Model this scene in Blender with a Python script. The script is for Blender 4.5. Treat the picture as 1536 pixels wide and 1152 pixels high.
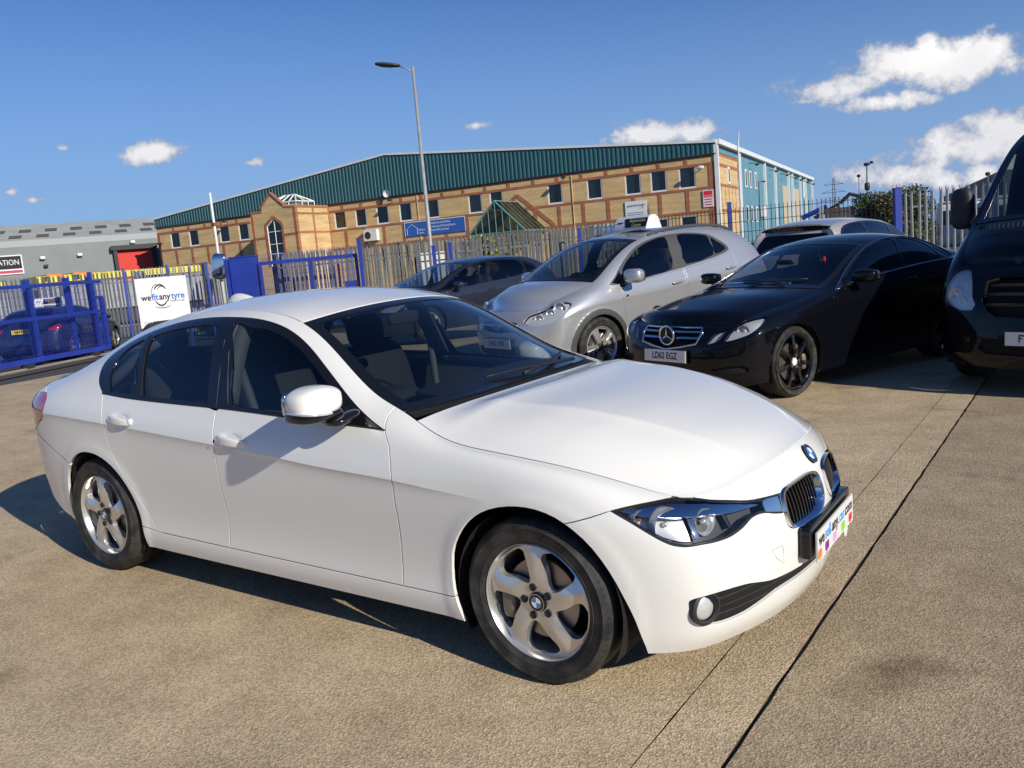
import bpy, bmesh, math, random
import numpy as np
from mathutils import Vector, Matrix, Euler
from mathutils.geometry import delaunay_2d_cdt
random.seed(7); np.random.seed(7)
for o in list(bpy.data.objects): bpy.data.objects.remove(o)
scene = bpy.context.scene
COL = scene.collection
R_ = math.radians
# ------------------------------------------------ camera
CAM = np.array([1.6597, -3.2530, 1.5919]); YAW, PITCH, ROLL, FPX = 2.1855, 0.1604, -0.0795, 1279.3
def cam_axes(yaw, pitch, roll):
    f = np.array([math.cos(yaw)*math.cos(pitch), math.sin(yaw)*math.cos(pitch), -math.sin(pitch)])
    r = np.array([math.sin(yaw), -math.cos(yaw), 0.]); u = np.cross(r, f)
    c, s = math.cos(roll), math.sin(roll)
    return np.stack([c*r + s*u, -s*r + c*u, f], 1)
M_CAM = cam_axes(YAW, PITCH, ROLL)
cd = bpy.data.cameras.new('camera'); cam = bpy.data.objects.new('camera', cd); COL.objects.link(cam)
cd.sensor_width = 36; cd.sensor_fit = 'HORIZONTAL'; cd.lens = FPX/1536*36; cd.clip_start = .05; cd.clip_end = 3000
m = Matrix.Identity(4)
for i in range(3):
    m[i][0] = M_CAM[i, 0]; m[i][1] = M_CAM[i, 1]; m[i][2] = -M_CAM[i, 2]; m[i][3] = CAM[i]
cam.matrix_world = m; scene.camera = cam
# ------------------------------------------------ light
SUN = np.array([1.9, -.46, 1.0]); SUN /= np.linalg.norm(SUN)
ELEV = math.asin(SUN[2]); AZ = math.atan2(SUN[0], SUN[1])
sl = bpy.data.lights.new('sun', 'SUN'); sl.energy = 5.0; sl.angle = R_(.53); sl.color = (1, .93, .80)
sun = bpy.data.objects.new('sun', sl); COL.objects.link(sun)
sun.rotation_euler = Vector(-SUN).to_track_quat('-Z', 'Y').to_euler(); sun.location = (12, -3, 9)
w = bpy.data.worlds.new('World'); scene.world = w; w.use_nodes = True
nt = w.node_tree; N = nt.nodes; L = nt.links; N.clear()
def nn(t, **k):
    n = N.new(t)
    for a, b in k.items(): setattr(n, a, b)
    return n
out = nn('ShaderNodeOutputWorld'); bg = nn('ShaderNodeBackground'); L.new(bg.outputs[0], out.inputs[0])
sky = nn('ShaderNodeTexSky', sky_type='NISHITA'); sky.sun_disc = False
sky.sun_elevation = ELEV; sky.sun_rotation = AZ; sky.altitude = 0; sky.air_density = 1.0; sky.dust_density = .1; sky.ozone_density = 4.0
bg.inputs[1].default_value = .085
# clouds live in the sky itself: soft elliptical banks (direction, size) filled by 3d noise
tc = nn('ShaderNodeTexCoord')
def math_(op, a, b=None, clamp=False):
    n = nn('ShaderNodeMath', operation=op, use_clamp=clamp)
    for i, v in enumerate((a, b)):
        if v is None: continue
        if isinstance(v, (int, float)): n.inputs[i].default_value = v
        else: L.new(v, n.inputs[i])
    return n.outputs[0]
def sky_dir(px, py):
    d = M_CAM[:, 2] + M_CAM[:, 0]*(px-768)/FPX - M_CAM[:, 1]*(py-576)/FPX
    return d/np.linalg.norm(d)
CLOUDS = [  # x, y as seen, half width, half height, density, tilt
    (1425, 95, 130, 44, 1.15), (1350, 90, 120, 40, 1.05), (1460, 80, 80, 36, 1.1), (1250, 130, 95, 30, .95), (1330, 152, 80, 20, .95), (1310, 78, 70, 14, .35), (1210, 152, 34, 8, .6),
    (975, 202, 110, 26, 1.1), (1040, 200, 65, 20, 1.), (935, 213, 45, 12, .7),
    (1450, 222, 160, 44, 1.05), (1520, 195, 110, 40, 1.1), (1390, 230, 90, 30, .9), (1320, 262, 140, 32, .75), (1480, 262, 180, 34, .85), (1560, 210, 80, 50, .9), (1650, 190, 90, 60, .9),
    (232, 230, 72, 22, 1.05), (285, 226, 30, 12, .5), (200, 245, 30, 8, .5), (378, 244, 26, 9, .75), (715, 188, 24, 8, .5), (48, 300, 30, 9, .85), (12, 288, 22, 8, .6), (95, 222, 18, 6, .35), (1490, 40, 22, 8, .3), (1240, 280, 80, 10, .25),
    (-250, 330, 130, 24, .8), (-420, 250, 90, 30, .9), (1900, 120, 160, 70, .9), (2200, 60, 200, 60, .9), (2500, 200, 260, 60, .8)]
tot = None
nx = nn('ShaderNodeTexNoise'); nx.inputs['Scale'].default_value = 30; nx.inputs['Detail'].default_value = 10; nx.inputs['Roughness'].default_value = .62
L.new(tc.outputs['Generated'], nx.inputs['Vector'])
nx2 = nn('ShaderNodeTexNoise'); nx2.inputs['Scale'].default_value = 9; nx2.inputs['Detail'].default_value = 3
L.new(tc.outputs['Generated'], nx2.inputs['Vector'])
for cx, cy, hw, hh, dn in CLOUDS:
    c = sky_dir(cx, cy); a = sky_dir(cx+5, cy-.4) - c; a /= np.linalg.norm(a); b = np.cross(c, a)
    dd = np.linalg.norm(sky_dir(cx+hw, cy)-c); dh = np.linalg.norm(sky_dir(cx, cy+hh)-c)
    va = nn('ShaderNodeVectorMath', operation='DOT_PRODUCT'); L.new(tc.outputs['Generated'], va.inputs[0]); va.inputs[1].default_value = tuple(a/dd)
    vb = nn('ShaderNodeVectorMath', operation='DOT_PRODUCT'); L.new(tc.outputs['Generated'], vb.inputs[0]); vb.inputs[1].default_value = tuple(b/dh)
    vc = nn('ShaderNodeVectorMath', operation='DOT_PRODUCT'); L.new(tc.outputs['Generated'], vc.inputs[0]); vc.inputs[1].default_value = tuple(c)
    ea = math_('SUBTRACT', va.outputs['Value'], float(np.dot(c, a/dd))); eb = math_('SUBTRACT', vb.outputs['Value'], float(np.dot(c, b/dh)))
    r2 = math_('ADD', math_('MULTIPLY', ea, ea), math_('MULTIPLY', eb, eb))
    m_ = math_('MULTIPLY', math_('SUBTRACT', 1.15, math_('POWER', r2, .5), clamp=True), math_('GREATER_THAN', vc.outputs['Value'], 0.))
    m_ = math_('MULTIPLY', m_, dn*1.15)
    tot = m_ if tot is None else math_('MAXIMUM', tot, m_)
nz = math_('SUBTRACT', math_('MULTIPLY', nx.outputs[0], 3.6), 1.86)
den = math_('ADD', math_('MULTIPLY', tot, 1.25), nz)
mr = nn('ShaderNodeMapRange', interpolation_type='SMOOTHSTEP'); mr.inputs[1].default_value = .22; mr.inputs[2].default_value = .95; L.new(den, mr.inputs[0])
mt = nn('ShaderNodeMapRange'); mt.inputs[1].default_value = 0.; mt.inputs[2].default_value = .25; L.new(tot, mt.inputs[0])
fac = math_('MULTIPLY', mr.outputs[0], mt.outputs[0])
shade = nn('ShaderNodeMapRange'); shade.inputs[1].default_value = .45; shade.inputs[2].default_value = 1.3; L.new(den, shade.inputs[0])
# cloud tint: bluish grey where thin / low in the puff, cream white where thick
mixc = nn('ShaderNodeMix', data_type='RGBA'); L.new(math_('MULTIPLY', shade.outputs[0], math_('ADD', nx2.outputs[0], .25), clamp=True), mixc.inputs[0])
mixc.inputs[6].default_value = (3.8, 4.4, 6.0, 1); mixc.inputs[7].default_value = (12.5, 12.2, 12.0, 1)
el = nn('ShaderNodeSeparateXYZ'); L.new(tc.outputs['Generated'], el.inputs[0])
hz = nn('ShaderNodeMapRange', interpolation_type='SMOOTHSTEP'); hz.inputs[1].default_value = -.02; hz.inputs[2].default_value = .34; hz.inputs[3].default_value = .88; hz.inputs[4].default_value = 0.; L.new(el.outputs[2], hz.inputs[0])
sat = nn('ShaderNodeMix', data_type='RGBA', blend_type='MULTIPLY'); sat.inputs[0].default_value = 1; L.new(sky.outputs[0], sat.inputs[6]); sat.inputs[7].default_value = (.50, .74, 1.12, 1)
skm = nn('ShaderNodeMix', data_type='RGBA'); L.new(hz.outputs[0], skm.inputs[0]); L.new(sat.outputs[2], skm.inputs[6]); skm.inputs[7].default_value = (3.0, 4.9, 8.3, 1)
mix = nn('ShaderNodeMix', data_type='RGBA'); L.new(fac, mix.inputs[0]); L.new(skm.outputs[2], mix.inputs[6]); L.new(mixc.outputs[2], mix.inputs[7])
L.new(mix.outputs[2], bg.inputs[0])
vs = scene.view_settings; vs.view_transform = 'Standard'; vs.look = 'None'; vs.gamma = 1; vs.use_curve_mapping = False; vs.exposure = 0.0
scene.render.engine = 'CYCLES'
# the far surroundings stand on ground pitched a little against the yard: one rigid turn about the camera
M_FAR = cam_axes(YAW, PITCH-.0141, ROLL-.0094)
TFAR = M_CAM @ M_FAR.T
def far_matrix():
    t = Matrix.Identity(4)
    for i in range(3):
        for j in range(3): t[i][j] = TFAR[i, j]
    c = Vector(CAM); return Matrix.Translation(c) @ t @ Matrix.Translation(-c)
FARM = far_matrix()
# ---------------------------------------------------------------- surface charts

def _bsb(u, n):
    """cubic uniform B-spline weights for n control points (ends reflected), u in 0..n-1"""
    u = np.clip(np.asarray(u, float).ravel(), 0, n - 1 - 1e-9)
    i = u.astype(int); f = u - i
    w = [(1 - f) ** 3 / 6, (3 * f ** 3 - 6 * f ** 2 + 4) / 6, (-3 * f ** 3 + 3 * f ** 2 + 3 * f + 1) / 6, f ** 3 / 6]
    B = np.zeros((len(u), n + 2))
    r = np.arange(len(u))
    for k in range(4): np.add.at(B, (r, i + k), w[k])
    # phantom ends P-1 = 2P0-P1
    M = B[:, 1:-1].copy()
    M[:, 0] += 2 * B[:, 0]; M[:, 1] -= B[:, 0]
    M[:, -1] += 2 * B[:, -1]; M[:, -2] -= B[:, -1]
    return M
class Chart:
    """half body: columns run nose -> flank -> tail, rows sill -> roof seam; y positive here"""
    def __init__(s, cols, sym=(True, True), disp=None):
        s.G = np.array(cols, float)            # J,K,3
        s.J, s.K = s.G.shape[:2]; s.sym = sym; s.disp = disp
        s.top = None
    def raw(s, u, v):
        G = s.G
        if s.sym[0]:
            m = G[1:2].copy(); m[..., 1] *= -1; G = np.concatenate([m, G]); o = 1
        else: o = 0
        if s.sym[1]:
            m = G[-2:-1].copy(); m[..., 1] *= -1; G = np.concatenate([G, m])
        A = _bsb(np.asarray(u) + o, len(G)); B = _bsb(v, s.K)
        return np.einsum('nj,nk,jkc->nc', A, B, G)
    def rawn(s, u, v):
        e = 2e-3; u = np.asarray(u, float); v = np.asarray(v, float)
        a = s.raw(np.minimum(u + e, s.J - 1), v) - s.raw(np.maximum(u - e, 0), v)
        b = s.raw(u, np.minimum(v + e, s.K - 1)) - s.raw(u, np.maximum(v - e, 0))
        n = np.cross(a, b); n /= np.linalg.norm(n, axis=1)[:, None] + 1e-12
        return n
    def P(s, u, v):
        u = np.asarray(u, float).ravel(); v = np.asarray(v, float).ravel()
        p = s.raw(u, v)
        if s.disp is not None:
            p = p + s.rawn(u, v) * s.disp(u, v, p)[:, None]
        return p
    def N(s, u, v):
        e = 4e-3; u = np.asarray(u, float).ravel(); v = np.asarray(v, float).ravel()
        a = s.P(np.minimum(u + e, s.J - 1), v) - s.P(np.maximum(u - e, 0), v)
        b = s.P(u, np.minimum(v + e, s.K - 1)) - s.P(u, np.maximum(v - e, 0))
        n = np.cross(a, b); n /= np.linalg.norm(n, axis=1)[:, None] + 1e-12
        return n
    def inv(s, x, z):
        """(u,v) of flank points with given x,z"""
        x = np.atleast_1d(x); z = np.atleast_1d(z)
        if not hasattr(s, '_g'):
            U, V = np.meshgrid(np.linspace(0, s.J - 1, 16 * s.J), np.linspace(0, s.K - 1, 10 * s.K), indexing='ij')
            s._g = (U.ravel(), V.ravel(), s.P(U, V))
        U, V, Pg = s._g; uv = []
        for a, c in zip(x, z):
            k = np.argmin((Pg[:, 0] - a) ** 2 + (Pg[:, 2] - c) ** 2)
            q = np.array([U[k], V[k]])
            for _ in range(4):
                e = 1e-3
                p0 = s.P([q[0]], [q[1]])[0]; pu = s.P([q[0] + e], [q[1]])[0]; pv = s.P([q[0]], [q[1] + e])[0]
                Jm = np.array([[pu[0] - p0[0], pv[0] - p0[0]], [pu[2] - p0[2], pv[2] - p0[2]]]) / e
                try: d = np.linalg.solve(Jm, [a - p0[0], c - p0[2]])
                except Exception: break
                q = q + np.clip(d, -.3, .3); q = np.clip(q, 0, [s.J - 1, s.K - 1])
            uv.append(q)
        return np.array(uv)
def lerp(x, xs, ys): return np.interp(x, xs, ys)
class Top:
    """full width skin spanning the two upper edges of a flank chart: u as in the chart, q -1..1"""
    def __init__(s, ch, tab, disp=None):
        s.ch = ch; s.tab = np.array(tab, float); s.disp = disp   # rows: u, bx, bz, nx, nz
    def _t(s, u, k):
        # smooth interpolation (cosine-free, pchip like) of table column
        X = s.tab[:, 0]; Y = s.tab[:, k]
        h = np.diff(X); d = np.diff(Y) / h
        m = np.zeros(len(X)); m[1:-1] = np.where(d[1:] * d[:-1] > 0, 2 * d[1:] * d[:-1] / (d[1:] + d[:-1] + 1e-12), 0)
        m[0] = d[0]; m[-1] = d[-1]
        i = np.clip(np.searchsorted(X, u) - 1, 0, len(h) - 1); f = (u - X[i]) / h[i]
        return (2*f**3-3*f**2+1)*Y[i] + (f**3-2*f**2+f)*h[i]*m[i] + (-2*f**3+3*f**2)*Y[i+1] + (f**3-f**2)*h[i]*m[i+1]
    def P(s, u, q):
        u = np.asarray(u, float).ravel(); q = np.asarray(q, float).ravel()
        e = s.ch.P(u, np.full(u.shape, s.ch.K - 1.0))
        a = np.abs(q)
        p = np.stack([e[:, 0] + s._t(u, 1) * (1 - a ** s._t(u, 3)), e[:, 1] * q, e[:, 2] + s._t(u, 2) * (1 - a ** s._t(u, 4))], 1)
        if s.disp is not None: p[:, 2] += s.disp(u, q, p)
        return p
    def N(s, u, q):
        e = 4e-3; u = np.asarray(u, float).ravel(); q = np.asarray(q, float).ravel()
        a = s.P(u + e, q) - s.P(u - e, q); b = s.P(u, q + e) - s.P(u, q - e)
        n = np.cross(a, b); n /= np.linalg.norm(n, axis=1)[:, None] + 1e-12
        n[n[:, 2] < 0] *= -1
        return n
def saloon_chart():
    def col(x, yz): return [(x if not isinstance(x, (list, tuple)) else x[i], a[0], a[1]) for i, a in enumerate(yz)]
    C = []
    zc = [.185,.24,.31,.40,.50,.57,.63,.68,.715,.74,.757]
    C.append(col([.74,.775,.79,.803,.806,.798,.783,.764,.743,.722,.698], [(0, z) for z in zc]))
    C.append(col([.724,.76,.773,.786,.788,.779,.763,.743,.723,.703,.679], [(.22, z) for z in [.185,.24,.31,.40,.50,.565,.62,.67,.703,.728,.748]]))
    C.append(col([.675,.715,.73,.74,.74,.728,.71,.69,.67,.652,.63], [(.42, z) for z in [.18,.24,.31,.40,.49,.55,.605,.65,.685,.71,.727]]))
    C.append(col([.605,.65,.668,.68,.68,.668,.65,.63,.61,.59,.57], [(.60, z) for z in [.18,.24,.31,.40,.48,.54,.59,.635,.665,.685,.70]]))
    C.append(col([.53,.575,.59,.60,.60,.59,.575,.55,.53,.51,.49], list(zip([.735,.755,.765,.775,.775,.77,.76,.745,.73,.71,.69],[.18,.24,.31,.39,.47,.535,.59,.635,.67,.695,.71]))))
    C.append(col(.37, list(zip([.825,.845,.85,.857,.86,.858,.85,.832,.80,.762,.715],[.18,.25,.33,.42,.52,.60,.65,.69,.718,.735,.743]))))
    C.append(col(.19, list(zip([.852,.866,.868,.876,.884,.888,.884,.874,.853,.815,.768],[.18,.25,.335,.44,.56,.64,.69,.737,.777,.798,.798]))))
    C.append(col(0, list(zip([.86,.875,.875,.885,.895,.899,.897,.888,.868,.836,.795],[.18,.25,.34,.46,.60,.68,.73,.775,.812,.832,.829]))))
    C.append(col(-.20, list(zip([.858,.874,.873,.885,.898,.902,.898,.888,.870,.842,.805],[.18,.25,.335,.46,.60,.70,.757,.80,.836,.855,.851]))))
    C.append(col(-.42, list(zip([.858,.879,.870,.878,.896,.903,.897,.884,.864,.838,.805],[.18,.25,.33,.46,.60,.72,.78,.825,.856,.874,.872]))))
    C.append(col(-.64, list(zip([.858,.880,.869,.877,.897,.904,.893,.870,.845,.80,.745],[.18,.25,.33,.46,.61,.74,.81,.875,.92,.955,.970]))))
    C.append(col(-.82, list(zip([.858,.880,.869,.877,.898,.904,.891,.86,.822,.775,.72],[.18,.25,.33,.46,.61,.75,.82,.905,.955,.99,1.014]))))
    C.append(col(-1.03, list(zip([.858,.880,.869,.877,.898,.904,.89,.855,.805,.738,.664],[.18,.25,.33,.46,.61,.758,.83,.925,1.02,1.093,1.143]))))
    C.append(col(-1.25, list(zip([.858,.880,.869,.877,.898,.904,.888,.852,.79,.70,.603],[.18,.25,.33,.46,.61,.78,.85,.935,1.08,1.208,1.281]))))
    C.append(col(-1.48, list(zip([.858,.880,.869,.877,.898,.904,.887,.85,.785,.68,.568],[.18,.25,.33,.46,.62,.795,.862,.945,1.12,1.30,1.362]))))
    C.append(col(-1.75, list(zip([.858,.880,.869,.877,.898,.904,.886,.85,.78,.675,.565],[.18,.25,.33,.46,.62,.815,.877,.953,1.14,1.34,1.387]))))
    C.append(col(-2.1, list(zip([.858,.880,.869,.877,.898,.904,.887,.85,.778,.672,.56],[.18,.25,.335,.46,.63,.838,.895,.963,1.14,1.335,1.385]))))
    C.append(col(-2.4, list(zip([.858,.881,.871,.880,.900,.904,.888,.848,.776,.672,.557],[.18,.25,.34,.465,.64,.857,.91,.975,1.13,1.295,1.352]))))
    C.append(col(-2.7, list(zip([.858,.874,.873,.892,.907,.903,.888,.847,.775,.678,.555],[.19,.255,.345,.47,.65,.873,.922,.988,1.11,1.23,1.295]))))
    C.append(col(-3.0, list(zip([.858,.873,.873,.89,.904,.90,.885,.845,.785,.70,.575],[.21,.27,.355,.48,.66,.887,.935,.99,1.065,1.13,1.18]))))
    C.append(col(-3.3, list(zip([.84,.856,.86,.872,.885,.885,.873,.838,.785,.715,.61],[.255,.305,.375,.49,.67,.89,.935,.98,1.015,1.04,1.058]))))
    C.append(col(-3.55, list(zip([.78,.795,.80,.82,.832,.825,.81,.775,.725,.66,.595],[.31,.34,.39,.50,.68,.89,.925,.96,.985,1.01,1.025]))))
    C.append(col([-3.69,-3.715,-3.725,-3.74,-3.74,-3.70,-3.69,-3.68,-3.67,-3.66,-3.65], list(zip([.66,.67,.68,.69,.70,.69,.68,.65,.61,.57,.52],[.32,.345,.39,.50,.68,.89,.925,.96,.985,1.01,1.025]))))
    C.append(col([-3.79,-3.815,-3.825,-3.84,-3.83,-3.78,-3.77,-3.76,-3.75,-3.745,-3.735], [(.35, z) for z in [.32,.345,.39,.50,.68,.89,.925,.96,.985,1.01,1.028]]))
    C.append(col([-3.80,-3.825,-3.835,-3.85,-3.84,-3.80,-3.79,-3.78,-3.77,-3.765,-3.755], [(.0, z) for z in [.32,.345,.39,.50,.68,.89,.925,.96,.985,1.01,1.03]]))
    def disp(u, v, p):
        x, z = p[:, 0], p[:, 2]
        # swage line
        A = np.interp(u, [7.6, 9.2, 11, 20.5, 22.5], [0, .008, .0135, .0135, 0]); t = v - 5.05
        d = A * np.where(t < 0, np.exp(np.clip(t, -30, 0) / .22), np.exp(-np.clip(t, 0, 30) / .9))
        for hx, hz in ((-1.575, .812), (-2.455, .862)):
            d -= .016 * np.exp(-(((x - hx) / .062) ** 2 + ((z - hz) / .034) ** 2) ** 1.5) * (p[:, 1] > .7)
        # wheel arch flares
        for cx, cz in ((0, .316), (-2.81, .316)):
            r = np.hypot(x - cx, z - cz)
            ok = (p[:, 1] > .7)
            d += ok * .0055 * (1 / (1 + np.exp((r - .412) / .010)))
        return d
    ch = Chart(C, disp=disp)
    return ch
def saloon_top(ch):
    # u, bx, bz, nx, nz
    tab = [[0,0,0,2,2],[4,.205,.047,2,2.4],[5,.20,.07,2,4],[6,.2,.085,2,5],[7,.2,.105,2.1,5.5],[8,.19,.117,2.3,5.5],[9,.18,.11,2.6,5],[9.8,.165,.045,3.2,3],[10.3,.16,.025,3.2,2.2],
           [11.5,.13,.045,2.6,2.2],[13.3,.10,.05,2.2,2.2],[14,.03,.052,2.1,2.2],[15,0,.056,2,2.2],[17,0,.056,2,2.2],[18,-.06,.045,2,2.2],[20,-.12,.02,2.2,2],[22,-.06,.02,2.4,2],[24,0,0,2,2]]
    return Top(ch, tab)
WS = {
 'fgap': [(10.192,7.736),(10.081,7.198),(9.972,6.718),(9.855,5.163),(9.882,4.356),(9.875,3.596),(9.943,2.611),(10.026,1.3)],
 'silltop': [(8.743,1.372),(9.374,1.196),(10.028,1.263),(10.97,1.279),(11.882,1.357),(12.874,1.374),(13.874,1.407),(14.925,1.686),(15.565,1.601),(16.227,1.638),(17.135,1.887)],
 'bgap': [(15.278,9.351),(14.802,6.96),(14.87,6.79),(14.804,5.344),(14.815,4.701),(14.84,3.865),(14.811,2.947),(14.923,1.723)],
 'rgap': [(17.896,6.921),(17.778,6.02),(17.642,4.87),(17.699,4.438),(17.485,3.881),(17.19,3.207),(17.027,2.582),(16.906,1.89)],
 'belt': [(17.954,6.959),(17.337,6.862),(16.748,6.83),(15.732,6.851),(14.793,6.899),(14.048,6.913),(13.228,6.924),(11.64,7.103),(10.192,7.736)],
 'trimtop': [(17.954,6.959),(18.179,7.662),(18.416,8.391),(18.549,8.93),(18.803,9.67),(18.542,9.77),(18.507,10.0),(17.726,10.0),(16.847,9.866),(16.031,9.719),(15.4,9.653),(14.743,9.558),(14.117,9.516),(13.582,9.461),(13.036,9.34),(12.524,9.177),(11.878,8.9),(11.212,8.416),(10.584,7.978),(10.192,7.736)],
 'gfront': [(15.048,9.131),(14.588,9.194),(14.131,9.218),(13.725,9.21),(13.268,9.132),(12.765,8.969),(12.384,8.78),(11.861,8.471),(11.504,7.214),(12.388,7.027),(13.243,6.969),(13.909,6.973),(14.511,7.009)],
 'grear': [(17.158,9.023),(16.839,9.102),(16.367,9.135),(15.836,9.133),(15.4,9.135),(15.084,6.997),(15.914,6.987),(16.714,7.029)],
 'gquart': [(17.313,9.079),(17.744,8.9),(17.947,8.481),(17.965,8.045),(17.878,7.631),(17.717,7.125),(16.877,7.059)],
 'strip': [(17.316,9.128),(17.217,9.16),(16.713,6.974),(16.822,6.984)],
 'lamp': [(5.271,6.786),(4.915,7.71),(4.487,8.871),(3.927,9.498),(3.294,9.241),(2.804,8.298),(2.374,7.36),(1.878,6.943),(1.454,6.649),(1.598,5.494),(1.826,5.753),(2.031,6.083),(2.241,6.239),(2.465,6.214),(2.606,6.008),(2.772,5.787),(3.087,5.6),(3.417,5.627),(3.738,5.636),(3.95,5.549),(4.129,5.423),(4.353,5.366),(4.606,5.737),(4.925,6.295)],
 'kidney': [(1.493,6.696),(1.377,6.939),(1.212,6.979),(0.682,6.997),(0.407,6.909),(0.164,6.795),(0.0,6.541),(0.0,6.215),(0.0,5.791),(0.0,5.314),(0.022,4.863),(0.185,4.479),(0.405,4.322),(0.691,4.286),(1.045,4.286),(1.355,4.34),(1.503,4.453),(1.585,4.692),(1.612,5.128),(1.616,5.516),(1.571,6.14)],
 'fog': [(4.116,2.761),(4.083,2.882),(3.983,2.958),(3.766,3.053),(3.521,3.072),(3.243,3.03),(2.92,2.965),(2.617,2.755),(2.319,2.581),(2.03,2.514),(1.772,2.479),(1.424,2.398),(1.118,2.312),(1.229,2.157),(1.373,2.061),(1.711,2.033),(2.071,1.992),(2.26,1.851),(2.455,1.76),(2.785,1.583),(3.193,1.557),(3.539,1.595),(3.842,1.714),(4.009,1.935),(4.086,2.299)],
 'seam': [(5.982,5.182),(5.641,5.924),(5.282,6.772)],
 'fuel': [(18.632,6.675),(18.14,6.67),(18.081,6.535),(18.07,6.13),(18.127,5.369),(18.131,5.068),(18.232,4.916),(18.677,4.94),(18.798,5.035),(18.807,5.411),(18.736,6.242)],
 'tail': [(20.004,6.767),(19.828,6.242),(19.796,5.439),(19.973,4.897),(20.299,4.641)],
 'rseam': [(20.658,4.264),(20.084,4.068),(19.616,3.839),(19.237,3.565)],
 'roundel': [(0.187,9.394),(0.098,8.183),(0.0,7.069)],
 'hflap': [(2.161,3.882),(1.852,3.872),(1.818,3.695),(1.801,3.065),(2.034,3.457)],
}
# ------------------------------------------------ materials
MATS = {}
def mat(name, col=(.5, .5, .5), rough=.5, metal=0., coat=0., spec=.5, coat_rough=.03, emit=None, noise=None, bump=None, alpha=None, trans=0., ior=1.45):
    """plain principled material; noise=(scale, amount) mottles colour, bump=(scale, strength) adds relief"""
    if name in MATS: return MATS[name]
    m = bpy.data.materials.new(name); m.use_nodes = True; MATS[name] = m
    nt = m.node_tree; b = nt.nodes['Principled BSDF']
    b.inputs['Base Color'].default_value = (*col, 1); b.inputs['Roughness'].default_value = rough; b.inputs['Metallic'].default_value = metal
    b.inputs['Coat Weight'].default_value = coat; b.inputs['Coat Roughness'].default_value = coat_rough; b.inputs['Specular IOR Level'].default_value = spec
    b.inputs['IOR'].default_value = ior
    if trans: b.inputs['Transmission Weight'].default_value = trans
    tc = nt.nodes.new('ShaderNodeTexCoord')
    if noise:
        n = nt.nodes.new('ShaderNodeTexNoise'); n.inputs['Scale'].default_value = noise[0]; n.inputs['Detail'].default_value = 6; n.inputs['Roughness'].default_value = .6
        nt.links.new(tc.outputs['Object'], n.inputs[0])
        mx = nt.nodes.new('ShaderNodeMapRange'); mx.inputs[1].default_value = .3; mx.inputs[2].default_value = .7
        mx.inputs[3].default_value = 1-noise[1]; mx.inputs[4].default_value = 1+noise[1]; nt.links.new(n.outputs[0], mx.inputs[0])
        v = nt.nodes.new('ShaderNodeVectorMath'); v.operation = 'SCALE'; v.inputs[0].default_value = col; nt.links.new(mx.outputs[0], v.inputs['Scale'])
        nt.links.new(v.outputs[0], b.inputs['Base Color'])
    if bump:
        n = nt.nodes.new('ShaderNodeTexNoise'); n.inputs['Scale'].default_value = bump[0]; n.inputs['Detail'].default_value = 5
        nt.links.new(tc.outputs['Object'], n.inputs[0]); bp = nt.nodes.new('ShaderNodeBump'); bp.inputs['Strength'].default_value = bump[1]; bp.inputs['Distance'].default_value = .01
        nt.links.new(n.outputs[0], bp.inputs['Height']); nt.links.new(bp.outputs[0], b.inputs['Normal'])
    return m
def glass_mat(name, tint=(.3, .33, .35), refl=1.0, rough=0.0, ior=1.55):
    """thin pane: tinted see-through plus mirror reflection by Fresnel"""
    if name in MATS: return MATS[name]
    m = bpy.data.materials.new(name); m.use_nodes = True; MATS[name] = m; nt = m.node_tree; nt.nodes.clear()
    o = nt.nodes.new('ShaderNodeOutputMaterial'); t = nt.nodes.new('ShaderNodeBsdfTransparent'); t.inputs[0].default_value = (*tint, 1)
    g = nt.nodes.new('ShaderNodeBsdfGlossy'); g.inputs['Roughness'].default_value = rough; g.inputs['Color'].default_value = (refl, refl, refl, 1)
    f = nt.nodes.new('ShaderNodeFresnel'); gm = nt.nodes.new('ShaderNodeNewGeometry'); mi_ = nt.nodes.new('ShaderNodeMapRange'); mi_.inputs[3].default_value = ior; mi_.inputs[4].default_value = 1/ior
    nt.links.new(gm.outputs['Backfacing'], mi_.inputs[0]); nt.links.new(mi_.outputs[0], f.inputs[0])   # same reflectance from inside and outside
    mx = nt.nodes.new('ShaderNodeMixShader'); nt.links.new(f.outputs[0], mx.inputs[0]); nt.links.new(t.outputs[0], mx.inputs[1]); nt.links.new(g.outputs[0], mx.inputs[2]); nt.links.new(mx.outputs[0], o.inputs[0])
    return m
def paint(name, col, rough=.32, metal=0., flake=.0):
    if name in MATS: return MATS[name]
    m = mat(name, col, rough, metal, .55 if sum(col) < .03 else 1.0, coat_rough=.02, spec=.5 if metal or sum(col) > .3 else .1)
    nt = m.node_tree; b = nt.nodes['Principled BSDF']; tc = nt.nodes.new('ShaderNodeTexCoord')
    # faint road dust, thicker low on the body
    n = nt.nodes.new('ShaderNodeTexNoise'); n.inputs['Scale'].default_value = 5; n.inputs['Detail'].default_value = 8; nt.links.new(tc.outputs['Object'], n.inputs[0])
    r = nt.nodes.new('ShaderNodeMapRange'); r.inputs[1].default_value = .45; r.inputs[2].default_value = .8; r.inputs[3].default_value = .015; r.inputs[4].default_value = .09; nt.links.new(n.outputs[0], r.inputs[0])
    nt.links.new(r.outputs[0], b.inputs['Coat Roughness'])
    if flake:
        v = nt.nodes.new('ShaderNodeTexVoronoi'); v.inputs['Scale'].default_value = 900; nt.links.new(tc.outputs['Object'], v.inputs[0])
        bp = nt.nodes.new('ShaderNodeBump'); bp.inputs['Strength'].default_value = flake; bp.inputs['Distance'].default_value = .0004; nt.links.new(v.outputs[0], bp.inputs['Height']); nt.links.new(bp.outputs[0], b.inputs['Normal'])
    return m
M_WHITE = paint('white_car_paint', (.79, .785, .745))
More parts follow.
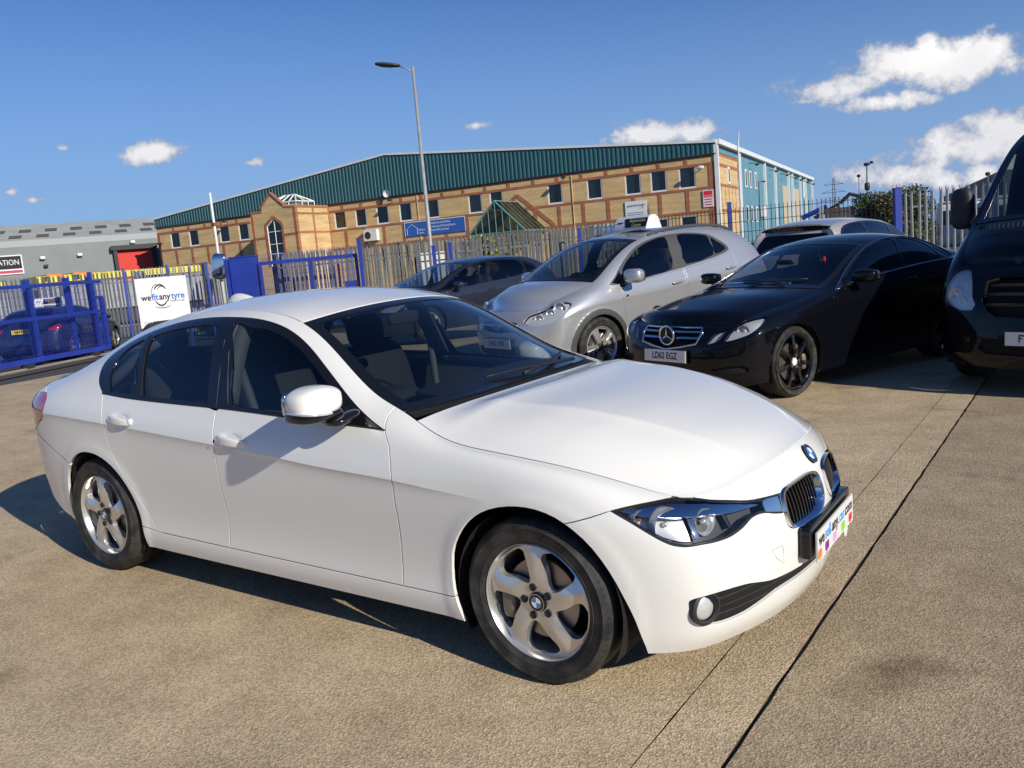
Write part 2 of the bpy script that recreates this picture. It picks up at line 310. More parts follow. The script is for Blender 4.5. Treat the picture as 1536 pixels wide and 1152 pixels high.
M_SILVER = paint('silver_car_paint', (.54, .55, .57), .30, .6, .06)
M_BLACKP = paint('black_car_paint', (.003, .0035, .006), .25)
M_DARKP = paint('charcoal_car_paint', (.022, .027, .045), .3, .3, .04)
M_NAVY = paint('navy_car_paint', (.018, .026, .065), .3, .2)
M_CHAMP = paint('champagne_car_paint', (.50, .46, .45), .34, .35, .05)
M_REDP = paint('dark_red_car_paint', (.12, .01, .012), .3)
M_GREYP = paint('grey_car_paint', (.14, .16, .18), .3, .5)
M_WPLAIN = paint('plain_white_paint', (.72, .73, .74), .35)
M_TRIM = mat('gloss_black_trim', (.008, .008, .009), .16, coat=.5)
M_RUB = mat('black_rubber', (.014, .014, .014), .62)
M_PLAS = mat('grey_black_plastic', (.028, .029, .031), .55, bump=(300, .15))
M_CLAD = mat('dark_grey_cladding_plastic', (.055, .058, .062), .6)
M_SHELL = mat('dark_inner_shell', (.006, .006, .006), .9)  # near-black for liners; behind the panel gaps it stands in for shade
M_CHROME = mat('chrome', (.72, .73, .75), .07, 1.)
M_ALLOY = mat('alloy_wheel_silver', (.66, .65, .63), .24, .75, .5)
M_ALLOYD = mat('alloy_wheel_shadow_grey', (.11, .11, .11), .4, .6)
M_BLKALLOY = mat('black_alloy', (.006, .006, .007), .12, 0., 1.)
M_DISC = mat('brake_disc_steel', (.33, .29, .26), .35, .9)
M_CALI = mat('brake_caliper_grey', (.20, .17, .14), .5, .4)
M_INT = mat('interior_dark_cloth', (.03, .03, .033), .85)
M_INTG = mat('interior_grey_plastic', (.10, .10, .105), .7)
M_INTL = mat('interior_light_headliner', (.30, .30, .29), .8)
M_GLASS = glass_mat('car_window_glass', (.55, .61, .62), ior=1.6)
M_GLASSD = glass_mat('privacy_window_glass', (.06, .07, .08), ior=1.62)
M_LENS = glass_mat('clear_lamp_lens', (.86, .86, .86), ior=1.42)
M_REFL = mat('lamp_reflector', (.85, .86, .88), .22, .6)
M_BOWL = mat('lamp_bowl', (.74, .75, .77), .30, .35)
M_BEIGE = mat('pale_pillar_trim', (.42, .40, .36), .7)
M_LAMPDK = mat('lamp_housing_black', (.02, .02, .022), .3)
M_LAMPGY = mat('lamp_housing_grey', (.085, .085, .09), .35)
M_AMBER = mat('amber_lens', (.55, .16, .02), .2, coat=1)
M_REDL = mat('red_lamp_lens', (.42, .012, .015), .12, coat=1)
M_PLATEW = mat('white_plate', (.75, .75, .73), .35, coat=.3)
M_PLATEY = mat('yellow_plate', (.78, .55, .03), .35, coat=.3)
M_INK = mat('black_lettering', (.01, .01, .01), .4)
M_BADGEB = mat('badge_blue', (.02, .20, .55), .2, coat=1)
M_BADGEW = mat('badge_white', (.8, .8, .8), .2, coat=1)
def tyre_mat():
    m = mat('tyre_rubber', (.019, .0185, .018), .68); nt = m.node_tree; b = nt.nodes['Principled BSDF']
    tc = nt.nodes.new('ShaderNodeTexCoord'); n = nt.nodes.new('ShaderNodeTexNoise'); n.inputs['Scale'].default_value = 14; n.inputs['Detail'].default_value = 8; nt.links.new(tc.outputs['Object'], n.inputs[0])
    r = nt.nodes.new('ShaderNodeValToRGB'); r.color_ramp.elements[0].position = .42; r.color_ramp.elements[0].color = (.014, .0138, .0135, 1); r.color_ramp.elements[1].position = .75; r.color_ramp.elements[1].color = (.06, .055, .048, 1)
    nt.links.new(n.outputs[0], r.inputs[0]); nt.links.new(r.outputs[0], b.inputs['Base Color'])
    return m
M_TYRE = tyre_mat()
# ------------------------------------------------ object helpers
def link(name, me, m=None, parent=None, **p):
    if m is not None and not me.materials: me.materials.append(m)
    o = bpy.data.objects.new(name, me); COL.objects.link(o)
    if parent is not None: o.parent = parent
    for k, v in p.items(): o[k] = v
    return o
def thing(name, label, cat, loc=(0, 0, 0), rz=0., group=None, far=False):
    o = bpy.data.objects.new(name, None); COL.objects.link(o); o.empty_display_size = .2
    o.location = loc; o.rotation_euler = (0, 0, rz); o['label'] = label; o['category'] = cat
    if group: o['group'] = group
    if far: o.matrix_world = FARM @ Matrix.Translation(loc) @ Matrix.Rotation(rz, 4, 'Z')
    return o
def mesh(name, v, f, smooth=False):
    me = bpy.data.meshes.new(name); me.from_pydata([tuple(a) for a in v], [], [tuple(a) for a in f])
    if smooth: me.polygons.foreach_set('use_smooth', [True]*len(me.polygons))
    me.update(); return me
class MB:
    """collects boxes / tubes / quads into one mesh"""
    def __init__(s): s.v = []; s.f = []
    def add(s, v, f):
        k = len(s.v); s.v += [tuple(a) for a in v]; s.f += [tuple(i+k for i in q) for q in f]; return s
    def box(s, x0, x1, y0, y1, z0, z1):
        v = [(x, y, z) for x in (x0, x1) for y in (y0, y1) for z in (z0, z1)]
        return s.add(v, [(0, 1, 3, 2), (4, 6, 7, 5), (0, 4, 5, 1), (2, 3, 7, 6), (0, 2, 6, 4), (1, 5, 7, 3)])
    def tube(s, pts, r, n=8, closed=False, caps=True):
        pts = [np.array(p, float) for p in pts]; K = len(pts); rr = r if isinstance(r, (list, tuple, np.ndarray)) else [r]*K
        rings = []; prev = None
        for i, p in enumerate(pts):
            t = (pts[(i+1) % K] - pts[i-1]) if closed else (pts[min(i+1, K-1)] - pts[max(i-1, 0)])
            t = t/(np.linalg.norm(t)+1e-12)
            if prev is None: a = np.cross(t, [0, 0, 1.]) if abs(t[2]) < .9 else np.cross(t, [1., 0, 0])
            else: a = prev - t*np.dot(prev, t)
            a /= np.linalg.norm(a)+1e-12; prev = a; b = np.cross(t, a)
            rings.append([p + rr[i]*(math.cos(q)*a + math.sin(q)*b) for q in np.linspace(0, 2*math.pi, n, endpoint=False)])
        v = [q for g in rings for q in g]; f = []
        for i in range(K if closed else K-1):
            j = (i+1) % K
            for k in range(n): f.append((i*n+k, i*n+(k+1) % n, j*n+(k+1) % n, j*n+k))
        if caps and not closed: f += [tuple(range(n))[::-1], tuple(range((K-1)*n, K*n))]
        return s.add(v, f)
    def lathe(s, prof, axis='y', c=(0, 0, 0), n=48, sgn=1):
        """prof: list of (radius, offset along axis)"""
        v = []; f = []; K = len(prof)
        for i in range(n):
            a = 2*math.pi*i/n; ca, sa = math.cos(a), math.sin(a)
            for r, h in prof:
                h *= sgn
                v.append({'y': (c[0]+r*ca, c[1]+h, c[2]+r*sa), 'x': (c[0]+h, c[1]+r*ca, c[2]+r*sa), 'z': (c[0]+r*ca, c[1]+r*sa, c[2]+h)}[axis])
        for i in range(n):
            j = (i+1) % n
            for k in range(K-1): f.append((i*K+k, i*K+k+1, j*K+k+1, j*K+k))
        return s.add(v, f)
    def prism(s, poly, h0, h1, fn):
        """extrude 2d polygon between h0,h1; fn(a,b,h) -> xyz"""
        n = len(poly); v = [fn(a, b, h0) for a, b in poly] + [fn(a, b, h1) for a, b in poly]
        return s.add(v, [tuple(range(n))[::-1], tuple(range(n, 2*n))] + [(i, (i+1) % n, n+(i+1) % n, n+i) for i in range(n)])
    def build(s, name, m=None, parent=None, smooth=False, auto=None, recalc=True, **p):
        me = mesh(name, s.v, s.f)
        if recalc:
            bm = bmesh.new(); bm.from_mesh(me); bmesh.ops.recalc_face_normals(bm, faces=bm.faces); bm.to_mesh(me); bm.free()
        if smooth:
            me.polygons.foreach_set('use_smooth', [True]*len(me.polygons))
            if auto: me.set_sharp_from_angle(angle=R_(auto))
        return link(name, me, m, parent, **p)
def blob(c, s, e=(.5, .5), rot=(0, 0, 0), nu=28, nv=16, fn=None):
    """superellipsoid verts, faces"""
    def sp(w, m): return math.copysign(abs(w)**m, w)
    v = []; f = []; Rm = Euler(rot).to_matrix()
    for j in range(nv+1):
        b = -math.pi/2 + math.pi*j/nv
        for i in range(nu):
            a = 2*math.pi*i/nu
            p = Vector((s[0]*sp(math.cos(b), e[0])*sp(math.cos(a), e[1]), s[1]*sp(math.cos(b), e[0])*sp(math.sin(a), e[1]), s[2]*sp(math.sin(b), e[0])))
            if fn: p = Vector(fn(*p))
            v.append(tuple(Rm @ p + Vector(c)))
    for j in range(nv):
        for i in range(nu): f.append((j*nu+i, j*nu+(i+1) % nu, (j+1)*nu+(i+1) % nu, (j+1)*nu+i))
    return v, f
def text(name, body, size, m, parent, mtx, ext=.001, align='CENTER', sx=1., shear=0., space=1., bold=0.):
    c = bpy.data.curves.new(name, 'FONT'); c.body = body; c.size = size; c.extrude = ext; c.align_x = align; c.align_y = 'CENTER'; c.shear = shear; c.space_character = space; c.resolution_u = 3
    c.offset = bold
    o = bpy.data.objects.new('tmp', c); COL.objects.link(o); dg = bpy.context.evaluated_depsgraph_get(); dg.update()
    me = bpy.data.meshes.new_from_object(o.evaluated_get(dg)); bpy.data.objects.remove(o)
    me.transform(mtx @ Matrix.Diagonal((sx, 1, 1, 1))); me.materials.clear()
    return link(name, me, m, parent)
def frame(origin, right, up):
    """matrix: text plane x=right, y=up"""
    r = Vector(right).normalized(); u = Vector(up); n = r.cross(u).normalized(); u = n.cross(r)
    m = Matrix.Identity(4)
    for i in range(3): m[i][0] = r[i]; m[i][1] = u[i]; m[i][2] = n[i]; m[i][3] = origin[i]
    return m
# ------------------------------------------------ cutting panels out of charts
def inside(pts, poly):
    poly = np.asarray(poly); x, y = pts[:, 0], pts[:, 1]; r = np.zeros(len(pts), bool); n = len(poly); j = n-1
    for i in range(n):
        xi, yi = poly[i]; xj, yj = poly[j]
        c = ((yi > y) != (yj > y)) & (x < (xj-xi)*(y-yi)/((yj-yi) if yj != yi else 1e-12)+xi)
        r ^= c; j = i
    return r
def dense(poly, h, closed=True):
    out = []; n = len(poly)
    for i in range(n if closed else n-1):
        a = np.array(poly[i]); b = np.array(poly[(i+1) % n]); k = max(1, int(math.ceil(np.linalg.norm(b-a)/h)))
        for t in range(k): out.append(a+(b-a)*t/k)
    if not closed: out.append(np.array(poly[-1]))
    return np.array(out)
def smooth_line(P, k=6, closed=False):
    """catmull-rom through points"""
    P = [np.array(p, float) for p in P]; n = len(P); out = []
    for i in range(n if closed else n-1):
        p0 = P[i-1] if (closed or i > 0) else 2*P[0]-P[1]; p1 = P[i]; p2 = P[(i+1) % n]; p3 = P[(i+2) % n] if (closed or i < n-2) else 2*P[-1]-P[-2]
        for j in range(k):
            t = j/k; out.append(.5*((2*p1)+(-p0+p2)*t+(2*p0-5*p1+4*p2-p3)*t*t+(-p0+3*p1-3*p2+p3)*t**3))
    if not closed: out.append(P[-1])
    return [tuple(q) for q in out]
class Cutter:
    def __init__(s, ch, au=None, bv=None):
        s.ch = ch; top = isinstance(ch, Top)
        if top:
            u = np.linspace(0, ch.ch.J-1, 300); p = ch.P(u, u*0+.5); s.U = u; s.A = np.r_[0, np.cumsum(np.linalg.norm(np.diff(p, axis=0), axis=1))]
            s.V = np.linspace(-1, 1, 50); s.B = s.V*.75
        else:
            u = np.linspace(0, ch.J-1, 300); p = ch.P(u, u*0+4.); s.U = u; s.A = np.r_[0, np.cumsum(np.linalg.norm(np.diff(p, axis=0), axis=1))]
            v = np.linspace(0, ch.K-1, 100); p = ch.P(v*0+.55*ch.J, v); s.V = v; s.B = np.r_[0, np.cumsum(np.linalg.norm(np.diff(p, axis=0), axis=1))]
        s.A = s.A+np.arange(len(s.A))*1e-7
    def ab(s, uv): uv = np.asarray(uv, float); return np.stack([np.interp(uv[:, 0], s.U, s.A), np.interp(uv[:, 1], s.V, s.B)], 1)
    def uv(s, ab): return np.interp(ab[:, 0], s.A, s.U), np.interp(ab[:, 1], s.B, s.V)
    def cut(s, name, poly, m, parent, holes=(), side=1, h=.022, gap=.0038, depth=.014, off=0., lip=.0015, hgap=None, lines=(), **kw):
        P = dense(s.ab(poly), h*.8); H = [dense(s.ab(q), h*.8) for q in holes]
        def orient(Q, ccw):
            a = np.sum(Q[:, 0]*np.roll(Q[:, 1], -1)-np.roll(Q[:, 0], -1)*Q[:, 1]); return Q if (a > 0) == ccw else Q[::-1]
        P = orient(P, True); H = [orient(q, False) for q in H]
        def shift(Q, d):
            t = np.roll(Q, -1, 0)-np.roll(Q, 1, 0); t /= np.linalg.norm(t, axis=1)[:, None]+1e-12
            return Q+np.stack([-t[:, 1], t[:, 0]], 1)*d
        P = shift(P, gap); H = [shift(q, gap if hgap is None else hgap) for q in H]
        lo, hi = P.min(0), P.max(0); g = np.stack(np.meshgrid(np.arange(lo[0]+h*.37, hi[0], h), np.arange(lo[1]+h*.37, hi[1], h), indexing='ij'), -1).reshape(-1, 2)
        g = g[inside(g, P)]
        for q in H: g = g[~inside(g, q)]
        loops = [P]+H; bd = np.concatenate(loops)
        if len(g):
            dmin = np.full(len(g), 9.)
            for k in range(0, len(bd), 200): dmin = np.minimum(dmin, np.linalg.norm(g[:, None]-bd[None, k:k+200], axis=2).min(1))
            g = g[dmin > h*.45]
        edges = []; k = 0
        for q in loops:
            n = len(q); edges += [(k+i, k+(i+1) % n) for i in range(n)]; k += n
        extra = []
        for ln in lines:
            q = dense(s.ab(ln), h*.7, closed=False); ok_ = inside(q, P)
            for hq in H: ok_ &= ~inside(q, hq)
            dd = np.full(len(q), 9.)
            for kk in range(0, len(bd), 200): dd = np.minimum(dd, np.linalg.norm(q[:, None]-bd[None, kk:kk+200], axis=2).min(1))
            ok_ &= dd > h*.2
            idx = -np.ones(len(q), int); idx[ok_] = k+np.arange(ok_.sum()); k += int(ok_.sum()); extra.append(q[ok_])
            edges += [(int(idx[i]), int(idx[i+1])) for i in range(len(q)-1) if idx[i] >= 0 and idx[i+1] >= 0]
        if extra:
            ex = np.concatenate(extra)
            if len(ex) and len(g):
                dmin = np.full(len(g), 9.)
                for kk in range(0, len(ex), 200): dmin = np.minimum(dmin, np.linalg.norm(g[:, None]-ex[None, kk:kk+200], axis=2).min(1))
                g = g[dmin > h*.35]
            bd = np.concatenate([bd, ex])
        allp = np.concatenate([bd, g])
        vo, eo, fo, ov, oe, of = delaunay_2d_cdt([Vector(p) for p in allp], edges, [], 0, 1e-7)
        V2 = np.array([tuple(v) for v in vo]); F = np.array([f for f in fo if len(f) == 3])
        cen = V2[F].mean(1); ok = inside(cen, P)
        for q in H: ok &= ~inside(cen, q)
        F = F[ok]
        u, v = s.uv(V2); X = s.ch.P(u, v); Nn = s.ch.N(u, v); X = X+Nn*off
        verts = list(X); norms = list(Nn); faces = [tuple(f) for f in F]
        # orient by normal
        a, b, c = X[F[:, 0]], X[F[:, 1]], X[F[:, 2]]; fn = np.cross(b-a, c-a); flip = (fn*Nn[F[:, 0]]).sum(1) < 0
        faces = [f[::-1] if q else f for f, q in zip(faces, flip)]
        fl = []
        if depth > 0:
            for q in loops:
                n = len(q); t = np.roll(q, -1, 0)-np.roll(q, 1, 0); t /= np.linalg.norm(t, axis=1)[:, None]+1e-12
                q1 = q+np.stack([t[:, 1], -t[:, 0]], 1)*lip
                u0, v0 = s.uv(q); p0 = s.ch.P(u0, v0); n0 = s.ch.N(u0, v0); u1, v1 = s.uv(q1); p1 = s.ch.P(u1, v1)
                T = p1-p0; T -= n0*(T*n0).sum(1)[:, None]; T /= np.linalg.norm(T, axis=1)[:, None]+1e-9
                base = len(verts)
                verts += list(p0+n0*off); norms += list(n0)
                verts += list(p0+T*lip+n0*(off-lip*1.2)); norms += list(T)
                verts += list(p0+T*lip+n0*(off-depth)); norms += list(T)
                for i in range(n):
                    j = (i+1) % n
                    for r in (0, 1): fl.append((base+r*n+i, base+(r+1)*n+i, base+(r+1)*n+j, base+r*n+j))
        verts = np.array(verts); norms = np.array(norms)
        if side < 0: verts[:, 1] *= -1; norms[:, 1] *= -1; faces = [f[::-1] for f in faces]; fl = [f[::-1] for f in fl]
        # flange orientation
        fx = []
        for f in fl:
            p = verts[list(f)]; nrm = np.cross(p[1]-p[0], p[2]-p[0])
            fx.append(f if np.dot(nrm, norms[f[1]]) >= 0 else f[::-1])
        faces = faces+fx
        me = mesh(name, verts, faces, True)
        li = np.empty(len(me.loops), np.int32); me.loops.foreach_get('vertex_index', li)
        me.normals_split_custom_set([tuple(x) for x in norms[li]])
        return link(name, me, m, parent, **kw)
    def pt(s, u, v, side=1, off=0.):
        p = s.ch.P([u], [v])[0]; n = s.ch.N([u], [v])[0]; p = p+n*off
        if side < 0: p = p*[1, -1, 1]; n = n*[1, -1, 1]
        return p, n
    def line(s, uv, side=1, off=0.):
        uv = np.asarray(uv, float); p = s.ch.P(uv[:, 0], uv[:, 1])+s.ch.N(uv[:, 0], uv[:, 1])*off
        if side < 0: p[:, 1] *= -1
        return p
def xz(ch, L): return [tuple(q) for q in ch.inv([a[0] for a in L], [a[1] for a in L])]
def arch_pts(cx, cz, r, zb=.16, n=26, squash=1.0):
    """wheel arch outline in (x,z), front-bottom over the top to rear-bottom"""
    a0 = math.asin((zb-cz)/r); out = []
    for t in np.linspace(a0, math.pi-a0, n): out.append((cx+r*math.cos(t)*squash, cz+r*math.sin(t)))
    return out
# ------------------------------------------------ wheels
def wheel(parent, c, side, R, wid, rr, style='five', flip=1, tyre_n=72, simple=False):
    """c = centre of outer face; returns wheel part with sub-parts"""
    x, y, z = c; s = side
    t = MB(); hw = wid
    prof = [(rr*.97, -.012), (rr*1.0, .004), (rr*1.02, .010), (rr+.20*(R-rr), .018), (rr+.22*(R-rr), .0195), (rr+.24*(R-rr), .018), (rr+.40*(R-rr), .0215), (rr+.62*(R-rr), .022), (rr+.64*(R-rr), .0235), (rr+.67*(R-rr), .020), (R-.022, .012), (R-.010, .003), (R-.004, -.008), (R, -.022),
            (R, -.055), (R-.007, -.056), (R-.007, -.064), (R, -.065), (R+.001, -.10), (R-.007, -.101), (R-.007, -.109), (R+.001, -.11), (R, -.145), (R-.007, -.146), (R-.007, -.154), (R, -.155), (R-.004, -hw+.012), (R-.02, -hw), (rr*1.02, -hw), (rr*.97, -hw+.02)]
    t.lathe([(a, b) for a, b in prof], 'y', (0, 0, 0), tyre_n, sgn=s)
    tyre = t.build('wheel', M_TYRE, parent, smooth=True, auto=40); tyre.location = c
    # shoulder sipes as small notches
    if not simple:
        sp = MB()
        for k in range(72):
            a = 2*math.pi*k/72; ca, sa = math.cos(a), math.sin(a)
            p = lambda r, h, da: ((r*math.cos(a+da)), s*h, (r*math.sin(a+da)))
            v = [p(R-.016, .0125, -.006), p(R-.016, .0125, .006), p(R+.0006, -.02, .010), p(R+.0006, -.02, -.002), p(R+.0008, -.05, .012), p(R+.0008, -.05, 0)]
            sp.add(v, [(0, 1, 2, 3), (3, 2, 4, 5)])
        sp.build('tread_grooves', M_RUB, tyre, kind='stuff')
    b = MB(); b.lathe([(rr*1.005, .006), (rr*.985, .010), (rr*.965, .004), (rr*.94, -.02), (rr*.90, -.06), (rr*.88, -hw+.03), (rr*.93, -hw+.01)], 'y', (0, 0, 0), 64, sgn=s)
    blk = style == 'black'
    face_m = M_BLKALLOY if blk else M_ALLOY
    b.build('rim_barrel', face_m if blk else M_ALLOY, tyre, smooth=True, auto=50)
    # spokes face: disc with windows
    nsp = {'five': 5, 'ten': 5, 'black': 7, 'seven': 7}[style]
    wins = []
    for k in range(nsp):
        a0 = R_(90 - 22)*0 + 2*math.pi*k/nsp + R_({'five': 51, 'ten': 30, 'black': 10, 'seven': 12}[style])
        if style == 'five':
            rs = [.335, .37, .44, .55, .66, .76, .86, .915]; wl = [2, 12, 18.5, 22.5, 25, 26, 23, 11]; wr = [2, 9, 13, 17, 20, 22, 21, 11]; sk = [-8, -8, -7, -4, 0, 3, 4, 3]
        elif style == 'black':
            rs = [.28, .36, .5, .65, .78, .88, .92]; wl = [6, 13, 17, 19.5, 20.5, 20, 15]; wr = wl; sk = [0]*7
        else:
            rs = [.30, .36, .48, .62, .75, .86, .90]; wl = [3, 10, 16, 20, 22, 21, 16]; wr = wl; sk = [0]*7
            if style == 'seven': wl = [w*.8 for w in wl]; wr = wl
        L1 = [(rr*q*math.cos(a0+R_(k2+w)), rr*q*math.sin(a0+R_(k2+w))) for q, w, k2 in zip(rs, wl, sk)]
        L2 = [(rr*q*math.cos(a0+R_(k2-w)), rr*q*math.sin(a0+R_(k2-w))) for q, w, k2 in zip(rs, wr, sk)]
        wins.append(smooth_line(L1+L2[::-1], 3, True))
    def hz(r, th):
        q = r/rr; d = .004+.010*np.sin(np.clip(q, 0, 1)*3.14)**2 - .012*(q < .16)*1.0
        if style == 'five':
            ph = (th - R_(51+36))*nsp; saw = ((ph/(2*math.pi)+.5) % 1)-.5
            d = d + .016*np.clip((q-.25)/.4, 0, 1)*(.5-np.abs(saw*3.4-.15)) - .006*np.clip((q-.8)/.2, 0, 1)
        if style in ('ten', 'black', 'seven'):
            ph = (th - R_({'ten': 30, 'black': 10, 'seven': 12}[style]))*nsp; d = d - .012*np.clip((q-.25)/.3, 0, 1)*np.exp(-((((ph/(2*math.pi)) % 1)-.5)/.07)**2)
        return d - .012
    rings = [rr*.975*q for q in np.linspace(.02, 1, 26)]
    g = np.array([(r*math.cos(a), r*math.sin(a)) for r in rings[:-1] for a in np.linspace(0, 2*math.pi, max(8, int(2*math.pi*r/.011)), endpoint=False)])
    outer = np.array([(rr*.975*math.cos(a), rr*.975*math.sin(a)) for a in np.linspace(0, 2*math.pi, 96, endpoint=False)])
    H = [dense(w_, .008) for w_ in wins]; bd = np.concatenate([outer]+H)
    for q in H: g = g[~inside(g, q)]
    dm = np.linalg.norm(g[:, None]-bd[None], axis=2).min(1); g = g[dm > .0035]
    allp = np.concatenate([bd, g]); ed = []; k = 0
    for q in [outer]+H:
        n = len(q); ed += [(k+i, k+(i+1) % n) for i in range(n)]; k += n
    vo, _, fo, *_r = delaunay_2d_cdt([Vector(p) for p in allp], ed, [], 0, 1e-7)
    V2 = np.array([tuple(v) for v in vo]); F = np.array([f for f in fo if len(f) == 3]); ce = V2[F].mean(1); ok = inside(ce, outer)
    for q in H: ok &= ~inside(ce, q)
    F = F[ok]; rd = np.hypot(V2[:, 0], V2[:, 1]); th = np.arctan2(V2[:, 1], V2[:, 0]); dz = hz(rd, th)
    fm = MB(); fm.add([(a*flip, s*d, b_) for (a, b_), d in zip(V2, dz)], [tuple(f) for f in F])
    for q in H:
        n = len(q); r2 = np.hypot(q[:, 0], q[:, 1]); t2 = np.arctan2(q[:, 1], q[:, 0]); d2 = hz(r2, t2); cx, cy = q.mean(0)
        fm.add([(a*flip, s*d, b_) for (a, b_), d in zip(q, d2)]+[((a+(cx-a)*.06)*flip, s*(d-.028), b_+(cy-b_)*.06) for (a, b_), d in zip(q, d2)], [(i, (i+1) % n, n+(i+1) % n, n+i) for i in range(n)])
    me = mesh('spokes', fm.v, fm.f, True); bm = bmesh.new(); bm.from_mesh(me); bmesh.ops.remove_doubles(bm, verts=bm.verts, dist=1e-5); bmesh.ops.recalc_face_normals(bm, faces=bm.faces); bm.to_mesh(me); bm.free()
    me.polygons.foreach_set('use_smooth', [True]*len(me.polygons)); me.set_sharp_from_angle(angle=R_(38))
    link('spokes', me, face_m, tyre)
    d = MB(); d.lathe([(.06, -.045), (rr*.68, -.045), (rr*.68, -.06), (.06, -.06)], 'y', (0, 0, 0), 40, sgn=s); d.build('brake_disc', M_DISC, tyre, smooth=True, auto=40)
    d = MB(); d.lathe([(0.001, -hw+.03), (rr*.9, -hw+.03)], 'y', (0, 0, 0), 32, sgn=s); d.build('back_plate', M_SHELL, tyre)
    d = MB(); v, f = blob((-flip*.0-rr*.62*(1 if flip > 0 else -1), s*-.04, -.02), (.03, .03, .075), (.5, .5)); d.add(v, f); d.build('brake_caliper', M_CALI, tyre, smooth=True)
    # nuts and centre cap
    for k in range(5):
        a = R_(90+15)+2*math.pi*k/5; cx, cz = .056*math.cos(a), .056*math.sin(a); d = MB(); d.lathe([(.0005, .0005), (.0125, .0005), (.0145, .0018), (.0152, .0)], 'y', (cx, 0, cz), 14, sgn=s)
        d.build('wheel_nut', M_RUB if not blk else M_CHROME, tyre, smooth=True, auto=40)
    d = MB(); d.lathe([(.0005, .002), (.032, .001), (.036, -.003), (.036, -.02)], 'y', (0, 0, 0), 28, sgn=s); d.build('hub_cap', M_BADGEW if blk else M_TRIM, tyre, smooth=True, auto=50)
    if style == 'five': q_ = roundel(tyre, (0, s*.001, 0), (0, s, 0), .033)
    return tyre
def roundel(parent, c, nrm, r, upv=(0, 0, 1)):
    """quartered blue and white disc in a dark ring with chrome rim"""
    n = Vector(nrm).normalized(); u = Vector(upv); rt = u.cross(n).normalized(); u = n.cross(rt)
    C0 = Vector(c); f = lambda a, b, h: tuple(C0+rt*a+u*b+n*h)
    def disc(r0, r1, h, a0=0, a1=2*math.pi, n_=32, drop=.0):
        v = []; q = []
        for i in range(n_+1):
            a = a0+(a1-a0)*i/n_; v += [f(r0*math.cos(a), r0*math.sin(a), h), f(r1*math.cos(a), r1*math.sin(a), h-drop)]
        q = [(2*i, 2*i+1, 2*i+3, 2*i+2) for i in range(n_)]; return v, q
    m = MB(); m.add(*disc(.0, r*.98, .0032)); m.add(*disc(r*.98, r*1.0, .0032, drop=.006)); b = m.build('badge', M_TRIM, parent)
    m = MB(); m.add(*disc(r*.93, r, .0045)); m.add(*disc(r*.60, r*.64, .0045)); m.build('badge_rim', M_CHROME, b)
    m = MB(); m.add(*disc(.0, r*.60, .0045, math.pi/2, math.pi)); m.add(*disc(.0, r*.60, .0045, -math.pi/2, 0)); m.build('blue_quarter', M_BADGEB, b)
    m = MB(); m.add(*disc(.0, r*.60, .0045, 0, math.pi/2)); m.add(*disc(.0, r*.60, .0045, math.pi, 1.5*math.pi)); m.build('white_quarter', M_BADGEW, b)
    return b
def plate(parent, c, right, up, body, m=None, w_=.52, h_=.111, size=.088, holder=True):
    fr = frame(c, right, up); mb = MB(); mb.box(-w_/2, w_/2, -h_/2, h_/2, -.004, .003)
    if holder:
        k = MB(); k.box(-w_/2-.008, w_/2+.008, -h_/2-.01, h_/2+.006, -.014, -.0045); o = k.build('plate_holder', M_PLAS, parent); o.data.transform(fr)
    o = mb.build('number_plate', m or M_PLATEW, parent); o.data.transform(fr)
    if body: text('plate_lettering', body, size, M_INK, o, fr @ Matrix.Translation((0, 0, .0035)), .0006, sx=.82, bold=.002)
    return o
# ------------------------------------------------ the white saloon
def poly_join(*parts):
    out = []
    for p in parts:
        for q in p:
            if not out or abs(out[-1][0]-q[0])+abs(out[-1][1]-q[1]) > 1e-4: out.append(tuple(q))
    if abs(out[0][0]-out[-1][0])+abs(out[0][1]-out[-1][1]) < 1e-4: out.pop()
    return out
def vline(v, u0, u1, n=12): return [(float(u), v) for u in np.linspace(u0, u1, n)]
def uline(u, v0, v1, n=6): return [(u, float(v)) for v in np.linspace(v0, v1, n)]
class TopFit(Top):
    """top skin whose nose and tail arcs are pulled onto the flank's upper edge"""
    def fit(s, u0, u1, nose, tail):
        s.fu = (u0, u1); s.nc = s.ch.P(np.linspace(0, u0, 60), np.full(60, s.ch.K-1.)); s.tcv = s.ch.P(np.linspace(u1, s.ch.J-1, 60), np.full(60, s.ch.K-1.)); s.fade = (nose, tail)
        return s
    def P(s, u, q):
        p = Top.P(s, u, q); u = np.asarray(u, float).ravel(); q = np.asarray(q, float).ravel()
        if not hasattr(s, 'fu'): return p
        for k, (ue, cv) in enumerate(((s.fu[0], s.nc), (s.fu[1], s.tcv))):
            w = np.clip(1-np.abs(u-ue)/s.fade[k], 0, 1); w = w*w*(3-2*w); m = w > 0
            if not m.any(): continue
            e = Top.P(s, np.full(m.sum(), ue), q[m]); o = np.argsort(cv[:, 1])
            tx = np.interp(np.abs(e[:, 1]), cv[o, 1], cv[o, 0]); tz = np.interp(np.abs(e[:, 1]), cv[o, 1], cv[o, 2])
            p[m, 0] += (tx-e[:, 0])*w[m]; p[m, 2] += (tz-e[:, 2])*w[m]
        return p
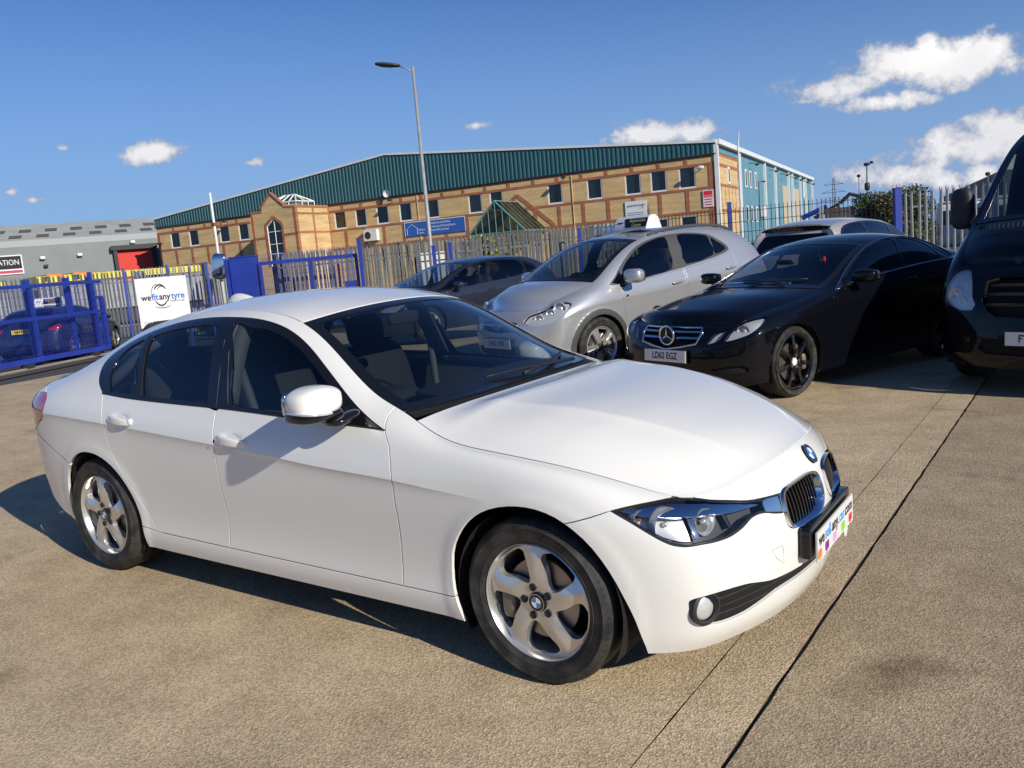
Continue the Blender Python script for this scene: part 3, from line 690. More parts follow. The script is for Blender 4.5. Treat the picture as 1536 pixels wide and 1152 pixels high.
def glass_house(parent, seats, dash_x, dash_z, wheel_c, floor, seat_m=None, W=.62, hz=0.):
    """dark tub, seats with headrests, dashboard and steering wheel"""
    seat_m = seat_m or M_INT
    for sx, sy, sz in seats:
        m = MB(); m.add(*blob((sx, sy, sz+.18), (.26, .24, .09), (.4, .4))); m.add(*blob((sx-.27, sy, sz+.50), (.085, .235, .33), (.5, .5), (0, R_(-14), 0)))
        s_ = m.build('seat', seat_m, parent, smooth=True)
        m = MB(); m.add(*blob((sx-.375, sy, sz+.89+hz), (.055, .13, .095), (.6, .6), (0, R_(-8), 0))); m.build('headrest', seat_m, s_, smooth=True)
        m = MB(); m.tube([(sx-.345, sy-.05, sz+.74), (sx-.36, sy-.05, sz+.84+hz)], .006); m.tube([(sx-.345, sy+.05, sz+.74), (sx-.36, sy+.05, sz+.84+hz)], .006); m.build('headrest_posts', M_CHROME, s_, smooth=True)
    m = MB(); m.add(*blob((dash_x-.12, 0, dash_z-.19), (.34, W+.06, .20), (.35, .25))); m.add(*blob((dash_x-.36, wheel_c[1], dash_z-.02), (.10, .17, .075), (.6, .6)))
    m.build('dashboard', M_INT, parent, smooth=True)
    m = MB(); a = np.linspace(0, 2*math.pi, 40, endpoint=False); tl = R_(24)
    ring = [(wheel_c[0]-.18*math.sin(q)*math.sin(tl), wheel_c[1]+.18*math.cos(q), wheel_c[2]+.18*math.sin(q)*math.cos(tl)) for q in a]
    m.tube(ring, .014, 8, closed=True); m.add(*blob(wheel_c, (.035, .07, .06), (.6, .6)))
    for q in (0, math.pi, -math.pi/2): m.tube([wheel_c, (wheel_c[0]-.175*math.sin(q)*math.sin(tl), wheel_c[1]+.175*math.cos(q), wheel_c[2]+.175*math.sin(q)*math.cos(tl))], .014, 6)
    m.build('steering_wheel', M_INT, parent, smooth=True)
    m = MB(); m.box(floor[0], floor[1], -W-.10, W+.10, floor[2], floor[2]+.03); m.box(floor[0], floor[0]+.03, -W-.08, W+.08, floor[2]+.03, floor[3]); m.build('cabin_floor', M_SHELL, parent)
def sweep_on(cut, uvs, side, r, off, name, m, parent, n=8, closed=False):
    p = cut.line(uvs, side, off); b = MB(); b.tube(list(p), r, n, closed=closed); return b.build(name, m, parent, smooth=True)
def build_saloon():
    T = thing('parked_car', 'white four-door saloon in the foreground with a we sell any car plate, silver five-spoke wheels', 'car', (0, 0, 0), 0)
    ch = saloon_chart(); t0 = saloon_top(ch); top = TopFit(ch, t0.tab, hood_disp).fit(4., 21., 1.6, 1.2)
    C = Cutter(ch); CT = Cutter(top)
    archF = xz(ch, smooth_line([(.404, .16), (.404, .211), (.385, .31), (.352, .40), (.312, .485), (.257, .565), (.195, .622), (.128, .662), (.055, .683), (-.021, .687), (-.105, .675), (-.185, .645), (-.255, .597), (-.312, .53), (-.349, .457), (-.364, .35), (-.357, .281), (-.34, .20), (-.335, .16)], 2))
    archR = xz(ch, smooth_line([(-2.44, .16), (-2.442, .25), (-2.445, .30), (-2.448, .34), (-2.468, .43), (-2.51, .515), (-2.575, .59), (-2.655, .64), (-2.74, .667), (-2.83, .674), (-2.92, .66), (-3.0, .62), (-3.07, .555), (-3.125, .46), (-3.155, .36), (-3.165, .28), (-3.165, .22)], 2))
    WSc = {k: list(v) for k, v in WS.items()}
    sill = smooth_line(WSc['silltop'], 3); arf_end = archF[-5]; arr_start = archR[4]
    sill = [arf_end]+[(u, 1.33+.02*(u-9)*.3) for u in np.linspace(9.0, 16.6, 24)]+[arr_start]
    sillv = lambda u: float(np.interp(u, [a[0] for a in sill], [a[1] for a in sill]))
    fg = smooth_line(WSc['fgap'][:-1], 3)+[(10.0, sillv(10.0))]
    bg_ = smooth_line(WSc['bgap'][2:-1], 3)+[(14.9, sillv(14.9))]
    bg_up = [(15.20, 9.45), (15.05, 8.6), (14.95, 7.8), (14.87, 6.9)]
    rg = smooth_line([(17.93, 6.93), (17.80, 6.02), (17.72, 5.2), (17.68, 4.44), (17.48, 3.88), (17.2, 3.2), (17.0, 2.58)], 3)+[(16.86, 2.05), (16.75, sillv(16.5))]
    rg[-1] = (16.70, sillv(16.55))
    belt = smooth_line([(17.954, 6.959), (17.337, 6.87), (16.748, 6.85), (15.732, 6.87), (14.793, 6.90), (14.048, 6.913), (13.228, 6.935), (12.4, 6.99), (11.64, 7.11), (10.9, 7.37), (10.192, 7.736)], 3)
    tt = smooth_line([(17.954, 6.959), (18.22, 7.5), (18.36, 8.1), (18.37, 8.6), (18.2, 9.0), (17.75, 9.28), (17.2, 9.42), (16.5, 9.5), (15.8, 9.52), (15.2, 9.5), (14.743, 9.50), (14.117, 9.48), (13.582, 9.44), (13.036, 9.34), (12.524, 9.177), (11.878, 8.9), (11.212, 8.47), (10.65, 8.05), (10.192, 7.736)], 4)
    shut = top
    tail = [(20.004, 6.767), (19.86, 6.242), (19.83, 5.5), (19.973, 4.897), (20.299, 4.641), (20.62, 4.40)]
    tail = smooth_line(tail, 3)
    sb_ = min(archR, key=lambda a: abs(a[0]-19.28)+abs(a[1]-3.6)); rs = [(20.66, 4.264), (20.084, 4.068), (19.65, 3.85), sb_]
    lamp = WSc['lamp']; lamp_bot = [lamp[0]]+lamp[:9:-1][:14]; lamp_top = lamp[0:9]
    LT = [(5.30, 6.77), (4.915, 7.80), (4.487, 8.95), (4.15, 9.75), (3.80, 9.93), (3.45, 9.80), (3.15, 9.15), (2.803, 8.40), (2.371, 7.5), (1.858, 6.98), (1.46, 6.70)]
    LT = [(max(u, 1.46), v) for u, v in LT]
    LB = [(1.60, 5.45), (1.83, 5.70), (2.05, 6.02), (2.25, 6.17), (2.46, 6.15), (2.62, 5.98), (2.80, 5.80), (3.1, 5.63), (3.42, 5.60), (3.738, 5.58), (3.95, 5.50), (4.129, 5.42), (4.353, 5.44), (4.606, 5.76), (4.925, 6.27), (5.30, 6.77)]
    LT = smooth_line(LT, 3); LB = smooth_line(LB, 3)
    KID = smooth_line([(1.50, 6.62), (1.38, 6.86), (1.18, 6.95), (.8, 6.98), (.5, 6.93), (.31, 6.78), (.19, 6.5), (.15, 5.95), (.15, 5.45), (.18, 5.0), (.26, 4.6), (.42, 4.34), (.68, 4.25), (1.0, 4.25), (1.3, 4.31), (1.5, 4.45), (1.585, 4.72), (1.61, 5.13), (1.60, 5.52), (1.56, 6.14)], 2, True)
    FOG = smooth_line([(4.116, 2.761), (4.075, 2.90), (3.95, 2.99), (3.7, 3.07), (3.4, 3.08), (3.1, 3.02), (2.8, 2.92), (2.5, 2.76), (2.2, 2.62), (1.85, 2.55), (1.4, 2.50), (.9, 2.46), (.4, 2.44), (0.02, 2.43), (0.02, 2.03), (.5, 2.03), (1.0, 2.02), (1.5, 2.02), (1.9, 1.99), (2.2, 1.86), (2.5, 1.72), (2.8, 1.60), (3.2, 1.56), (3.55, 1.60), (3.842, 1.714), (4.0, 1.94), (4.09, 2.3)], 2, True)
    sa_ = min(archF, key=lambda a: abs(a[0]-5.92)+abs(a[1]-5.3)); seam = [sa_, (5.641, 5.924), (5.46, 6.35), (5.30, 6.77)]
    # arch split at seam
    def cutk(arch, pt): return int(np.argmin([(a[0]-pt[0])**2+(a[1]-pt[1])**2 for a in arch]))
    k = cutk(archF, seam[0]); archF_front = archF[:k+1]; archF_rear = archF[k:]
    k2 = cutk(archR, rs[-1]); archR_front = archR[:k2+1]; archR_rear = archR[k2:]
    kf = cutk(archF_rear, arf_end); kr = cutk(archR_front, arr_start)
    bumper = poly_join(vline(0, 0.0, archF[0][0], 10), archF_front, seam, LB[::-1], LT[::-1][:1], LT[::-1], [(3.6, 10)], vline(10, 3.55, 0., 10))
    bumper = poly_join(vline(0, 0.0, archF[0][0], 10), archF_front, seam, LB[::-1], [q for q in LT[::-1] if q[0] < 3.5], [(3.5, 10)], vline(10, 3.45, 0., 10), uline(0., 9.5, .5, 12))
    fender = poly_join(seam, [q for q in LT if q[0] > 4.12], [(4.12, 10)], vline(10, 4.2, 10.35, 20), [(10.33, 9.3), (10.28, 8.5), (10.192, 7.736)], fg, sill[::-1][-2:] if False else [(9.5, sillv(9.5)), (9.0, sillv(9.0))], [arf_end], archF_rear[:kf+1][::-1])
    fdoor = poly_join(fg, [(u, sillv(u)) for u in np.linspace(10.3, 14.6, 12)], bg_[::-1], [b for b in belt if b[0] < 14.8])
    rdoor = poly_join(bg_, [(u, sillv(u)) for u in np.linspace(15.2, 16.5, 6)], rg[::-1], [b for b in belt if 14.9 < b[0]])
    quarter = poly_join(rg[::-1][:1], rg[::-1], tt, [(10.28, 8.5), (10.33, 9.3), (10.35, 10)], vline(10, 10.4, 20.7, 40), [(20.62, 9.2), (20.55, 8.4), (20.4, 7.6), (20.10, 7.0)], tail, rs, archR_front[kr:][::-1])
    sillp = poly_join(sill, archR[:kr+1][::-1], vline(0, archR[0][0], archF[-1][0], 24), archF[kf-len(archF_rear)+1:][::-1] if False else archF[len(archF)-(len(archF_rear)-kf):][::-1])
    boot = poly_join([(20.7, 10)], vline(10, 20.8, 24., 8), uline(24., 9.5, 4.5, 8), [(23.2, 4.35), (22.9, 4.4), (22.9, 6.8), (21.5, 6.95), (20.15, 7.0), (20.4, 7.6), (20.55, 8.4), (20.62, 9.2)])
    taill = poly_join([(20.10, 6.97), (21.5, 6.9), (22.85, 6.75), (22.85, 4.45), (21.7, 4.4), (20.66, 4.36)], tail[::-1])
    rbump = poly_join(rs[::-1], [(20.66, 4.33), (21.7, 4.36), (22.9, 4.36), (24., 4.36)], uline(24., 4., 0., 7), vline(0, 23.8, archR[-1][0], 10), archR_rear[::-1])
    flap = smooth_line([(18.66, 6.67), (18.4, 6.70), (18.14, 6.67), (18.07, 6.52), (18.07, 6.13), (18.11, 5.4), (18.15, 5.1), (18.25, 4.93), (18.45, 4.91), (18.677, 4.94), (18.80, 5.05), (18.82, 5.4), (18.77, 6.2), (18.73, 6.5)], 2, True)
    CR = [[(u, v) for u in np.linspace(7.6, 22, 90)] for v in (5.055, 5.03, 4.95, 4.80, 4.5, 5.3)]
    HB = [[(u, q) for u in np.arange(sx+hx-.1, sx+hx+.1, .01)] for sx, hx in ()]
    for s in (-1, 1):
        fb = C.cut('front_bumper', bumper, M_WHITE, T, [KID, FOG], s)
        C.cut('fender', fender, M_WHITE, T, (), s, lines=CR)
        d1 = C.cut('front_door', fdoor, M_WHITE, T, (), s, lines=CR); d2 = C.cut('rear_door', rdoor, M_WHITE, T, (), s, lines=CR)
        C.cut('body_side', quarter, M_WHITE, T, [flap], s, hgap=.0, lines=CR); C.cut('fuel_flap', flap, M_WHITE, T, (), s, gap=.0022, h=.015, lines=CR)
        C.cut('sill', sillp, M_WHITE, T, (), s); C.cut('boot_side', boot, M_WHITE, T, (), s); C.cut('rear_bumper', rbump, M_WHITE, T, (), s)
        C.cut('tail_lamp', taill, M_REDL, T, (), s, off=-.001)
        # added black sheet: its colour stands in for shade in the panel gaps
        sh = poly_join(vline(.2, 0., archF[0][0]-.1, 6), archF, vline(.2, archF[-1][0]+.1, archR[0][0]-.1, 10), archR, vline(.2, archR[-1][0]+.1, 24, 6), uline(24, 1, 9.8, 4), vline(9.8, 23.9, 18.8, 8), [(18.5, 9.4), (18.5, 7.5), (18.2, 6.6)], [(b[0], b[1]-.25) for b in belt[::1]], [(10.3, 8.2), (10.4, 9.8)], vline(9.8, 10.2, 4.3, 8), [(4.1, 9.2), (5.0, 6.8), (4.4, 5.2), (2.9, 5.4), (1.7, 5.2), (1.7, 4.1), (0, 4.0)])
        C.cut('gap_shade_sheet', sh, M_SHELL, T, (), s, depth=0, off=-.016, h=.06)
        # side glass, black frame and strips
        G1 = smooth_line([(15.00, 9.12), (14.588, 9.16), (14.131, 9.17), (13.725, 9.15), (13.268, 9.07), (12.765, 8.92), (12.384, 8.74), (11.861, 8.44), (11.62, 8.25), (11.5, 7.6), (11.55, 7.30), (12.388, 7.12), (13.243, 7.06), (13.909, 7.06), (14.50, 7.07), (14.68, 8.0)], 2, True)
        G2 = smooth_line([(17.10, 8.98), (16.839, 9.06), (16.367, 9.11), (15.836, 9.12), (15.42, 9.12), (15.33, 8.9), (15.12, 7.15), (15.2, 7.05), (15.914, 7.02), (16.66, 7.02), (16.74, 7.1), (17.0, 8.2)], 2, True)
        G3 = smooth_line([(17.33, 8.98), (17.55, 8.95), (17.78, 8.80), (17.93, 8.45), (17.97, 8.045), (17.90, 7.6), (17.75, 7.15), (17.60, 7.05), (16.95, 7.04), (16.93, 7.15), (17.2, 8.3)], 2, True)
        frp = poly_join(belt[::-1], tt)
        fr = C.cut('window_surround', frp, M_TRIM, T, [G1, G2, G3], s, off=.001, h=.018, gap=.001)
        for g_, nm in ((G1, 'front_side_window'), (G2, 'rear_side_window'), (G3, 'quarter_window')): C.cut(nm, g_, M_GLASS, T, (), s, off=-.005, depth=0, gap=-.003, h=.03)
        st = C.cut('window_strip', [(17.19, 9.1), (17.26, 9.08), (16.86, 7.04), (16.78, 7.04)], M_RUB, fr, (), s, off=.003, depth=.003, gap=0, h=.03)
        sweep_on(C, bg_up, s, .0018, .0015, 'door_edge', M_CLAD, fr)
        sweep_on(C, [(15.02, 9.15), (14.85, 8.3), (14.70, 7.6), (14.60, 7.08)], s, .0028, .001, 'glass_edge', M_CLAD, fr)
        sweep_on(C, belt, s, .004, .001, 'waist_seal', M_RUB, fr)
        # handles
        for cx, cz, dr in ((-1.575, .818, d1), (-2.455, .868, d2)):
            u, v = ch.inv([cx], [cz])[0]; p, n = C.pt(u, v, s); R3 = (R_(2)*s, R_(4), 0)
            m = MB(); m.add(*blob((p[0]+.012, p[1]-s*.004, p[2]-.008), (.075, .012, .034), (.7, .7), R3)); cup = m.build('handle_recess', M_SHELL if False else M_WHITE, dr, smooth=True)
            def bow(x, y, z): return (x, y-s*.018*(x/.11)**2, z*(1-.25*(x/.11)))
            m = MB(); m.add(*blob((p[0], p[1]+s*.026, p[2]), (.110, .014, .021), (.55, .55), R3, fn=bow)); m.add(*blob((p[0]+.085, p[1]+s*.012, p[2]), (.022, .016, .017), (.6, .6))); m.add(*blob((p[0]-.085, p[1]+s*.012, p[2]), (.022, .016, .017), (.6, .6)))
            hd = m.build('door_handle', M_WHITE, dr, smooth=True)
            m = MB(); m.add(*blob((p[0]-.008, p[1]+s*.004, p[2]+.002), (.068, .012, .030), (.8, .8), R3)); m.build('handle_cup', M_CLAD, dr, smooth=True) if False else None
            if cx > -2: m = MB(); m.lathe([(.0003, .002), (.007, .0)], 'y', (p[0]-.098, p[1]+s*.035, p[2]), 12, sgn=s); m.build('keyhole', M_RUB, hd)
        # mirror
        mr_ = MB()
        def mf(x, y, z):
            k = (y*-s+.115)/.23 if s < 0 else (y+.115)/.23
            return (x*(1.0 if x > 0 else .75), y, z*(1.04-.30*max(0, (abs(y-(-s*.0))/.115))**2) + (.010 if z > 0 else 0))
        mr_.add(*blob((-.945, s*.955, 1.035), (.095, .112, .056), (.62, .72), (0, 0, R_(8)*s), fn=mf)); mi = mr_.build('door_mirror', M_WHITE, T, smooth=True); mi.location = (-.20, 0, -.075) if s > 0 else (0, 0, 0)
        m = MB(); m.add(*blob((-.95, s*.953, .983), (.098, .112, .026), (.6, .7), (0, 0, R_(8)*s))); m.add(*blob((-.86, s*.885, .962), (.055, .075, .020), (.7, .7), (R_(-10)*s, 0, 0))); m.build('mirror_base', M_TRIM, mi, smooth=True)
        m = MB(); m.add(*blob((-.93, s*.995, 1.000), (.100, .076, .0075), (.6, .7), (R_(6)*s, 0, R_(8)*s))); m.build('indicator_strip', M_REFL, mi, smooth=True)
        m = MB(); m.add(*blob((-1.01, s*.955, 1.03), (.012, .092, .052), (.4, .4), (0, 0, R_(8)*s))); m.build('mirror_glass', M_CHROME, mi, smooth=True)
        # headlamp
        lp = poly_join(LT, LB)
        hl = C.cut('headlamp', lp, M_LENS, T, (), s, off=.001, depth=.004, gap=.004, h=.016)
        C.cut('lamp_bezel', lp, M_LAMPDK, hl, [[(1.62, 6.55), (1.95, 6.75), (2.4, 7.3), (2.83, 8.1), (3.3, 9.2), (3.75, 9.6), (4.1, 9.45), (4.42, 8.8), (4.85, 7.65), (5.18, 6.80), (4.9, 6.40), (4.58, 5.92), (4.33, 5.62), (4.1, 5.58), (3.7, 5.72), (3.2, 5.75), (2.85, 5.93), (2.5, 6.28), (2.2, 6.32), (1.9, 6.05), (1.72, 5.75)]], s, off=-.003, depth=.05, gap=.0025, h=.016)
        C.cut('lamp_reflector_panel', [(5.0, 6.75), (4.6, 7.4), (4.0, 8.0), (3.85, 7.9), (3.86, 5.8), (4.1, 5.7), (4.4, 5.8), (4.7, 6.2)], M_BOWL, hl, (), s, off=-.05, depth=0, gap=0, h=.03)
        C.cut('lamp_housing', lp, M_LAMPGY, hl, (), s, off=-.062, depth=0, gap=.004, h=.02)
        C.cut('lamp_brow', [(5.12, 7.0), (4.83, 7.62), (4.45, 8.55), (4.1, 9.05), (3.75, 9.2), (3.3, 8.95), (2.83, 8.0), (2.40, 7.2), (2.1, 6.72), (2.8, 7.1), (3.3, 7.5), (3.8, 7.65), (4.25, 7.45), (4.7, 7.1)], M_CHROME, hl, (), s, off=-.010, depth=.012, gap=0, h=.016)
        for u, v, r, mt_ in ((4.28, 6.9, .056, M_REFL), (3.42, 7.1, .044, M_REFL), (4.75, 6.8, .034, M_REFL)):
            p, n = C.pt(u, v, s, -.03); fw = Vector((.93, s*.36, 0)).normalized(); q = MB()
            prof = [(r*math.sin(a), -r*.9*math.cos(a)) for a in np.linspace(.25, 1.5, 10)]+[(r*1.06, .002), (r*1.06, -.03)]
            q.lathe(prof, 'x', (0, 0, 0), 28); rot = fw.to_track_quat('X', 'Z').to_matrix().to_4x4(); o = q.build('reflector', mt_, hl, smooth=True, auto=40); o.data.transform(Matrix.Translation(p) @ rot)
            q = MB(); q.add(*blob((0, 0, 0), (.010, r*.17, r*.17), (1, 1))); o = q.build('bulb' if r > .035 else 'indicator_bulb', M_REFL if r > .035 else M_AMBER, hl, smooth=True); o.data.transform(Matrix.Translation(Vector(p)-fw*.012) @ rot)
        C.cut('lamp_divider', [(3.82, 8.0), (3.72, 8.0), (3.70, 5.9), (3.80, 5.9)], M_CHROME, hl, (), s, off=-.028, depth=.01, gap=0, h=.02)
        C.cut('lamp_divider', [(2.95, 7.6), (2.87, 7.5), (2.85, 6.1), (2.93, 6.1)], M_LAMPDK, hl, (), s, off=-.03, depth=.02, gap=0, h=.02)
        C.cut('grille_link', [(1.62, 6.62), (1.93, 6.86), (2.02, 6.82), (2.06, 6.15), (1.98, 6.00), (1.64, 5.60)], M_CHROME, hl, (), s, off=.002, depth=.006, gap=.0, h=.014)
        # kidney grille
        kb = C.cut('kidney_grille', KID, M_SHELL, T, (), s, off=-.045, depth=0, gap=-.004, h=.03)
        q = MB(); pk = C.line(KID, s, .006); cen = pk.mean(0); n_ = len(pk)
        inner = pk+(cen-pk)*.10+np.array([.004, 0, 0]); back = pk+(cen-pk)*.14-np.array([.035, 0, 0]); outer = pk-np.array([.012, 0, 0])
        q.add(list(outer)+list(pk+np.array([.006, 0, 0]))+list(inner)+list(back), [(r*n_+i, r*n_+(i+1) % n_, (r+1)*n_+(i+1) % n_, (r+1)*n_+i) for r in range(3) for i in range(n_)])
        q.build('grille_frame', M_CHROME, kb, smooth=True, auto=60)
        kp = C.ab(KID)
        for u in np.linspace(.28, 1.5, 12):
            a0 = C.ab([(u, 5)])[0, 0]; vs = [v for v in np.linspace(4.2, 7, 60) if inside(np.array([[a0, C.ab([(u, v)])[0, 1]]]), kp)[0]]
            if len(vs) < 6: continue
            pl = C.line([(u, v) for v in np.linspace(vs[0]+.05, vs[-1]-.05, 10)], s, -.012); q = MB()
            for i in range(len(pl)-1):
                a, b = pl[i], pl[i+1]; w_ = .0042
                q.add([a+[0, -w_, 0], a+[0, w_, 0], b+[0, w_, 0], b+[0, -w_, 0], a+[-.03, -w_, 0], a+[-.03, w_, 0], b+[-.03, w_, 0], b+[-.03, -w_, 0]], [(0, 1, 2, 3), (4, 5, 6, 7), (0, 4, 7, 3), (1, 5, 6, 2)])
            q.build('grille_bar', M_TRIM, kb)
        # lower intake with fog lamp
        fg_ = C.cut('lower_intake', FOG, M_PLAS, T, (), s, off=-.04, depth=0, gap=-.004, h=.03)
        fpoly = C.ab(FOG)
        for v in (1.92, 2.28, 2.66):
            us = [u for u in np.linspace(.1, 3.55, 80) if inside(C.ab([(u, v)]), fpoly)[0]]
            if len(us) > 6: q = MB(); q.tube(list(C.line([(u, v) for u in np.linspace(us[0], us[-1], 16)], s, -.026)), .011, 6); q.build('intake_bar', M_PLAS, fg_, smooth=True)
        p, n = C.pt(3.80, 2.42, s, -.012); q = MB(); q.lathe([(.0003, .006), (.03, .003), (.042, -.004), (.044, -.03)], 'x', (0, 0, 0), 28); o = q.build('fog_lamp', M_REFL, fg_, smooth=True, auto=50)
        rot = Vector((.9, s*.42, 0)).to_track_quat('X', 'Z').to_matrix().to_4x4(); o.data.transform(Matrix.Translation(p) @ rot)
        q = MB(); q.lathe([(.044, .002), (.050, .012), (.060, .006), (.062, -.03)], 'x', (0, 0, 0), 28); o = q.build('fog_lamp_ring', M_PLAS, fg_, smooth=True, auto=50); o.data.transform(Matrix.Translation(p) @ rot)
        # towing eye cover outline (near side only)
        if s < 0: sweep_on(C, WSc['hflap'], s, .0009, .0002, 'tow_cover_line', M_CLAD, fb, 5, True)
        # wheel housings
        for cx, cz in ((0, .316), (-2.81, .32)):
            q = MB(); a = np.linspace(R_(-28), R_(208), 26); R1 = .352
            v = [(cx+R1*math.cos(t), s*.862, cz+R1*math.sin(t)) for t in a]+[(cx+R1*math.cos(t), s*.55, cz+R1*math.sin(t)) for t in a]; n_ = len(a)
            f = [(i, i+1, n_+i+1, n_+i) for i in range(n_-1)]+[tuple(range(n_, 2*n_))]; q.add(v, f); q.build('wheel_housing', M_SHELL, T)
        wheel(T, (0, s*.855, .316), s, .316, .205, .222, 'five', 1 if s < 0 else -1); wheel(T, (-2.81, s*.872, .316), s, .316, .225, .222, 'five', 1 if s < 0 else -1)
    # skins on top
    def top_poly(u0, u1, q0=-1, q1=1, n=26, cu0=None, cu1=None):
        f0 = cu0 or (lambda q: u0); f1 = cu1 or (lambda q: u1)
        return [(f0(q), float(q)) for q in np.linspace(q0, q1, n)]+[(float(u), q1) for u in np.linspace(f0(q1), f1(q1), n)[1:-1]]+[(f1(q), float(q)) for q in np.linspace(q1, q0, n)]+[(float(u), q0) for u in np.linspace(f1(q0), f0(q0), n)[1:-1]]
    bon = CT.cut('bonnet', top_poly(4., 9.82, cu1=lambda q: 9.82-.12*abs(q)**6), M_WHITE, T, h=.024, gap=.003, lip=.002, lines=[[(u, sg*(float(np.interp(u, [4, 5.5, 7, 9.8], [.42, .50, .58, .70]))+dq)) for u in np.linspace(4.2, 9.7, 50)] for sg in (-1, 1) for dq in (0, .02, -.02)])
    CT.cut('scuttle_panel', top_poly(9.86, 10.5, -.985, .985), M_RUB, T, h=.04, off=-.012, depth=0)
    ws = CT.cut('windscreen', top_poly(10.32, 13.42, -.93, .93), M_GLASS, T, h=.05, off=-.004, depth=0, gap=-.002)
    CT.cut('windscreen_surround', top_poly(10.12, 13.5, -.998, .998), M_TRIM, T, [top_poly(10.42, 13.32, -.925, .925)], h=.03, gap=.002, off=-.001, depth=.012)
    rf = CT.cut('roof', top_poly(13.52, 17.75), M_WHITE, T, h=.04, gap=.003)
    CT.cut('rear_screen_surround', top_poly(17.78, 20.2, -.99, .99), M_TRIM, T, [top_poly(17.95, 20.0, -.9, .9)], h=.03, gap=.002)
    CT.cut('rear_screen', top_poly(17.9, 20.05, -.92, .92), M_GLASS, T, h=.05, off=-.004, depth=0)
    CT.cut('boot_lid', top_poly(20.25, 21.), M_WHITE, T, h=.03, gap=.003)
    # rear deck: tail arc patch
    # roundel on the nose, roof fin, wipers
    p, n = C.pt(.001, 8.05, 1, .003); n = Vector(n); n.y = 0; roundel(bon, p, n, .041)
    q = MB(); K = [(-2.66, 1.418, .030), (-2.62, 1.434, .032), (-2.56, 1.452, .026), (-2.50, 1.446, .022), (-2.44, 1.424, .014)]
    v, f = blob((-2.53, 0, 1.385), (.115, .036, .055), (1, .9), (0, R_(-9), 0), fn=lambda x, y, z: (x, y*(1-.35*x/.1), z*(1.0-.5*(x/.105)) if z > 0 else z)); q.add(v, f); q.build('roof_aerial', M_WHITE, rf, smooth=True)
    for u0, q0, u1, q1 in ((10.22, -.10, 10.72, .72), (10.22, .55, 10.52, -.38)):
        q = MB(); us = np.linspace(0, 1, 12); pts = [CT.pt(u0+(u1-u0)*t**1.2, q0+(q1-q0)*t, 1, .014+.006*math.sin(3.1*t))[0] for t in us]; q.tube(pts, [.009-.004*t for t in us], 8)
        wp = q.build('wiper', M_RUB, T, smooth=True)
    # interior
    for s in (-1, 1):
        for uu, vv, w_ in (((14.82, 14.95), (7.1, 9.3), .10), ((18.4, 17.2), (7.2, 9.2), .06)):
            pts = C.line([(uu[0]+(uu[1]-uu[0])*t, vv[0]+(vv[1]-vv[0])*t) for t in np.linspace(0, 1, 8)], s, -.05); q = MB(); q.tube(list(pts), w_*.5, 6); q.build('pillar_trim', M_INTG, T, smooth=True)
        q = MB(); q.tube([(-1.72, s*.70, 1.14), (-1.66, s*.66, .8), (-1.60, s*.6, .5)], .022, 5); q.build('seat_belt', M_INTG, T, smooth=True)
        q = MB(); q.box(-2.6, -.75, s*.74-.02, s*.74+.02, .35, .93); q.build('door_card', M_INTG, T)
    q = MB(); q.add(*blob((-1.0, .30, .93), (.06, .10, .012), (.5, .5))); q.add(*blob((-.72, 0, .985), (.16, .5, .015), (.5, .5))); q.build('dash_top', M_INT, T, smooth=True)
    glass_house(T, [(-1.55, -.37, .28), (-1.55, .37, .28), (-2.42, -.36, .34), (-2.42, .36, .34)], -.72, .93, (-1.12, -.37, .86), (-2.75, -.25, .2, 1.0))
    q = MB(); q.add(*blob((-1.28, 0, 1.275), (.018, .11, .032), (.5, .5))); q.build('rear_view_mirror', M_INT, T, smooth=True)
    CT.cut('headliner', top_poly(13.6, 17.7, -.97, .97), M_INTL, T, h=.08, off=-.03, depth=0)
    q = MB(); q.box(-3.4, .45, -.66, .66, .205, .23); q.box(-.35, .42, -.55, .55, .231, .60); q.build('underbody', M_SHELL, T)
    # plate on its bracket
    q = MB(); v, f = blob((.794, 0, .450), (.022, .290, .066), (.2, .2)); q.add(v, f); br = q.build('plate_bracket', M_TRIM, T, smooth=True, auto=40)
    x0 = .829; pl = plate(T, (x0, 0, .432), (0, 1, 0), (0, 0, 1), None, holder=False); fr = frame((x0, 0, .432), (0, 1, 0), (0, 0, 1))
    for s_, col, xx, w_ in (('we', M_INK, -.205, 1), ('sell', M_BUB['blue'], -.118, 1), ('any', M_INK, -.018, 1), ('car', M_BUB['blue'], .085, 1), ('com', M_INK, .19, 1)):
        text('plate_lettering', s_, .062, col, pl, fr @ Matrix.Translation((xx, .020, .0035)), .0005, bold=.0012)
    for xx, cn in ((-.065, 'dot'), (.032, 'dot'), (.133, 'dot')):
        q = MB(); q.lathe([(.0002, .0045), (.005, .0042)], 'z', (xx, .006, 0), 10); o = q.build('lettering_dot', M_INK, pl); o.data.transform(fr)
    for k, (xx, cn) in enumerate(((-.232, 'orange'), (-.135, 'purple'), (-.025, 'pink'), (.10, 'green'), (.215, 'red'))):
        q = MB(); q.prism([(a, b) for a, b in ((-.022, -.018), (-.006, -.018), (-.014, -.032), (.006, -.018), (.022, -.018), (.025, -.012), (.025, .008), (.02, .014), (-.02, .014), (-.025, .008), (-.025, -.012))], .0032, .0040, lambda a, b, h: (a+xx, b-.026, h)); o = q.build('speech_bubble', M_BUB[cn], pl); o.data.transform(fr)
    q = MB(); q.lathe([(.0003, 0), (.030, 0), (.030, -.004)], 'z', (.155, -.062, .0), 20); o = q.build('plate_tab', M_PLATEW, pl); o.data.transform(fr)
    return T
M_BUB = {k: mat('print_'+k, c, .4) for k, c in dict(orange=(.75, .22, .04), purple=(.22, .02, .25), pink=(.7, .35, .65), green=(.25, .6, .05), red=(.7, .03, .04), blue=(.05, .35, .75)).items()}
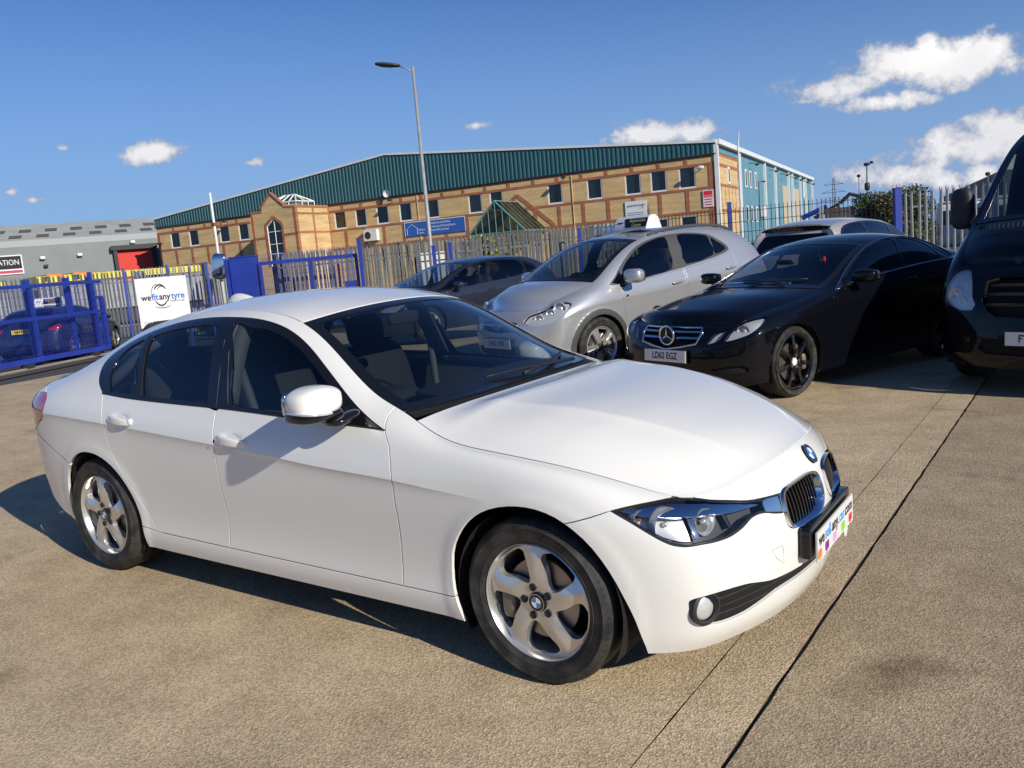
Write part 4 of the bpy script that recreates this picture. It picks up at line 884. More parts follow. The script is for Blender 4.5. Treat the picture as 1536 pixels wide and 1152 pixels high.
def hood_disp(u, q, p):
    """raised crease running along each side of the bonnet"""
    a = np.abs(q); qc = np.interp(u, [4, 5.5, 7, 9.8], [.42, .50, .58, .70]); A = np.interp(u, [4, 5, 7, 9.2, 9.9], [.0, .004, .0075, .006, 0]); t = a-qc
    return A*np.where(t > 0, np.exp(-t/.05), np.exp(t/.16))
def gen_chart(S, disp=None):
    """flank from side-view and plan curves; S: dict of lists over x plus nose/tail sections"""
    g = lambda k, x: float(np.interp(-x, [-a for a in S['x']], S[k])) if k in S else 0.
    C = []
    def column(x, sx=0., fy=1.):
        zb, zB, Yb, zE, Yt, W = (g(k, x) for k in ('zb', 'zB', 'Yb', 'zE', 'Yt', 'W')); zc = g('zc', x) if 'zc' in S else zb+(zB-zb)*.80
        h = zB-zb; b = S.get('bulge', (.40, .93)); zr = S.get('cant', .93)
        ys = [W-.045, W-.022, W-.028, W-.008, W, W, W-.014, Yb, 0, 0, Yt]
        zs = [zb, zb+.09*h, zb+.19*h, zb+.37*h, zb+.58*h, zc, zc+(zB-zc)*.5, zB, 0, 0, zE]
        hgt = zE-zB; ex = (Yb-Yt)
        k = min(1., max(0., (hgt-.08)/.15))   # 0 bonnet/boot .. 1 cabin
        ys[8] = Yb-ex*((1-k)*.30+k*.24); zs[8] = zB+hgt*((1-k)*.45+k*.50)
        ys[9] = Yb-ex*((1-k)*.66+k*.66); zs[9] = zB+hgt*((1-k)*.80+k*zr)
        return [[x, y*fy, z] for y, z in zip(ys, zs)]
    for sec, lst in (('nose', S['nose']), ('body', None), ('tail', S['tail'])):
        if sec == 'body':
            for x in S['x']: C.append(column(x))
        else:
            xe = S['x'][0] if sec == 'nose' else S['x'][-1]; base = column(xe)
            for fy, dx, fz in lst:          # width fraction, distance beyond xe, how far rows take the end section's heights
                P = []
                for r in range(11):
                    zz = base[r][2]*(1-fz)+S[sec+'_z'][r]*fz; off = S[sec+'_in'][r]*fz
                    P.append([xe+dx-off if sec == 'nose' else xe-dx+off, base[r][1]*fy, zz])
                C.append(P)
    return Chart(C, disp=disp)
def arch_flare(arches, amp=.010, rad=.40, crease=None):
    def disp(u, v, p):
        d = np.zeros(len(p))
        for cx, cz, r in arches:
            q = np.hypot(p[:, 0]-cx, p[:, 2]-cz); d += (p[:, 1] > .6)*amp/(1+np.exp(np.clip((q-r-.055)/.009, -40, 40)))
        if crease is not None:
            A, t0 = crease; t = v-t0; d += A*np.where(t < 0, np.exp(np.clip(t/.3, -40, 0)), np.exp(-np.clip(t, 0, 40)/.8))*(p[:, 1] > .6)
        return d
    return disp
NO = [(0., .33, 1.), (.30, .315, 1.), (.57, .27, 1.), (.80, .18, .9), (.94, .08, .5)]
TA = [(.95, .07, .5), (.80, .17, .9), (.50, .235, 1.), (0., .25, 1.)]
COUPE = dict(x=[.47, .2, 0, -.36, -.74, -1.04, -1.33, -1.62, -1.95, -2.3, -2.6, -2.9, -3.25, -3.6],
  zE=[.775, .82, .85, .90, .965, 1.09, 1.22, 1.325, 1.375, 1.385, 1.335, 1.255, 1.155, 1.10], Yt=[.66, .70, .72, .735, .71, .67, .61, .57, .55, .545, .55, .56, .58, .58],
  zB=[.74, .785, .81, .86, .915, .94, .96, .985, 1.015, 1.04, 1.06, 1.075, 1.08, 1.06], Yb=[.80, .83, .845, .85, .85, .85, .845, .84, .835, .835, .835, .83, .82, .79],
  zb=[.20, .19, .18, .18, .18, .18, .18, .18, .18, .18, .18, .20, .24, .28], W=[.86, .875, .885, .89, .893, .893, .893, .893, .893, .893, .892, .888, .87, .83],
  nose=NO, nose_z=[.16, .22, .30, .38, .47, .55, .60, .645, .68, .705, .725], nose_in=[.04, .01, 0, 0, .0, .01, .03, .05, .07, .09, .12],
  tail=TA, tail_z=[.30, .35, .42, .52, .68, .88, .95, 1.0, 1.03, 1.05, 1.07], tail_in=[.05, .02, .01, 0, 0, .02, .03, .04, .05, .06, .07])
CROSS = dict(x=[.47, .25, .08, -.08, -.29, -.52, -.75, -1.02, -1.5, -2.1, -2.6, -2.9, -3.1, -3.22],
  zE=[.93, 1.0, 1.05, 1.10, 1.235, 1.37, 1.48, 1.56, 1.62, 1.64, 1.615, 1.54, 1.40, 1.22], Yt=[.60, .68, .72, .73, .70, .655, .615, .585, .57, .565, .56, .565, .60, .63],
  zB=[.89, .95, .985, 1.01, 1.02, 1.035, 1.05, 1.07, 1.12, 1.175, 1.24, 1.28, 1.25, 1.15], Yb=[.76, .81, .835, .845, .85, .85, .845, .84, .835, .83, .82, .80, .78, .75],
  zb=[.26, .25, .24, .24, .24, .24, .24, .24, .24, .24, .24, .27, .30, .33], W=[.855, .875, .885, .888, .888, .888, .888, .888, .888, .888, .886, .88, .86, .83],
  nose=[(0., .39, 1.), (.30, .375, 1.), (.57, .32, 1.), (.80, .22, .9), (.94, .10, .5)], nose_z=[.22, .28, .36, .44, .54, .63, .69, .74, .775, .80, .82], nose_in=[.06, .02, 0, 0, .0, .01, .02, .04, .07, .10, .14],
  tail=[(.95, .06, .5), (.80, .13, .9), (.50, .19, 1.), (0., .21, 1.)], tail_z=[.33, .40, .5, .62, .78, .95, 1.05, 1.12, 1.2, 1.3, 1.42], tail_in=[.05, .02, .0, 0, .02, .05, .07, .10, .16, .25, .36], cant=.9)
COUPE_UV = {'dlo': [(8.93,7.97),(9.83,9.49),(10.62,9.92),(11.44,10.0),(12.08,10.0),(12.64,10.0),(13.36,10.0),(13.87,9.47),(14.52,9.13),(15.32,8.84),(15.77,8.4),(16.02,7.67),(16.14,7.2),(15.85,7.05),(14.71,7.08),(13.08,7.14),(11.91,7.22),(11.21,7.32),(10.3,7.53),(9.56,7.76)],'g1': [(9.4,8.29),(10.04,9.08),(10.78,9.5),(11.51,9.74),(12.1,9.75),(12.72,9.55),(13.3,9.29),(12.99,8.27),(12.82,7.28),(11.54,7.39),(10.34,7.65)],'g2': [(13.51,9.17),(13.99,8.96),(14.52,8.72),(14.92,8.44),(15.12,7.96),(15.3,7.25),(14.1,7.22),(13.09,7.28),(13.18,8.2)],'g3': [(15.24,8.38),(15.63,8.01),(15.87,7.46),(15.98,7.27),(15.58,7.23),(15.29,7.84)],'fgap': [(8.84,7.35),(8.77,4.74),(8.98,2.82)],'rgap': [(13.04,7.15),(13.18,5.03),(13.33,3.0)],'lamp': [(2.6,5.71),(2.79,6.56),(3.26,8.14),(4.24,9.37),(5.23,9.19),(5.72,8.08),(5.42,6.97),(4.93,6.38),(4.21,6.15),(3.37,5.99)],'lamp2': [(1.79,5.4),(2.0,6.38),(2.36,7.58),(3.18,9.05),(2.74,7.43),(2.34,5.97),(2.05,5.55)],'grille': [(0.0,9.3),(1.77,9.24),(1.66,7.53),(1.36,5.32),(0.65,4.77),(0.02,4.43)],'intake': [(2.03,2.45),(2.73,2.75),(3.6,2.8),(3.97,2.25),(3.55,1.92),(2.62,1.92)],'handle': [(12.97,6.06)],'mirror': [(10.48,8.02)],'star': [(0.0,6.12)],'badge': [(0.0,10.0)]}
CROSS_UV = {'lamp': [(1.66,6.31),(1.97,7.46),(2.22,8.82),(2.96,10.0),(4.21,9.53),(4.93,8.17),(5.37,6.88),(5.42,6.5),(5.17,6.13),(4.57,5.74),(3.69,5.57),(2.89,5.3),(2.43,5.1),(2.1,5.51)],'dlo': [(8.63,7.47),(9.73,8.55),(10.58,8.84),(11.45,9.19),(12.28,9.52),(12.9,9.46),(13.53,9.17),(14.15,8.78),(14.43,8.31),(14.63,7.85),(14.68,7.5),(14.13,7.28),(13.09,7.12),(12.65,7.07),(10.69,7.0)],'g0': [(8.75,7.56),(9.71,8.37),(9.49,7.18)],'g1': [(9.64,7.25),(9.84,8.26),(10.59,8.67),(11.43,9.0),(12.23,9.26),(12.84,9.2),(12.72,8.19),(12.64,7.17),(11.75,7.1),(10.73,7.13)],'g2': [(13.22,9.1),(13.69,8.92),(14.12,8.66),(14.12,8.19),(14.09,7.38),(13.12,7.24),(13.12,8.11)],'g3': [(14.23,8.52),(14.38,8.21),(14.57,7.84),(14.64,7.55),(14.17,7.39),(14.17,7.91)],'fgap': [(9.42,6.96),(9.41,5.23),(9.57,4.13),(9.64,3.17)],'bgap': [(12.97,6.97),(12.97,5.63),(12.95,4.54)],'handle': [(12.64,5.69),(14.61,6.01)],'mirror': [(11.01,7.32)]}
VANS = dict(x=[.55, .35, .15, 0, -.2, -.42, -.68, -1.0, -1.8, -2.8, -3.8, -4.7],
  zE=[1.16, 1.29, 1.40, 1.50, 1.72, 1.96, 2.2, 2.36, 2.42, 2.43, 2.43, 2.42], Yt=[.76, .80, .82, .83, .82, .80, .77, .73, .72, .72, .72, .72],
  zB=[1.04, 1.15, 1.24, 1.28, 1.30, 1.32, 1.33, 1.34, 1.34, 1.34, 1.34, 1.34], Yb=[.90, .93, .945, .95, .955, .955, .955, .955, .955, .955, .955, .955],
  zb=[.28, .28, .28, .28, .28, .28, .28, .28, .28, .28, .3, .32], W=[.95, .965, .975, .98, .985, .985, .985, .985, .985, .985, .985, .98],
  nose=[(0., .42, 1.), (.30, .41, 1.), (.57, .37, 1.), (.80, .28, .9), (.94, .14, .5)], nose_z=[.24, .32, .40, .50, .62, .74, .84, .93, 1.0, 1.05, 1.09], nose_in=[.03, .0, 0, 0, .02, .04, .07, .10, .13, .17, .22],
  tail=[(.97, .05, .4), (.85, .10, .9), (.5, .12, 1.), (0., .13, 1.)], tail_z=[.32, .45, .6, .8, 1.0, 1.2, 1.3, 1.5, 1.8, 2.1, 2.4], tail_in=[.03, .01, .0, 0, .0, .0, .0, .01, .02, .03, .06], cant=.95)
HATCH = dict(CROSS); HATCH.update(x=[.47, .25, .05, -.20, -.45, -.70, -.95, -1.22, -1.6, -2.1, -2.6, -2.9, -3.1, -3.25],
  zE=[.80, .86, .90, .94, 1.05, 1.16, 1.26, 1.335, 1.385, 1.395, 1.36, 1.29, 1.16, 1.02], zB=[.77, .82, .85, .87, .885, .895, .91, .925, .95, .98, 1.01, 1.03, 1.0, .95],
  zb=[.20]*10+[.22, .25, .28, .3], nose_z=[.18, .24, .31, .38, .47, .54, .60, .65, .69, .72, .74], tail_z=[.30, .36, .44, .55, .68, .80, .88, .95, 1.03, 1.12, 1.22])
ESTATE = dict(CROSS); ESTATE.update(zE=[.88, .95, 1.0, 1.05, 1.17, 1.29, 1.40, 1.48, 1.55, 1.585, 1.58, 1.555, 1.52, 1.47], zB=[.85, .90, .94, .96, .97, .975, .98, .99, 1.02, 1.05, 1.08, 1.10, 1.11, 1.12],
  x=[.47, .25, .08, -.08, -.29, -.52, -.75, -1.02, -1.5, -2.1, -2.7, -3.1, -3.35, -3.5], Yt=[.60, .68, .72, .73, .70, .655, .615, .585, .57, .565, .56, .56, .57, .58], tail_z=[.30, .38, .48, .60, .75, .90, 1.0, 1.10, 1.22, 1.34, 1.46], tail_in=[.05, .02, 0, 0, .01, .03, .05, .09, .15, .21, .30])
GTAB = lambda c, w, r, t: [[0, 0, 0, 2, 2], [4, .24, .045, 2, 2.6], [6, .22, .06, 2, 3.4], [c-1.2, .20, .07, 2.2, 3.6], [c-.3, .17, .05, 2.8, 3], [c+.2, .16, .035, 2.8, 2.4], [w, .10, .05, 2.4, 2.2], [w+1, .04, .05, 2.2, 2.2], [r-1.5, 0, .05, 2.2, 2.2], [r, -.04, .045, 2.2, 2.2], [t-1, -.10, .03, 2.2, 2.2], [t, -.12, .025, 2.2, 2], [t+4, 0, 0, 2, 2]]
def build_car(label, ch, pose, pm, S, cat='car', far=False, name='parked_car', group=None):
    T = thing(name, label, cat, (pose[0], pose[1], S.get('z', 0.)), pose[2], group, far)
    nt_ = len(TA); tu = ch.J-1-len(S.get('tailn', TA))+0.0
    c, w_, r = S['u']    # cowl, windscreen top, roof end (chart columns)
    top = TopFit(ch, S.get('tab') or GTAB(c, w_, r, tu)).fit(4., tu, 1.6, 1.0); C = Cutter(ch); CT = Cutter(top); h = S.get('h', .035); full = S.get('full', True)
    gap = S.get('gap', .003); dep = S.get('depth', .012)
    R_w, rr, wid, yo = S['wheel']; sty = S.get('style', 'ten')
    arches = [xz(ch, arch_pts(cx, R_w*.99, ra, zb, 18)) for cx, ra, zb in S['arch']]
    D = S['dlo']; G = S['glass']; J1 = ch.J-1.
    body = poly_join(vline(0, 0, arches[0][0][0], 6), arches[0], vline(0, arches[0][-1][0], arches[1][0][0], 10), arches[1], vline(0, arches[1][-1][0], J1, 8), uline(J1, 0, 10, 12), vline(10, J1, 0, 50), uline(0, 10, 0, 12))
    for s in (-1, 1):
        doors = S.get('doors', []); lamps = S.get('lamps', []); holes = [D]+[d for d in doors]+[l[1] for l in lamps]+([S['grille']] if 'grille' in S else [])+([S['intake']] if 'intake' in S else [])
        C.cut('body_side', body, pm, T, holes, s, h=h, gap=gap*.5, depth=dep, hgap=gap*.5)
        for i, d in enumerate(doors): C.cut('front_door' if i == 0 else 'rear_door', d, pm, T, (), s, h=h, gap=gap, depth=dep)
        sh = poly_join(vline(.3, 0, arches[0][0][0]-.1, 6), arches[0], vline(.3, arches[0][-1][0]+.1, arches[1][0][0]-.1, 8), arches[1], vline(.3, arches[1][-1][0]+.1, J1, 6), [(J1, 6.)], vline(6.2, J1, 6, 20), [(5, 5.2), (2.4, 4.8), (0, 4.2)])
        C.cut('gap_shade_sheet', sh, M_SHELL, T, (), s, depth=0, off=-.018, h=.10)  # added sheet, its black colour gives the door gaps their shade
        su = C.cut('window_surround', D, S.get('surround', M_TRIM), T, G, s, h=h, off=.0005, gap=.0005, depth=.01)
        for k, g in enumerate(G): C.cut(S.get('gnames', ['front_side_window', 'rear_side_window', 'quarter_window', 'corner_window'])[k], g, S.get('gmat', [M_GLASS]*4)[k], T, (), s, h=.06, off=-.005, gap=-.003, depth=0)
        if S.get('chrome'): sweep_on(C, S['chrome'], s, .007, .004, 'chrome_strip', M_CHROME, su, 6, True)
        for nm, poly, mt_, inner in lamps:
            lo = C.cut(nm, poly, mt_, T, (), s, h=.03, off=.002, gap=.001, depth=.01)
            if inner:
                C.cut('lamp_housing', poly, inner, lo, (), s, h=.04, off=-.032, gap=.0, depth=0)
                for (u, v, rad) in S.get('bulbs', []):
                    p, n = C.pt(u, v, s, -.03); fw = Vector((.93, s*.36, 0)).normalized(); q = MB()
                    q.lathe([(rad*math.sin(a), -rad*.9*math.cos(a)) for a in np.linspace(.25, 1.5, 8)]+[(rad*1.06, .0), (rad*1.06, -.03)], 'x', (0, 0, 0), 20); q.add(*blob((-.01, 0, 0), (.014, rad*.5, rad*.5), (1, 1), nu=12, nv=8))
                    o = q.build('reflector', M_REFL, lo, smooth=True, auto=40); o.data.transform(Matrix.Translation(p) @ fw.to_track_quat('X', 'Z').to_matrix().to_4x4())
        if 'grille' in S: C.cut('grille_back', S['grille'], M_SHELL, T, (), s, h=.05, off=-.05, gap=-.003, depth=0)
        if 'intake' in S: C.cut('lower_intake', S['intake'], M_PLAS, T, (), s, h=.05, off=-.04, gap=-.003, depth=0)
        if 'clad' in S:
            for (cx, ra, zb), a in zip(S['arch'], arches):
                a2 = xz(ch, arch_pts(cx, R_w*.99, ra+.062, zb, 18)); C.cut('arch_cladding', poly_join(a, a2[::-1]), M_CLAD, T, (), s, h=.03, off=.006, gap=-.001, depth=.015)
            C.cut('sill_cladding', poly_join(vline(0.02, arches[0][-1][0]+.3, arches[1][0][0]-.3, 10), vline(1.5, arches[1][0][0]-.2, arches[0][-1][0]+.2, 10)), M_CLAD, T, (), s, h=.05, off=.006, gap=0, depth=.015)
        for hx, hz_ in S.get('handles', []):
            u, v = ch.inv([hx], [hz_])[0]; p, n = C.pt(u, v, s); q = MB()
            q.add(*blob((p[0], p[1]+s*.022, p[2]), (.10, .013, .018), (.6, .6), (0, R_(5), 0), nu=20, nv=10)); q.build('door_handle', pm if S.get('hcol') is None else S['hcol'], T, smooth=True)
        if 'mirror' in S:
            mx, my, mz, sx, sy, sz = S['mirror']; q = MB(); q.add(*blob((mx, s*my, mz), (sx, sy, sz), (.6, .65), (0, 0, R_(8)*s), nu=22, nv=14)); mi = q.build('door_mirror', S.get('mmat', pm), T, smooth=True)
            q = MB(); q.tube([(mx+.05, s*(my-sy*.7), mz-sz*.8), (mx+.10, s*(my-sy*1.5), mz-sz*1.5)], [.03, .035], 8); q.add(*blob((mx-.04, s*my, mz), (sx*.7, sy*.9, sz*.85), (.4, .4), nu=16, nv=10)); q.build('mirror_arm', M_TRIM, mi, smooth=True)
        for (cx, ra, zb) in S['arch']:
            q = MB(); a = np.linspace(R_(-25), R_(205), 20); R1 = ra; yy = [float(ch.P([ch.inv([cx], [R_w])[0][0]], [3.])[0][1])-.02][0]
            v = [(cx+R1*math.cos(t), s*yy, R_w+R1*math.sin(t)) for t in a]+[(cx+R1*math.cos(t), s*.5, R_w+R1*math.sin(t)) for t in a]; n_ = len(a)
            q.add(v, [(i, i+1, n_+i+1, n_+i) for i in range(n_-1)]+[tuple(range(n_, 2*n_))]); q.build('wheel_housing', M_SHELL, T)
            wheel(T, (cx, s*yo, R_w), s, R_w, wid, rr, sty, s, tyre_n=56, simple=not full)
    def tp(u0, u1, q0=-1, q1=1, n=18): return [(u0, float(q)) for q in np.linspace(q0, q1, n)]+[(float(u), q1) for u in np.linspace(u0, u1, n)[1:-1]]+[(u1, float(q)) for q in np.linspace(q1, q0, n)]+[(float(u), q0) for u in np.linspace(u1, u0, n)[1:-1]]
    CT.cut('bonnet', tp(4., c), pm, T, h=.045, gap=gap, depth=dep); CT.cut('scuttle_panel', tp(c, c+.5, -.98, .98), M_RUB, T, h=.06, off=-.01, depth=0)
    CT.cut('windscreen_surround', tp(c+.15, w_, -.997, .997), M_TRIM, T, [tp(c+.4, w_-.25, -.92, .92)], h=.05, gap=.001, depth=.01)
    CT.cut('windscreen', tp(c+.35, w_-.2, -.94, .94), S.get('wmat', M_GLASS), T, h=.08, off=-.004, gap=-.003, depth=0)
    rf = CT.cut('roof', tp(w_+.02, r), pm, T, h=.06, gap=gap, depth=dep)
    if r < tu-.3:
        CT.cut('rear_screen', tp(r+.05, min(tu, S.get('rs', tu))-.05, -.93, .93), M_GLASSD, T, h=.06, off=.001, depth=0); CT.cut('tailgate_top', tp(r+.02, tu, -.999, .999), M_TRIM if S.get('rs') is None else pm, T, h=.06, off=-.004, depth=0)
    if S.get('seats'): glass_house(T, *S['seats'])
    else:
        q = MB(); b0 = S['tub']; v, f = blob(((b0[0]+b0[1])/2, 0, b0[2]*.5+.25), ((b0[1]-b0[0])/2, .70, b0[2]*.5-.2), (.3, .25)); q.add(v, f); q.build('cabin_interior', M_INT, T, smooth=True)
    q = MB(); q.box(S['under'][0], S['under'][1], -.66, .66, S['under'][2], S['under'][2]+.03); q.build('underbody', M_SHELL, T)
    return T, ch, C, CT, rf
def roof_sign(parent, far=False):
    """taxi-style wedge lying along the roof, centred on the parent's origin"""
    q = MB(); pr = [(-.17, 0), (-.165, .03), (-.10, .17), (-.04, .205), (.04, .205), (.10, .17), (.165, .03), (.17, 0)]
    q.prism(pr, -.34, .34, lambda a, b, h: (a, h, b)); o = q.build('sign_body', M_WPLAIN, parent, smooth=True, auto=35)
    for s in (1, -1):
        q = MB(); f = lambda a, t: (s*(.1655-.0655*t), a, .03+.14*t)
        n = Vector((.14, 0, .0655)).normalized()
        def P_(a, t): b = f(a, t); return (b[0]+s*n.x*.0025, b[1], b[2]+n.z*.0025)
        y0, y1 = (-.10, .335) if s > 0 else (-.335, .10)
        q.add([P_(y0*s if False else y0, .02), P_(y1, .02), P_(y1, .98), P_(y0-.05 if s > 0 else y0, .98)], [(0, 1, 2, 3)]); q.build('black_panel', M_INK, o)
        fr_ = frame(P_(.12*s, .5), (0, s, 0), (-s*.0655, 0, .14)); fr_.translation = fr_.translation+Vector((s*n.x, 0, n.z))*.002
        t1 = text('sign_lettering', 'Automotive', .085, M_GOLD, o, fr_ @ Matrix.Translation((0, .035, 0)), .0006, shear=.2, sx=.8)
        t2 = text('sign_lettering', 'Centre', .085, M_GOLD, o, fr_ @ Matrix.Translation((0, -.042, 0)), .0006, shear=.2, sx=.8)
        fr2 = frame(P_(-.22*s, .5), (0, s, 0), (-s*.0655, 0, .14)); fr2.translation = fr2.translation+Vector((s*n.x, 0, n.z))*.002
        text('sign_lettering', 'HIRE', .06, M_INK, o, fr2, .0006, sx=.8) if False else None
        q = MB(); q.add([tuple(fr2 @ Vector(p)) for p in ((-.07, .0, 0), (.05, .0, 0), (.05, .022, 0), (-.07, .022, 0))], [(0, 1, 2, 3)]); q.build('grey_print', M_PLAS, o)
M_GOLD = mat('gold_lettering', (.55, .50, .25), .4)
def cars():
    U = COUPE_UV
    cap = lambda L, t: [(u, min(v, t)) for u, v in L]
    # ---- black coupe
    ch = gen_chart(COUPE, arch_flare([(0, .33, .365), (-2.76, .33, .365)], .008, crease=(.006, 5.4)))
    dlo = smooth_line([(8.93, 7.75), (9.83, 9.2), (10.62, 9.55), (11.44, 9.66), (12.4, 9.66), (13.3, 9.55), (14.52, 9.25), (15.32, 8.84), (15.77, 8.4), (16.02, 7.75), (16.14, 7.25), (15.85, 7.05), (14.71, 7.06), (13.08, 7.12), (11.91, 7.20), (10.9, 7.35), (9.9, 7.55)], 2, True)
    g1 = smooth_line([(9.5, 8.2), (10.04, 8.9), (10.78, 9.25), (11.51, 9.40), (12.3, 9.42), (13.2, 9.3), (13.05, 8.3), (12.86, 7.30), (11.54, 7.40), (10.3, 7.62)], 2, True)
    g2 = smooth_line([(13.42, 9.22), (14.1, 9.05), (14.62, 8.8), (14.98, 8.44), (15.15, 7.96), (15.3, 7.28), (14.1, 7.22), (13.11, 7.27), (13.22, 8.2)], 2, True)
    lampU = smooth_line(U['lamp'], 2, True); l2 = smooth_line(U['lamp2'], 2, True)
    S = dict(u=(8.55, 12.1, 15.2), rs=17.6, wheel=(.33, .262, .235, .855), style='black', arch=[(0, .365, .17), (-2.76, .365, .2)], dlo=dlo, glass=[g1, g2, U['g3']], chrome=dlo, doors=[poly_join([(8.84, 7.6), (8.80, 5.9), (8.78, 4.4), (8.98, 2.6), (9.2, 1.3)], vline(1.3, 9.4, 13.2, 12), [(13.33, 3.0), (13.22, 5.0), (13.04, 7.0)], [(11.91, 7.08), (10.9, 7.2), (9.9, 7.38)])],
        lamps=[('headlamp', lampU, M_LENS, M_BOWL), ('side_lamp', l2, M_LENS, M_BOWL), ('tail_lamp', [(18.7, 7.6), (21, 7.6), (21, 5.2), (18.9, 5.3)], M_REDL, None)], bulbs=[(3.7, 7.2, .055)], grille=poly_join([(0, 9.3), (.9, 9.3), (1.74, 9.24), (1.66, 7.53), (1.36, 5.32), (.65, 4.77), (0.0, 4.43)]), intake=smooth_line(U['intake'], 2, True),
        handles=[(-1.94, .93)], mirror=(-.98, .965, 1.04, .075, .12, .062), seats=([(-1.62, -.36, .26), (-1.62, .36, .26), (-2.4, .34, .3)], -.80, .93, (-1.2, -.36, .84), (-2.9, -.35, .2, 1.0)), under=(-3.5, .35, .19), h=.035)
    T, ch, C, CT, rf = build_car('glossy black two-door coupe with black wheels and a chrome star grille beside the van', ch, (-1.4902, 4.8955, 4.3773), M_BLACKP, S)
    # grille bars, frame and star
    gp = [(0.02, 9.1), (.9, 9.1), (1.72, 9.05), (1.64, 7.53), (1.36, 5.4), (.65, 4.85), (0.02, 4.55)]
    full_ = list(C.line(gp, 1, .006))+list(C.line(gp[::-1], -1, .006)); q = MB(); q.tube(full_, .011, 6, closed=True); q.build('grille_frame', M_CHROME, T, smooth=True)
    for v, um in ((7.75, 1.62), (6.35, 1.45)):
        pl = list(C.line([(u, v) for u in np.linspace(um, 0, 8)], -1, -.01))+list(C.line([(u, v) for u in np.linspace(0, um, 8)[1:]], 1, -.01)); q = MB()
        for i in range(len(pl)-1):
            a, b = pl[i], pl[i+1]; q.add([a+[0, 0, -.018], b+[0, 0, -.018], b+[.012, 0, 0], a+[.012, 0, 0], a+[0, 0, .018], b+[0, 0, .018]], [(0, 1, 2, 3), (3, 2, 5, 4)])
        q.build('grille_bar', M_CHROME, T)
    p, n = C.pt(0, 6.7, 1, .025); q = MB(); a = np.linspace(0, 2*math.pi, 36, endpoint=False); rs_ = .088
    q.tube([(p[0], p[1]+rs_*math.cos(t), p[2]+rs_*math.sin(t)) for t in a], .011, 8, closed=True)
    for t in (90, 210, 330): q.tube([(p[0]+.004, p[1], p[2]), (p[0], p[1]+rs_*.97*math.cos(R_(t)), p[2]+rs_*.97*math.sin(R_(t)))], [.013, .003], 6)
    q.build('star_emblem', M_CHROME, T, smooth=True); q = MB(); q.lathe([(.0003, -.006), (rs_, -.006)], 'x', tuple(p), 30); q.build('emblem_back', M_INK, T)
    p, n = C.pt(0, 9.75, 1, .004); roundel(T, p+np.array([-.03, 0, .012]), (.35, 0, 1), .022, (-1, 0, .3))
    plate(T, (.818, 0, .452), (0, 1, 0), (-.05, 0, 1), 'LD62 EGZ')
    q = MB(); q.add(*blob((-1.06, 0, 1.19), (.018, .11, .03), (.5, .5))); q.build('rear_view_mirror', M_INT, T, smooth=True)
    q = MB(); q.add(*blob((-1.13, .42, 1.20), (.012, .018, .035), (.8, .8))); q.build('red_windscreen_tag', M_REDL, T, smooth=True)
    q = MB(); q.box(-.76, -.74, -.06, .28, .99, 1.0); q.box(-.86, -.72, -.66, -.40, 1.0, 1.004); q.build('dashboard_papers', M_PLATEW, T)
    for a, b in (((8.9, -.1), (9.3, .72)), ((8.9, .5), (9.2, -.3))):
        q = MB(); q.tube([CT.pt(a[0]+(b[0]-a[0])*t, a[1]+(b[1]-a[1])*t, 1, .014)[0] for t in np.linspace(0, 1, 8)], .007, 6); q.build('wiper', M_RUB, T, smooth=True)
    # ---- silver crossover
    U = CROSS_UV
    ch = gen_chart(CROSS, arch_flare([(0, .347, .385), (-2.555, .347, .385)], .012, crease=(.007, 5.2)))
    dlo = smooth_line([(8.63, 7.40), (9.2, 8.0), (9.73, 8.5), (10.58, 8.95), (11.45, 9.25), (12.28, 9.42), (13.0, 9.40), (13.6, 9.2), (14.15, 8.82), (14.45, 8.31), (14.70, 7.85), (14.75, 7.45), (14.13, 7.20), (13.09, 7.06), (12.65, 7.02), (10.69, 6.98), (9.4, 7.05)], 2, True)
    fd = poly_join([(9.32, 6.98), (9.35, 5.6), (9.42, 4.2), (9.6, 2.9), (9.75, 1.7)], vline(1.7, 9.9, 12.7, 8), [(12.9, 3.), (12.95, 4.6), (12.96, 5.7), (12.96, 6.93)], [(11.8, 6.91), (10.69, 6.90)])
    rd = poly_join([(13.02, 6.95), (13.02, 4.6), (13.0, 3.), (12.85, 1.7)], vline(1.7, 12.9, 13.6, 4), [(13.75, 2.4), (14.1, 3.4), (14.55, 4.4), (14.85, 5.6), (14.88, 6.9), (14.78, 7.3)], [(14.13, 7.08), (13.6, 7.0)])
